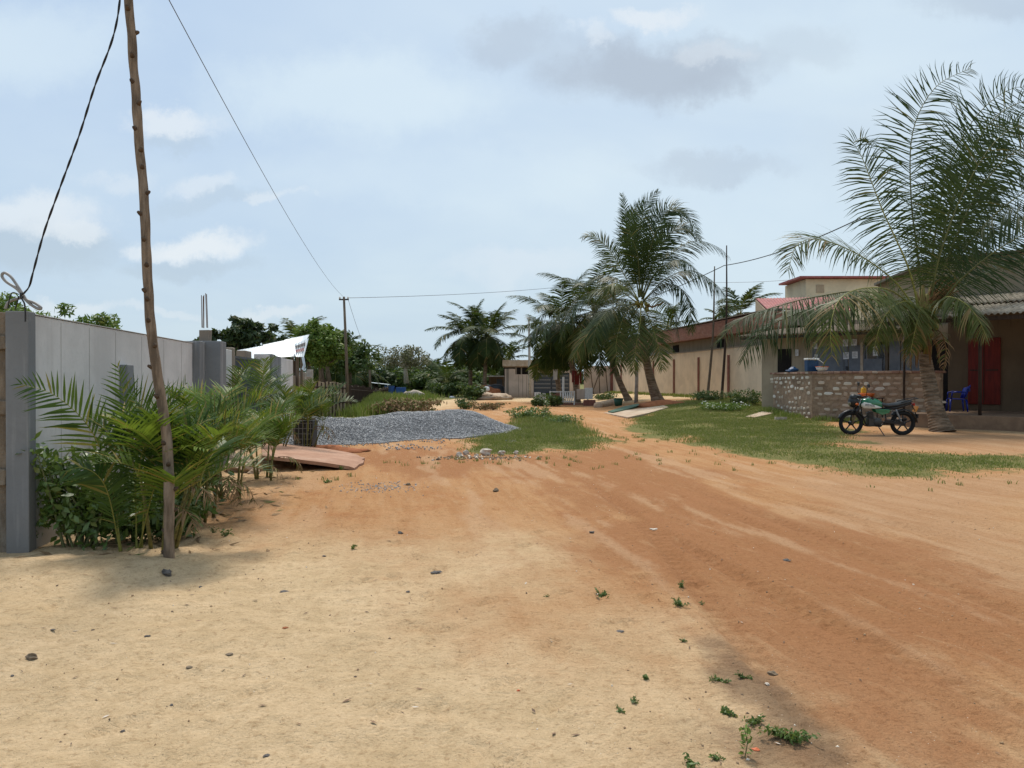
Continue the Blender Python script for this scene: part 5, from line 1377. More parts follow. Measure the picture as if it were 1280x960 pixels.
# white balustrade fence
def gnd(u, d, z=0): q = P(u, 0, d); return np.array((q[0], q[1], gz(q[0], q[1]) + z))
bf = empty('balustrade_fence', gnd(700, 46.5), 'low white balustrade fence with mixed panels in front of the gate house', 'fence')
def bfp(name, u0, u1, h0, h1, m, d=46.5, dep=.1):
    a, b = gnd(u0, d), gnd(u1, d); mb = MB(); mb.box(((a[0] + b[0]) / 2, d + dep / 2, a[2] + (h0 + h1) / 2), (b[0] - a[0], dep, h1 - h0)); return mb.build(name, m, bf, bevel=.008)
bfp('white_panel', 668, 676, -.1, .78, M_WHITE); bfp('white_panel', 677, 682, -.1, .72, M_WHITE)
for u in (670.5, 673, 678.5, 680.5): bfp('groove', u, u + .5, .0, .74, M_RAW_CONC, 46.49, .01)
for u in (687, 700, 717, 734): bfp('post', u, u + 1.6, -.1, .86, M_WHITE)
bfp('top_rail', 688.8, 699.8, .78, .84, M_WHITE); bfp('top_rail', 701.8, 716.8, .78, .84, M_WHITE)
bfp('brick_panel', 688.8, 699.8, -.1, .7, M_POSTRED, 46.54, .06); bfp('bottom_rail', 701.8, 716.8, .18, .24, M_WHITE)
bfp('brick_panel', 701.8, 733.8, -.1, .1, M_POSTRED, 46.54, .1); bfp('pink_panel', 721, 731, .34, .98, M_PINKISH); bfp('white_block', 731.5, 741, .36, 1.06, M_WHITE, 46.3, .3)
mb = MB()
for i in range(5): a = gnd(704 + i * 2.6, 46.5); mb.tube([a + (0, .05, .1), a + (.05, .05, .45), a + (0, .05, .8)], [.04, .06, .04], 6)
mb.build('baluster', M_WHITE, bf, True)
tp = gnd(704, 47.2); MBm = MB(); MBm.tube([tp - (0, 0, .1), tp + (.02, 0, 1.75)], .07, 7)
tag(MBm.build('white_post', M_WHITE), 'upright white round post behind the balustrade fence', 'post')
tag(MB().box(gnd(737, 44.6) + (0, 0, .16), (.7, .4, .36), jit=.03).build('brick_stack', M_POSTRED, bevel=.02), 'small stack of red bricks at the right end of the balustrade', 'bricks')
# kerb, bucket, slabs
k = [gnd(747, 41.6), gnd(752, 42.5), gnd(760, 43.6), gnd(768, 44.6)]
mb = MB(); mb.tube([q + (0, 0, .10) for q in catmull(k, 14)], .25, 10, flat=.9)
tag(mb.build('rounded_kerb', M_PALEC, None, True), 'pale rounded concrete kerb curving in front of the pinkish wall', 'kerb')
bk = empty('bucket', gnd(773, 42.2), 'green plastic bucket beside the leaning palm trunk', 'bucket'); q = gnd(773, 42.2)
mb = MB(); mb.tube([q, q + (0, 0, .42)], [.20, .27], 14); mb.build('tub', M_GREENPL, bk, True)
mb = MB(); mb.torus(q + (0, 0, .42), .27, .018, 'z', 18, 6); mb.build('rim', M_GREENPL, bk, True)
def slab(uvs, name, m, label, cat, th=.05, lift=.0):
    P_ = [G(u, v) for u, v in uvs]; z = max(p[2] for p in P_)
    mb = MB(); mb.prism([(p[0], p[1], p[2] - .03 + lift) for p in P_], (0, 0, th + .03)); return tag(mb.build(name, m, bevel=.01), label, cat)
slab([(755, 517), (790, 513), (830, 508), (836, 510), (812, 517), (785, 523)], 'concrete_slab', M_PALEC, 'pale worn concrete slab near the foot of the tallest middle palm', 'slab', .05)
slab([(760, 517), (778, 511), (796, 507), (803, 508), (784, 514), (766, 518)], 'green_mat', M_GREENPL, 'dark green mat lying beside the pale concrete slab', 'mat', .05, .06)
slab([(932, 522), (962, 513), (968, 512), (966, 518), (944, 523)], 'path_slab', M_PALEC, 'pale concrete path slab beside the stone wall', 'slab', .05)
tag(MB().blob(G(826, 506) + (.3, -.2, -.05), (1.5, .9, .30), 18, 10, .2, 0, 9).build('earth_mound', M_TERRA, None, True), 'mound of red earth round the foot of the tallest middle palm', 'earth mound')
tag(MB().box(G(976, 525) + (0, 0, .05), (.42, .16, .12), jit=.01).build('white_block', M_STONE_L, bevel=.01), 'single pale block lying in the grass in front of the stone wall', 'block')
# thin masts
for (ub, ut, vt, d, lab) in ((884, 893, 333, 41.2, 'shorter thin stick mast leaning right by the cream wall'), (902, 908, 307, 40.6, 'taller thin stick mast by the cream wall')):
    q = gnd(ub, d, -.1); e = P(ut, vt, d); mb = MB(); mb.tube(catmull([q, (q + e) / 2 + (.12, 0, 0), e], 18), np.linspace(.085, .03, 18), 7)
    tag(mb.build('stick_mast', M_WOODGREY if ub < 900 else M_DARKWOOD, None, True), lab, 'pole')
# houses behind
hb = empty('upper_house', (19, 46, 0), 'cream upper storey block with a flat red edged roof behind the palms', 'house')
def fbx(name, u0, u1, v0, v1, d, dep, m, parent, zb=None, bev=0): mb = MB(); fb(mb, u0, u1, v0, v1, d, dep, zb=zb); return mb.build(name, m, parent, bevel=bev)
fbx('wall', 1007, 1104, 349, 500, 46, 3.5, M_HOUSE, hb, zb=0)
fbx('roof', 1000, 1110, 345, 347.3, 45.6, 3.7, M_REDROOF, hb); fbx('window', 1020, 1030, 356, 366, 45.97, .05, M_TAN, hb)
hr = empty('red_roof_house', (15, 40, 0), 'house with a sloping red sheet roof in front of the cream upper storey', 'house')
RA, RB, RC, RD = P(944, 373, 43.5), P(1062, 371, 43.5), P(1070, 388, 39.5), P(958, 386, 39.5)
V, Fs = sheet(RA, RB, RC, RD, 60, 2, .025, .04); MB().add(V, Fs).build('roof', M_REDROOF, hr)
fbx('gable_wall', 955, 1060, 389, 480, 40, 3.5, M_TAN, hr, zb=0)
MB().prism([P(944, 375, 43.4), P(957, 388, 39.6), P(957, 392, 39.6), P(944, 392, 43.4)], (.15, 0, 0)).build('verge_board', M_TAN, hr)
# ------------------------------------------------------------------ the stone yard wall
Ev = np.array((.647, -.763, 0)); Mv = np.array((.763, .647, 0)); K0 = np.array((11.25, 27.9, 0))
def E(s, o=0.0, z=0.0): return K0 + Ev * s + Mv * o + UP * z
def ebox(mb, s0, s1, o0, o1, z0, z1, mi=0, z1b=None):
    z1b = z1 if z1b is None else z1b
    return mb.hexa([E(s0, o0, z0), E(s1, o0, z0), E(s1, o1, z0), E(s0, o1, z0)], [E(s0, o0, z1), E(s1, o0, z1), E(s1, o1, z1b), E(s0, o1, z1b)], mi)
def eb(name, s0, s1, o0, o1, z0, z1, m, parent, bev=0.0, z1b=None): mb = MB(); ebox(mb, s0, s1, o0, o1, z0, z1, 0, z1b); return mb.build(name, m, parent, bevel=bev)
M_STONEFACE = stone_rand_mat('wall_stones', (.31, .215, .150), (.44, .33, .245), (.56, .46, .37))
M_STONEPALE = stone_rand_mat('pale_wall_stones', (.36, .29, .22), (.60, .54, .45), (.66, .62, .56))
M_MORTAR = mat('earth_mortar', (.33, .235, .16), (.24, .165, .11), 7, .95, .7, .02, c3=(.10, .07, .05), c3amt=.6)
sw = empty('stone_wall', K0, 'rough pale stone yard wall with a brick capping in front of the grey doors', 'wall')
Lv = np.array((-.07, .9975, 0)); Lm = np.array((.9975, .07, 0))
def Lf(s, o, z): return K0 + Lv * s + Lm * o + UP * z
mb = MB(); ebox(mb, 0.02, 4.4, .03, .32, -.1, 1.80)
mb.hexa([Lf(0, .02, -.1), Lf(0, .3, -.1), Lf(3.5, .3, -.1), Lf(3.5, .02, -.1)], [Lf(0, .02, 1.8), Lf(0, .3, 1.8), Lf(3.5, .3, 1.8), Lf(3.5, .02, 1.8)])
mb.build('mortar_core', M_MORTAR, sw)
r6 = np.random.RandomState(6); mb = MB()
mbp = MB()
def stone(cx, nrm, tn, w_, h_, th, seed, tgt=None):
    # a chipped face stone: bulged, irregular outline
    k = 7; a = np.linspace(0, 2 * np.pi, k, endpoint=False) + r6.uniform(-.25, .25, k)
    sx = np.sign(np.cos(a)) * np.abs(np.cos(a)) ** .6; sy = np.sign(np.sin(a)) * np.abs(np.sin(a)) ** .6
    j = r6.uniform(.82, 1.08, k)
    ring0 = [cx + tn * (w_ / 2 * sx[i] * j[i]) + UP * (h_ / 2 * sy[i] * j[i]) for i in range(k)]
    ring1 = [cx + (p - cx) * .82 - nrm * th for p in ring0]
    V = ring0 + ring1 + [cx - nrm * th * 1.15]
    Fs = [(i, (i + 1) % k, k + (i + 1) % k, k + i) for i in range(k)] + [(k + i, k + (i + 1) % k, 2 * k) for i in range(k)]
    (tgt or mb).add(V, Fs)
for row in range(9):
    zz = .09 + row * .195
    s = .05 + .12 * (row % 2)
    while s < 4.3:
        w_ = r6.uniform(.22, .46); 
        if r6.rand() < .9: stone(E(s + w_ / 2, .035, zz + r6.normal(0, .016)), Mv, Ev, w_ * r6.uniform(.75, .95), .15 * r6.uniform(.6, 1.05), r6.uniform(.008, .03), 0, mbp if r6.rand() < .26 else None)
        s += w_
    s = .1 + .12 * ((row + 1) % 2)
    while s < 3.45:
        w_ = r6.uniform(.20, .50)
        if r6.rand() < .78: stone(Lf(s + w_ / 2, .025, zz + r6.normal(0, .02)), Lm, Lv, w_ * r6.uniform(.5, .85), .14 * r6.uniform(.65, 1.1), r6.uniform(.008, .03), 0, mbp)
        s += w_
mb.build('face_stones', M_STONEFACE, sw); mbp.build('pale_stones', M_STONEPALE, sw)
mb = MB(); s = 0.0
while s < 4.35:
    w_ = r6.uniform(.20, .26); ebox(mb, s, s + w_ - .012, -.03, .36, 1.805, 1.885 + r6.uniform(-.008, .01)); s += w_
s = 0.0
while s < 3.5:
    w_ = r6.uniform(.2, .26); mb.hexa([Lf(s + .05, -.03, 1.805), Lf(s + .05, .34, 1.805), Lf(s + w_ + .04, .34, 1.805), Lf(s + w_ + .04, -.03, 1.805)], [Lf(s + .05, -.03, 1.88), Lf(s + .05, .34, 1.88), Lf(s + w_ + .04, .34, 1.88), Lf(s + w_ + .04, -.03, 1.88)]); s += w_
mb.build('brick_capping', stone_rand_mat('capping_bricks', (.20, .10, .07), (.34, .22, .16), (.42, .34, .27)), sw, bevel=.008)
# things on the wall
def onwall(s, o=.15): q = E(s, o, 1.893); return q
q = Lf(.35, .15, 1.895)
co = empty('cool_box', q, 'blue cool box with a white lid and swung handle on the stone wall', 'cooler')
MB().box(q + (0, 0, .215), (.42, .30, .42), taper=1.04).build('body', M_BLUE, co, bevel=.02)
MB().box(q + (0, 0, .465), (.47, .35, .07)).build('lid', M_WHITE, co, bevel=.02)
mb = MB(); mb.tube([q + (-.02, -.2, .5), q + (.20, -.24, .42), q + (.38, -.22, .30), q + (.40, -.19, .24)], .018, 6); mb.build('handle', M_WHITE, co, True)
q = E(.30, .13, 1.893) + (.02, 0, 0); bo = empty('enamel_bowl', q, 'pale bowl sitting right of the cool box on the stone wall', 'bowl')
mb = MB(); mb.tube([q, q + (0, 0, .07), q + (0, 0, .17)], [.12, .19, .23], 16); mb.build('bowl', M_PAPER, bo, True)
mb = MB(); mb.torus(q + (0, 0, .17), .23, .012, 'z', 18, 6); mb.build('rim', M_AMBER, bo, True)
q = Lf(1.9, .15, 1.885); ba = MB(); ba.blob(q + (0, 0, .07), (.18, .13, .10), 14, 9, .3, 0, 77); ba.blob(q + (-.16, 0, .04), (.14, .1, .05), 12, 7, .3, 0, 78); ba.blob(q + (.03, .02, .16), (.08, .07, .06), 10, 7, .2, 0, 79)
tag(ba.build('plastic_bag', M_BLUE, None, True), 'crumpled blue plastic bag left of the cool box on the stone wall', 'bag')

# ------------------------------------------------------------------ shop house with the veranda
ho = empty('shop_house', E(3.6, 3), 'brown plastered house with grey doors, corrugated roofs and a dark veranda behind the right palm', 'house')
FO = 3.0
eb('facade', -3.9, 9.5, FO, FO + .2, 0, 3.6, M_TAN, ho); eb('side_wall', -3.9, -3.7, FO + .21, 9, 0, 3.6, M_TAN, ho)
eb('veranda_wall', 3.62, 9.6, FO - .06, FO - .005, 0, 4.6, M_BROWNWALL, ho)  # wall tone darkened: the veranda roof's shade is put into its colour
dr = eb('grey_door', -1.55, -.05, FO - .05, FO - .005, .3, 2.95, M_DOORGREY, ho, .01); dr2 = eb('grey_door', -.01, 1.4, FO - .06, FO - .005, .3, 2.95, M_DOORGREY, ho, .01)
mb = MB()
for s0, z0 in ((-1.4, 2.0), (-1.4, 1.0), (.1, 2.0), (.1, 1.0)): ebox(mb, s0, s0 + 1.2, FO - .075, FO - .061, z0 - .45, z0 + .4)
mb.build('pressed_panels', M_DOORGREY, dr2, bevel=.01)
eb('bolt', -.12, -.03, FO - .1, FO - .065, 1.98, 2.12, M_BLACK, dr)
eb('dark_door', -3.12, -2.5, FO - .04, FO - .004, .2, 2.9, M_VOID, ho)
def Eface(u, off):      # abscissa along the facade where a photo column meets it
    a = (u - 640) / F; x0, y0 = K0[0] + Mv[0] * off, K0[1] + Mv[1] * off
    return (a * y0 - x0) / (Ev[0] - a * Ev[1])
def zat(s, off, v): return EYE + (HZ - v) / F * (K0[1] + Ev[1] * s + Mv[1] * off)
def sheet_of_paper(u0, u1, v0, v1, off=FO - .082, lines=4, seed=0):
    s0, s1 = Eface(u0, off), Eface(u1, off); z1, z0 = zat(s0, off, v0), zat(s0, off, v1); mb = MB(); ebox(mb, s0, s1, off, off + .004, z0, z1); p = mb.build('notice', M_PAPER)
    r = np.random.RandomState(seed); mb = MB()
    for i in range(lines):
        z = z1 - (z1 - z0) * (.18 + .68 * i / lines); a = s0 + (s1 - s0) * .12; b = s0 + (s1 - s0) * r.uniform(.6, .88)
        while a < b: e = a + (s1 - s0) * r.uniform(.06, .16); ebox(mb, a, min(e, b), off - .004, off - .001, z - .022, z); a = e + .015
    mb.build('print', M_INK, p); return p
pp = [((1016, 1021.5, 428, 436), 'paper notice high on the left grey door leaf'), ((1018, 1022, 443, 453.5), 'narrow paper notice low on the left grey door leaf'),
      ((1053.5, 1060, 424.5, 433), 'upper left one of the four notices on the right grey door leaf'), ((1064, 1071, 424, 432), 'upper right one of the four notices on the right grey door leaf'),
      ((1054, 1061, 440.5, 449), 'lower left one of the four notices on the right grey door leaf'), ((1065, 1072, 439.5, 448), 'lower right one of the four notices on the right grey door leaf'),
      ((1091, 1097, 433, 445), 'paper notice on the tan board right of the grey doors'), ((994, 998, 437, 445), 'faded paper notice on the tan wall left of the grey doors')]
for i, (q, lab) in enumerate(pp): tag(sheet_of_paper(*q, seed=i), lab, 'notice', 'paper notices on the shop front')
for (u0, u1, v0, m, nm) in ((1076, 1080, 415, M_PALEC, 'door_post'), (1081, 1083, 415, M_VOID, 'gap_shade_panel'), (1084, 1097, 412, M_TAN, 'board'), (1098, 1106, 412, M_VOID, 'gap_shade_panel'), (1107, 1111, 412, M_WOODGREY, 'door_post'), (1112, 1126, 412, M_DOORGREY, 'grey_panel'), (1127, 1139, 412, M_DOORGREY, 'grey_panel'), (1140, 1152, 412, M_DOORGREY, 'grey_panel'), (1153, 1186, 400, M_VOID, 'opening_shade_panel')):
    s0, s1 = Eface(u0, FO - .04), Eface(u1, FO - .04); eb(nm, s0, s1 - .02, FO - .06 - (.03 if m in (M_PALEC, M_WOODGREY) else 0), FO - .006, .3, 3.05, m, ho)  # near-black pieces are solid panels, gap and opening shade painted on
rd = eb('red_door', 4.30, 5.30, FO - .12, FO - .065, .72, 3.05, M_DOORRED, ho, .01)  # red lowered as well, veranda shade put into the paint colour
mb = MB(); ebox(mb, 4.79, 4.81, FO - .135, FO - .121, .76, 3.0); ebox(mb, 4.36, 4.74, FO - .135, FO - .121, 1.9, 1.94); ebox(mb, 4.86, 5.24, FO - .135, FO - .121, 1.9, 1.94); mb.build('door_battens', M_DARKWOOD, rd)
# veranda floor, edge, steps, posts, beams
eb('veranda_floor', 3.9, 11, -1.35, FO - .07, -.2, .50, M_VFLOOR, ho, .02)  # floor tone darkened, with the roof's shade in its colour
eb('veranda_step', 2.9, 3.88, -.9, 1.2, -.2, .30, M_VFLOOR, ho, .02); eb('veranda_step', 3.3, 3.88, -.5, .9, .302, .45, M_VFLOOR, ho, .02)
for u, off in ((1225, -1.2),):
    s = Eface(u, off); mb = MB(); mb.tube([E(s, off, .5), E(s, off, 3.4)], .05, 8); mb.build('veranda_post', M_DARKWOOD, ho, True)
s = 10.4; mb = MB(); mb.tube([E(s, -1.2, .5), E(s, -1.2, 3.4)], .05, 8); mb.build('veranda_post', M_DARKWOOD, ho, True)
def corr(mb, s0, s1, o0, z0, o1, z1, pitch=.16, amp=.028, th=.012, rows=4):
    n = int((s1 - s0) / pitch * 8); V = []; 
    for k_ in (0, 1):
        for i in range(n + 1):
            s = s0 + (s1 - s0) * i / n
            for j in range(rows + 1):
                t = j / rows; V.append(E(s, o0 + (o1 - o0) * t, z0 + (z1 - z0) * t + amp * math.sin(2 * math.pi * i / 8) - th * k_))
    Fs = []; w_ = rows + 1; o = (n + 1) * w_
    for i in range(n):
        for j in range(rows): a = i * w_ + j; Fs.append((a, a + w_, a + w_ + 1, a + 1)); Fs.append((o + a, o + a + 1, o + a + w_ + 1, o + a + w_))
        a = i * w_; Fs.append((a, o + a, o + a + w_, a + w_)); a = i * w_ + rows; Fs.append((a, a + w_, o + a + w_, o + a))
    for j in range(rows): a = j; Fs.append((a, a + 1, o + a + 1, o + a)); a = n * w_ + j; Fs.append((a, o + a, o + a + 1, a + 1))
    mb.add(V, Fs)
mb = MB(); corr(mb, 3.2, 11.5, -1.75, 3.52, .6, 4.02); corr(mb, 3.2, 11.5, .5, 4.06, FO + .1, 4.62); mb.build('veranda_roof', M_ASB, ho, True)
mb = MB(); ebox(mb, 3.3, 11.4, -1.68, -1.60, 3.34, 3.46); ebox(mb, 3.3, 11.4, .4, .5, 3.7, 3.85); mb.build('roof_beam', M_DARKWOOD, ho)
mb = MB(); corr(mb, -4.3, 3.15, 1.7, 3.45, FO + 2.5, 3.95); mb.build('lean_to_roof', M_WOODGREY, ho, True)
mb = MB(); ebox(mb, -4.2, 3.1, 1.8, 1.88, 3.30, 3.40); mb.build('roof_beam', M_DARKWOOD, ho)
# tall rear block: gable wall and its corrugated roof edge
O2 = 3.4
def gpt(u, v): s = Eface(u, O2); return E(s, O2, zat(s, O2, v))
g0 = [gpt(1097, 358), gpt(1139, 340), gpt(1176, 329)]; sE = 11.0; zE = g0[-1][2] + .15
top = g0 + [E(sE, O2, zE)]
mb = MB(); mb.prism([E(Eface(1097, O2), O2, 3.0)] + top + [E(sE, O2, 3.0)], Mv * 6); mb.build('upper_wall', M_TAN, ho)
mb = MB(); s1_ = Eface(1176, O2); corr(mb, s1_ - .2, sE + .5, O2 - .5, zE - .05, O2 + 6.3, zE + .25, rows=2); mb.build('upper_roof', M_ASB, ho, True)
mb = MB()
for a, b in zip(g0[:-1], g0[1:]): mb.hexa([a - Mv * .35, b - Mv * .35, b + Mv * 6.1, a + Mv * 6.1], [a - Mv * .35 + UP * .09, b - Mv * .35 + UP * .09, b + Mv * 6.1 + UP * .09, a + Mv * 6.1 + UP * .09])
mb.build('upper_roof', M_ASB, ho)
# slim dark wooden prop behind the motorbike
sx = Eface(1130, -.15); mb = MB(); mb.tube([E(sx, -.15, 0), E(sx, -.13, 3.35)], .04, 7); tag(mb.build('wooden_prop', M_DARKWOOD, None, True), 'slim dark wooden prop standing in front of the stone wall behind the motorbike', 'post')

# ------------------------------------------------------------------ blue plastic chair on the veranda
def chair():
    c = E(3.6 + .55, 1.2, .50); q = Eface(1196, 1.2); c = E(q, 1.2, .505)
    t = empty('plastic_chair', c, 'blue plastic armchair on the veranda beside the palm trunk', 'chair')
    ax = -Ev * .85 - Mv * .52; ax /= np.linalg.norm(ax); ay = np.array((-ax[1], ax[0], 0))
    def L_(x, y, z): return c + ax * x + ay * y + UP * z
    mb = MB(); mb.hexa([L_(-.22, -.24, .40), L_(.25, -.25, .42), L_(.25, .25, .42), L_(-.22, .24, .40)], [L_(-.22, -.24, .43), L_(.25, -.25, .45), L_(.25, .25, .45), L_(-.22, .24, .43)]); mb.build('seat', M_CHAIR, t, bevel=.01)
    for x, y in ((.23, -.24), (.23, .24), (-.23, -.24), (-.23, .24)):
        mb = MB(); mb.tube([L_(x * 1.15, y * 1.12, 0), L_(x, y, .41)], [.022, .034], 6); mb.build('leg', M_CHAIR, t, True)
    mb = MB(); n = 10; V = []; Fs = []
    for i in range(n + 1):
        a = (i / n - .5) * 1.9
        for j, (z, rx, fl) in enumerate(((.45, .24, 0), (.62, .26, 0), (.78, .27, 0), (.90, .27, 0))):
            zz = z - (.12 * abs(i / n - .5) * 2 if j == 3 else 0)
            V.append(L_(-.02 - (rx * math.cos(a)) - .04 * j, .27 * math.sin(a) * 1.1, zz))
    for i in range(n):
        for j in range(3): a = i * 4 + j; Fs.append((a, a + 1, a + 5, a + 4))
    mb.add(V, Fs); bk_ = mb.build('backrest', M_CHAIR, t, True); so = bk_.modifiers.new('thick', 'SOLIDIFY'); so.thickness = .02
    mb = MB()
    for k in (-1, 0, 1): mb.box(L_(-.365, .06 * k, .74), (.02, .025, .12))
    mb.build('cut_slots', M_BLUETARP, bk_)
    for s in (-1, 1):
        mb = MB(); mb.tube([L_(.22, .27 * s, .44), L_(.20, .29 * s, .64), L_(.05, .30 * s, .67), L_(-.20, .28 * s, .66)], [.022, .026, .026, .02], 6); mb.build('armrest', M_CHAIR, t, True)
chair()

# ------------------------------------------------------------------ table with crate and can behind the motorbike
sT = Eface(1085, -.55); q = E(sT, -.55, 0); q[2] = gz(q[0], q[1])
tb = empty('low_table', q, 'rough dark wooden table against the stone wall behind the motorbike', 'table')
tx = 2.0
mb = MB(); mb.hexa([q - Ev * .45 - Mv * .25 + UP * .86, q + Ev * .45 - Mv * .25 + UP * .86, q + Ev * .45 + Mv * .25 + UP * .86, q - Ev * .45 + Mv * .25 + UP * .86], [q - Ev * .45 - Mv * .25 + UP * .90, q + Ev * .45 - Mv * .25 + UP * .90, q + Ev * .45 + Mv * .25 + UP * .90, q - Ev * .45 + Mv * .25 + UP * .90]); mb.build('table_top', M_DARKWOOD, tb)
for a in (-.4, .4):
    for b in (-.2, .2): e = q + Ev * a + Mv * b; mb = MB(); mb.tube([e - UP * .05, e + UP * .86], .025, 6); mb.build('leg', M_DARKWOOD, tb)
c = q + UP * .902 - Ev * .05
mb = MB(); mb.tube([c, c + UP * .14], [.21, .27], 16); tag(mb.build('plastic_basin', M_AMBER, None, True), 'orange plastic basin on the rough table behind the handlebar', 'basin')
c2 = c + UP * .143 - Ev * .10
jc = empty('jerrycan', c2, 'small yellow can standing on the orange basin', 'can')
mb = MB(); mb.box(c2 + UP * .09, (.17, .13, .18), taper=.85); mb.build('body', M_YELLOW, jc, bevel=.02); mb = MB(); mb.tube([c2 + UP * .18, c2 + UP * .23], .03, 8); mb.build('cap', M_YELLOW, jc)

# ------------------------------------------------------------------ motorbike
def motorbike():
    # own frame first: x forward (front wheel at +), y left, z up; then set down and turned
    t = empty('motorbike', (0, 0, 0), 'green and black motorbike with a white tank panel parked on its stand by the palm', 'motorbike')
    t.rotation_euler = (0, 0, 0)
    XF, XR, R_ = .64, -.66, .31
    def wheel(x, rear):
        wn_ = 'rear_wheel' if rear else 'front_wheel'
        wob = MB().torus((x, 0, R_), R_ - .045, .045 if not rear else .052, 'y', 40, 10).build(wn_, M_RUBBER, t, True)
        mb = MB(); mb.torus((x, 0, R_), R_ - .085, .017, 'y', 36, 8); mb.tube([(x, -.06, R_), (x, .06, R_)], .055, 14)
        for i in range(5):
            a = i * 2 * math.pi / 5 + .3
            mb.tube([(x + .04 * math.cos(a), 0, R_ + .04 * math.sin(a)), (x + (R_ - .09) * math.cos(a), 0, R_ + (R_ - .09) * math.sin(a))], [.022, .014], 6)
        mb.build('rim', M_BLACK if not rear else M_DKMETAL, wob, True)
        return wob
    wheel(XF, 0); wheel(XR, 1)
    mb = MB()
    for s in (-.075, .075): mb.tube([(XF, s, R_), (XF - .16, s, .80), (XF - .20, s, .93)], [.024, .019, .017], 10)
    mb.tube([(XF, -.09, R_), (XF, .09, R_)], .014, 8); fk = mb.build('fork', M_CHROME, t, True)
    mb = MB()
    for s in (-.075, .075): mb.tube([(XF - .075, s, .52), (XF - .15, s, .76)], .03, 10)
    mb.build('fork_gaiter', M_BLACK, fk, True)
    def fender(x, a0, a1, Rf, w_, name, m):
        mb = MB(); V = []; Fs = []; n = 16
        for i in range(n + 1):
            a = a0 + (a1 - a0) * i / n
            for j, yy in enumerate((-w_, -w_ * .6, 0, w_ * .6, w_)):
                rr = Rf - (.03 if abs(j - 2) == 2 else (.005 if abs(j - 2) == 1 else 0)); V.append((x + rr * math.cos(a), yy, R_ + rr * math.sin(a)))
        for i in range(n):
            for j in range(4): k = i * 5 + j; Fs.append((k, k + 1, k + 6, k + 5))
        mb.add(V, Fs); o = mb.build(name, m, t, True); so = o.modifiers.new('thick', 'SOLIDIFY'); so.thickness = .006
    fender(XF, math.radians(20), math.radians(158), .355, .065, 'front_fender', M_BLACK)
    fender(XR, math.radians(35), math.radians(178), .37, .075, 'rear_fender', M_BLACK)
    # headlamp cowl with lens
    cw_ = MB().blob((.60, 0, .86), (.13, .13, .15), 16, 12, .0).build('headlamp_cowl', M_BLACK, t, True)
    mb = MB(); mb.blob((.60, 0, .97), (.10, .12, .09), 12, 8); mb.build('fly_screen', M_DKMETAL, cw_, True)
    MB().blob((.685, 0, .84), (.045, .085, .085), 14, 10).build('headlight', M_CHROME, t, True)
    for s in (-1, 1): MB().blob((.58, s * .19, .82), (.045, .035, .032), 10, 8).build('turn_signal', M_AMBER, t, True)
    for s in (-1, 1): mb = MB(); mb.tube([(.56, s * .08, .83), (.58, s * .17, .82)], .010, 6); mb.build('signal_stalk', M_BLACK, t)
    mb = MB(); mb.tube(catmull([(.30, -.36, .98), (.36, -.24, 1.03), (.44, -.08, .99), (.44, .08, .99), (.36, .24, 1.03), (.30, .36, .98)], 26), .012, 8); hb_ = mb.build('handlebar', M_DKMETAL, t, True)
    for s in (-1, 1):
        mb = MB(); mb.tube([(.34, s * .26, 1.015), (.26, s * .38, .97)], .021, 10); mb.build('grip', M_BLACK, hb_, True)
        mb = MB(); mb.tube([(.38, s * .27, 1.01), (.33, s * .40, .99)], .007, 6); mb.build('brake_lever', M_CHROME, hb_, True)
        mr_ = MB(); mr_.tube(catmull([(.36, s * .22, 1.03), (.39, s * .27, 1.12), (.37, s * .30, 1.27)], 10), .007, 6); mm = mr_.build('mirror', M_BLACK, t, True)
        MB().box((.36, s * .31, 1.30), (.03, .12, .095)).build('mirror_glass_housing', M_BLACK, mm, bevel=.015)
    MB().box((.47, 0, 1.0), (.10, .17, .07)).build('instrument_cluster', M_BLACK, t, bevel=.02)
    # tank: lofted sections along x
    def loft(secs, name, m, parent, k=16, pw=.75, sm=True):
        V = []; Fs = []
        for (x, hw, z0, z1) in secs:
            for j in range(k):
                a = 2 * math.pi * j / k; ca_, sa_ = math.cos(a), math.sin(a)
                V.append((x, hw * np.sign(ca_) * abs(ca_) ** pw, (z0 + z1) / 2 + (z1 - z0) / 2 * np.sign(sa_) * abs(sa_) ** pw))
        n = len(secs)
        for i in range(n - 1):
            for j in range(k): Fs.append((i * k + j, i * k + (j + 1) % k, (i + 1) * k + (j + 1) % k, (i + 1) * k + j))
        Fs.append(tuple(range(k))[::-1]); Fs.append(tuple((n - 1) * k + j for j in range(k)))
        return MB().add(V, Fs).build(name, m, parent, sm)
    tk = loft([(.44, .05, .78, .86), (.40, .12, .72, .92), (.30, .155, .69, .96), (.15, .16, .68, .97), (0, .13, .69, .93), (-.10, .095, .72, .86), (-.14, .06, .74, .82)], 'fuel_tank', M_GREENP, t)
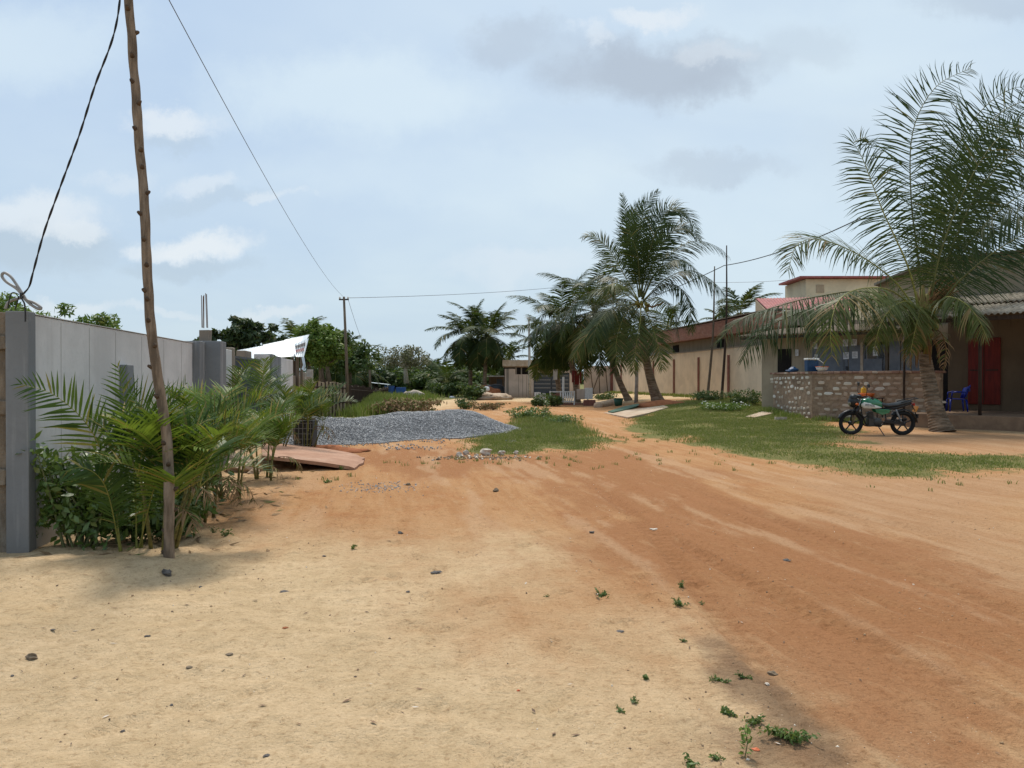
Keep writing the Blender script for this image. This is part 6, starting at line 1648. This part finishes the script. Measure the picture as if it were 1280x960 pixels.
    for s in (-1, 1):
        pnl = loft([(.45, .02, .77, .84), (.38, .04, .72, .88), (.24, .035, .71, .865), (.08, .03, .715, .80), (-.06, .012, .735, .75)], 'tank_panel', M_TANKW, t, 12)
        pnl.data.transform(Matrix.Translation((0, s * .135, -.015)))
        mb = MB()                                      # worn model lettering on the panel, drawn as short dark strokes
        for i, (x0, z0, sh_) in enumerate(((.36, .80, 'B'), (.31, .795, 'O'), (.26, .79, 'X'), (.21, .785, 'E'), (.16, .78, 'R'))):
            y0 = s * (.135 + .040)
            st_ = {'B': [((0, 0), (0, 1)), ((0, 1), (.7, .8)), ((0, .5), (.7, .5)), ((0, 0), (.7, .2)), ((.7, .2), (.7, .8))], 'O': [((0, 0), (0, 1)), ((.7, 0), (.7, 1)), ((0, 0), (.7, 0)), ((0, 1), (.7, 1))],
                   'X': [((0, 0), (.7, 1)), ((0, 1), (.7, 0))], 'E': [((0, 0), (0, 1)), ((0, 0), (.7, 0)), ((0, .5), (.6, .5)), ((0, 1), (.7, 1))], 'R': [((0, 0), (0, 1)), ((0, 1), (.7, .9)), ((.7, .9), (0, .5)), ((0, .5), (.7, 0))]}[sh_]
            for (a, b) in st_:
                f_ = lambda p: (x0 - s * 0 - p[0] * .04, y0, z0 - .022 + p[1] * .045)
                mb.tube([f_(a), f_(b)], .0045, 4)
        mb.build('lettering', M_INK, pnl)
        sp_ = MB(); sp_.prism([(.10, s * .10, .685), (-.16, s * .11, .69), (-.30, s * .11, .67), (-.24, s * .11, .58), (-.08, s * .11, .535), (.06, s * .10, .60)], (0, s * .03, 0)); sp_.build('side_panel', M_GREENP, t, bevel=.012)
    loft([(-.02, .08, .78, .85), (-.10, .115, .75, .85), (-.25, .125, .72, .82), (-.45, .125, .74, .84), (-.65, .115, .80, .89), (-.80, .09, .84, .91), (-.86, .05, .86, .90)], 'seat', M_SEAT, t)
    loft([(-.20, .07, .64, .74), (-.45, .085, .66, .76), (-.65, .07, .72, .82), (-.84, .045, .79, .86)], 'tail_cowl', M_BLACK, t)
    mb = MB(); mb.tube([(-.55, .13, .86), (-.80, .12, .93), (-.98, .09, .96), (-.98, -.09, .96), (-.80, -.12, .93), (-.55, -.13, .86)], .012, 7); mb.build('grab_rail', M_DKMETAL, t, True)
    MB().box((-.90, 0, .80), (.05, .14, .07)).build('tail_light', M_REDLENS, t, bevel=.015)
    pl_ = MB(); Rm = Matrix.Rotation(math.radians(-22), 3, 'Y'); pl_.box((-.965, 0, .68), (.006, .21, .16), R=np.array(Rm)); plo = pl_.build('number_plate', M_PLATE, t)
    mb = MB()
    for i in range(6): mb.box((-.972 - .012, -.075 + i * .03, .70 - .0), (.004, .016, .035))
    mb.build('plate_marks', M_INK, plo)
    mb = MB(); mb.tube([(-.86, 0, .78), (-.96, 0, .62), (-.985, 0, .50)], [.03, .02, .02], 6, flat=.5); mb.box((-1.0, 0, .50), (.03, .16, .10)); mb.build('mud_flap', M_BLACK, t)
    # frame, engine, exhaust, swingarm, chain guard, stand, pegs
    mb = MB(); mb.tube([(.42, 0, .84), (.38, 0, .55), (.26, 0, .26), (-.10, 0, .22), (-.24, 0, .36), (-.20, 0, .68), (-.60, 0, .76)], .019, 8); mb.tube([(.40, 0, .80), (.1, 0, .70), (-.2, 0, .68)], .02, 8); mb.build('frame', M_BLACK, t, True)
    mb = MB(); mb.box((.07, 0, .34), (.32, .19, .19)); mb.blob((.0, .10, .34), (.11, .03, .10), 14, 8); mb.blob((.0, -.10, .34), (.11, .03, .10), 14, 8)
    en = mb.build('engine', M_ALLOY, t, bevel=.03)
    mb = MB()
    for i in range(7): mb.box((.14 + .008 * i, 0, .45 + i * .022), (.15, .16, .009))
    mb.box((.16, 0, .52), (.10, .11, .18)); mb.build('cylinder_fins', M_ALLOY, en)
    mb = MB(); mb.tube(catmull([(.20, -.06, .50), (.32, -.08, .40), (.26, -.11, .24), (0, -.13, .22), (-.30, -.14, .27)], 20), .019, 8); mb.tube([(-.28, -.15, .27), (-.36, -.155, .285), (-.80, -.165, .38), (-.84, -.165, .39)], [.02, .042, .046, .03], 12); mb.build('exhaust', M_DKMETAL, t, True)
    mb = MB()
    for s in (-.085, .085): mb.tube([(-.18, s, .33), (XR, s, R_)], .019, 8)
    mb.build('swingarm', M_DKMETAL, t, True)
    mb = MB(); mb.hexa([(-.16, .095, .34), (XR + .02, .095, .27), (XR + .02, .115, .27), (-.16, .115, .34)], [(-.16, .095, .41), (XR + .02, .095, .36), (XR + .02, .115, .36), (-.16, .115, .41)]); mb.build('chain_guard', M_BLACK, t)
    for s in (-1, 1):
        mb = MB(); mb.tube([(-.42, s * .125, .68), (-.56, s * .12, .36)], .016, 8)
        for i in range(12): mb.torus((-.43 - .011 * i, s * .124, .65 - .023 * i), .027, .006, 'z', 12, 5)
        mb.build('shock_absorber', M_CHROME, t, True)
    mb = MB(); mb.tube([(.0, .10, .25), (-.06, .22, .10), (-.10, .30, .0)], .013, 7); mb.box((-.10, .31, .008), (.07, .04, .012)); mb.build('kickstand', M_DKMETAL, t)
    mb = MB(); mb.tube([(-.02, -.26, .27), (-.02, .26, .27)], .013, 8); mb.tube([(-.38, -.24, .38), (-.38, .24, .38)], .011, 8); mb.build('foot_pegs', M_BLACK, t)
    mb = MB()
    for s in (-1, 1): mb.tube(catmull([(.36, s * .22, .99), (.50, s * .12, .86), (.46, s * .05, .70)], 12), .006, 5)
    mb.build('control_cables', M_CABLE, t)
    # set it down: front to the left, flank to the road
    q = (G(1067, 543) + G(1124, 545)) / 2; q[2] = gz(q[0], q[1]) + .005
    t.location = q; dx, dy = G(1067, 543)[:2] - G(1124, 545)[:2]
    t.rotation_euler = (math.radians(-4.5), 0, math.pi - .05); t.scale = (1.06, 1.06, 1.06)
motorbike()

# ------------------------------------------------------------------ far odds and ends
fs = [((487, 492), 'blue_drum', M_BLUETARP, 'blue drum at the far end of the tall grass', 'drum', (.55, .55, .9), 75),
      ((516, 494), 'pale_car_shell', M_WHITE, 'whitish object in the grass under the half bare tree', 'debris', (1.1, .6, .45), 78)]
MBm = MB(); q = P(487, 478, 74); q[2] = 0
MBm.tube([q, q + UP * .9], .5, 12); MBm.torus(q + UP * .9, .5, .03, 'z', 14, 5); MBm.torus(q + UP * .45, .5, .03, 'z', 14, 5); MBm.box(q + (1.1, .2, .4), (.9, .9, .8))
tag(MBm.build('blue_drum', M_BLUETARP, None, False), 'blue drum and tarp bundle beyond the tall grass', 'drum')
q = P(478, 478, 72); q[2] = 0; MBm = MB(); MBm.hexa([q + (-1.2, 0, 1.25), q + (.6, 0, 1.05), q + (.6, 1.4, 1.05), q + (-1.2, 1.4, 1.25)], [q + (-1.2, 0, 1.29), q + (.6, 0, 1.09), q + (.6, 1.4, 1.09), q + (-1.2, 1.4, 1.29)])
for a in (-1.1, .5): MBm.tube([q + (a, .1, -.05), q + (a, .1, 1.1)], .04, 5)
tag(MBm.build('small_stall', M_TIN, None), 'small stall with a pale tilted roof at the far fence end', 'stall')
q = G(517, 495.5); tag(MB().blob(q + UP * .1, (1.0, .5, .4), 12, 8, .35, 0, 91).build('rubbish_sack', M_STONE_L, None, True), 'pale rubbish sack lying in the grass under the half bare tree', 'sack')
q = P(610, 478, 58); q[2] = 0; tag(MB().blob(q + UP * .15, (1.7, 1.3, .42), 20, 10, .25, 0, 92).build('sand_heap', M_PALEC, None, True), 'pale sand heap at the bend left of the gate house', 'sand heap')
q = P(608, 478, 64); q[2] = 0; tag(MB().blob(q + UP * .35, (1.3, .8, .62), 20, 10, .25, 0, 93).build('red_earth_heap', M_TERRA, None, True), 'red earth heap behind the pale sand heap', 'earth heap')
q = P(617, 478, 67); q[2] = 0; tag(MB().blob(q + UP * .6, (1.1, .6, .5), 16, 9, .3, 0, 94).build('grey_tarpaulin', M_GATE, None, True), 'grey green tarpaulin pile under the palm pair', 'tarpaulin')
q = P(608, 478, 60.5); q[2] = .5; tag(MB().blob(q + UP * .3, (.3, .25, .18), 10, 7, .3, 0, 95).build('white_sack', M_PAPER, None, True), 'white sack lying on the red earth heap', 'sack')
q = P(565, 478, 64); q[2] = .0; tag(MB().blob(q + UP * .05, (.22, .2, .10), 10, 7, .3, 0, 96).build('white_rag', M_PAPER, None, True), 'white rag on the verge far ahead', 'rag')
q = P(722, 466, 50); mb = MB()
for i in range(4): mb.box(q + (-.3 + i * .17, .02 * i, -.25 - .08 * (i % 3)), (.13, .05, .75 + .15 * (i % 2)), jit=.03)
tag(mb.build('hanging_cloth', M_DOORRED), 'dark red cloths hanging under the middle palms', 'laundry')
q = P(694, 468, 52); tag(MB().box(q, (.28, .05, .7), jit=.03).build('white_cloth', M_WHITE), 'small white cloth hanging under the middle palms', 'laundry')

# rubble strip with pale lumps at the near edge of the grass patch
rr = np.random.RandomState(9)
lab = ['flat pale rubble chip at the left end of the rubble strip', 'upright pale rubble chip left of the biggest lump', 'biggest pale rubble lump with an orange side', 'flat rubble piece beside the biggest lump', 'pointed pale rubble piece at the right of the strip', 'small pale chip farthest right in the rubble strip']
for i, (u, v, s) in enumerate(((574, 571, .07), (583, 568, .07), (607, 568, .115), (596, 571, .045), (627, 568, .075), (645, 567, .05))):
    q = G(u, v); o = MB().blob(q + UP * s * .4, (s * 1.1, s * .7, s * .75), 8, 6, .45, 0, 200 + i).build('rubble_lump', M_STONE_L); tag(o, lab[i], 'rubble', 'pale rubble by the grass patch')
pts = []
for u, v, n in ((570, 572, 60), (590, 572, 90), (620, 572, 90), (650, 572, 50), (560, 574, 40)):
    c = G(u, v)[:2]; pts.append(c + rr.normal(0, 1, (n, 2)) * (.28, .22))
q = np.vstack(pts); stones(np.stack([q[:, 0], q[:, 1], Zd(q[:, 0], q[:, 1]) + .006], -1), .022, 19, 'rubble_crumbs', M_PEBBLE, 'dark crumbs and grit around the rubble by the grass patch', 'rubble', .8)

# loose stones lying on the sand: (u, v, size, material, label)
L = [(208, 716, .045, M_STONE_D, 'dark stone at the foot of the leaning pole', 1.0), (38, 825, .032, M_STONE_B, 'round brown stone at the left edge of the sand', .9),
     (545, 717, .045, M_STONE_D, 'flat grey stone in the middle of the sand', .35), (355, 737, .035, M_STONE_D, 'flat grey flake right of the pole foot', .3),
     (250, 732, .016, M_STONE_D, 'small black chip just right below the pole', .6), (183, 799, .018, M_STONE_D, 'dark twisted chip left of centre on the sand', .5),
     (356, 786, .022, M_TERRA, 'thin reddish shard on the sand', .25), (286, 821, .022, M_STONE_B, 'flat brownish shard in the near sand', .3),
     (236, 837, .020, M_STONE_B, 'brown sliver left of the brownish shard', .3), (966, 839, .030, M_STONE_B, 'brownish stone on the damp red road', .7),
     (775, 790, .028, M_STONE_D, 'flat grey pebble between the small weeds', .3), (960, 852, .014, M_STONE_L, 'small pale stone on the damp red road', .7),
     (946, 935, .018, M_REDBIT, 'orange plastic shard beside the nearest leafy weed', .4), (648, 862, .010, M_REDBIT, 'tiny orange crumb on the near sand', .5),
     (14, 848, .011, M_STONE_D, 'black crumb below the round brown stone', .7), (152, 914, .012, M_STONE_D, 'black chip near the bottom left', .6),
     (213, 880, .010, M_STONE_D, 'small black crumb in the lower sand', .6), (332, 949, .014, M_STONE_D, 'dark chip at the bottom of the view', .5),
     (510, 741, .016, M_STONE_D, 'small dark stone left of the flat grey stone', .6), (620, 613, .05, M_STONE_B, 'brown lump on the orange earth in the middle distance', .7),
     (510, 607, .045, M_STONE_B, 'brown lump beside the spilt gravel', .7), (818, 658, .05, M_STONE_L, 'pale flat stone on the dark track', .3),
     (500, 666, .03, M_STONE_D, 'dark pebble on the middle sand', .6), (740, 665, .03, M_STONE_D, 'dark pebble on the track edge', .6), (983, 700, .04, M_STONE_D, 'dark flat stone on the right track', .3),
     (65, 787, .014, M_STONE_D, 'dark sliver high on the left sand', .3), (115, 788, .012, M_STONE_B, 'brown crumb on the left sand', .5), (405, 694, .02, M_STONE_D, 'dark pebble right of the pole', .5)]
for i, (u, v, s, m, lb, fl) in enumerate(L):
    s *= .78; q = G(u, v); q[2] = float(Zd(q[0], q[1])); o = MB().blob(q + UP * s * fl * .45, (s * 1.2, s, s * fl), 9, 7, .35, 0, 300 + i).build('stone' if m is not M_REDBIT else 'orange_shard', m); tag(o, lb, 'stone' if m is not M_REDBIT else 'shard')

# small weeds on the sand and the road, each rooted plant is a thing
def weed(u, v, w_, h, seed, label, n=70, size=.014, up=.5, m=None, tall=False):
    r = np.random.RandomState(seed); q = G(u, v); q[2] = float(Zd(q[0], q[1]))
    t = empty('weed', q, label, 'weed', 'small weeds on the sand'); mb = MB(); L_ = []
    k = max(4, int(w_ * 60)) if not tall else 1
    for i in range(k):
        a = r.uniform(0, 6.28); l = w_ * r.uniform(.4, 1); hh = h * r.uniform(.4, 1)
        if tall: pts_ = [q, q + (.01, 0, h * .5), q + (-.005, 0, h)]
        else: pts_ = [q, q + (math.cos(a) * l * .35, math.sin(a) * l * .35, hh * .55), q + (math.cos(a) * l * .75, math.sin(a) * l * .75, hh)]
        C_ = catmull(pts_, 9); mb.tube(C_, np.linspace(.0028, .0012, 9), 4); L_.append(C_)
    mb.build('stem', M_WEEDSTEM, t)
    C_ = np.vstack([c[1:] for c in L_]); p = C_[r.randint(len(C_), size=n)] + r.normal(0, size * .7, (n, 3)); p[:, 2] = np.maximum(p[:, 2], q[2] + .004)
    if tall: p = C_[r.randint(len(C_), size=n)] + unit(r.normal(0, 1, (n, 3)) * (1, 1, .15)) * size * 1.4
    nr = unit(UP * up + r.normal(0, .5, (n, 3))); a = unit(np.cross(nr, r.normal(0, 1, (n, 3)))); b = np.cross(nr, a); s = (size * r.uniform(.6, 1.4, n))[:, None]
    V = np.stack([p - a * s, p - b * s * .45, p + a * s, p + b * s * .45], 1).reshape(-1, 3)
    np_mesh('leaves', V, np.arange(4 * n).reshape(-1, 4), m or M_WEED, t)
WD = [(282, 671, .11, .07, 'green sprig right of the second areca clump', 60, .018), (267, 666, .06, .07, 'smaller sprig left of its neighbour by the areca clump', 40, .015),
      (750, 746, .09, .045, 'round weed alone on the sand left of the track', 150, .010), (852, 736, .05, .06, 'upright weed just above the larger track edge weed', 90, .010), (851, 757, .11, .045, 'larger bushy weed at the track edge', 210, .010),
      (808, 848, .055, .03, 'small compact weed in the near sand', 110, .008), (854, 802, .04, .02, 'tiny weed between the track edge weeds', 50, .007),
      (900, 852, .09, .02, 'creeping weed left of the damp patch', 110, .008), (931, 850, .055, .03, 'dense little weed at the corner of the damp patch', 110, .008), (906, 891, .085, .02, 'flat creeping weed with rounded leaves', 130, .010),
      (790, 878, .06, .018, 'grey green sprig low on the near sand', 60, .008), (774, 890, .06, .015, 'thin creeping sprig near the bottom middle', 50, .008),
      (986, 924, .17, .055, 'largest bushy weed beside the damp patch at the bottom', 420, .012), (945, 903, .12, .03, 'trailing shoot left of the largest weed', 120, .010),
      (441, 686, .05, .04, 'tiny green sprig on the middle sand', 30, .012), (408, 603, .12, .05, 'low dark weed right of the areca row', 70, .018), (426, 588, .12, .10, 'wispy weed at the tip of the driveway slab', 90, .014),
      (895, 951, .05, .02, 'small weed at the bottom edge left of the leafy weed', 60, .008), (683, 747, .03, .02, 'speck of green left of the lone round weed', 24, .007), (878, 754, .04, .03, 'faint sprig right of the bushy track weed', 30, .008)]
for i, (u, v, w_, h, lb, n, s) in enumerate(WD): weed(u, v, w_, h, 400 + i, lb, n, s)
weed(932, 946, .03, .13, 450, 'upright weed with round pale green leaves near the bottom right', 46, .014, m=M_TREE_LIT, tall=True)
weed(862, 958, .08, .03, 451, 'grassy weed at the bottom edge', 80, .010)
# dry litter: thin leaf flakes and twigs strewn on the sand
def litter():
    r = np.random.RandomState(14); n = 260; q = r.uniform((-3.6, 2.1), (2.2, 9), (n, 2)); z = Zd(q[:, 0], q[:, 1]) + .006
    V = []; Q = []
    for i in range(n):
        a = r.uniform(0, 6.28); l = r.uniform(.006, .026); w_ = l * r.uniform(.12, .4); c = np.array((q[i, 0], q[i, 1], z[i])); d = np.array((math.cos(a), math.sin(a), r.uniform(-.15, .3))) * l; e = np.array((-math.sin(a), math.cos(a), .1)) * w_
        V += [c - d, c - e, c + d, c + e]; Q.append((4 * i, 4 * i + 1, 4 * i + 2, 4 * i + 3))
    tag(np_mesh('dry_litter', V, Q, stone_rand_mat('litter', (.06, .04, .03), (.20, .12, .07), (.5, .45, .4))), 'dry leaf flakes and twig bits strewn over the sand', 'litter', kind='stuff')
litter()
def leaf_litter():
    r = np.random.RandomState(31); c = []
    for b in ((-3.6, 7.4), (-3.7, 8.9), (-3.9, 10.3), (-4.1, 11.8), (9.9, 21.6), (8.2, 40.2)): c.append(np.array(b) + r.normal(0, .45, (90, 2)))
    q = np.vstack(c); z = Zd(q[:, 0], q[:, 1]) + .012; n = len(q); a = r.uniform(0, 6.28, n); l = r.uniform(.03, .12, n)[:, None]; w_ = l * .16
    d = np.stack([np.cos(a), np.sin(a), r.uniform(-.1, .2, n)], -1) * l; e = np.stack([-np.sin(a), np.cos(a), r.uniform(-.5, .5, n)], -1) * w_; p = np.stack([q[:, 0], q[:, 1], z], -1)
    V = np.stack([p - d, p - e, p + d, p + e], 1).reshape(-1, 3)
    tag(np_mesh('fallen_leaves', V, np.arange(4 * n).reshape(-1, 4), M_DRYBUSH), 'dry fallen leaf strips under the palms and along the planting', 'litter', kind='stuff')
leaf_litter()
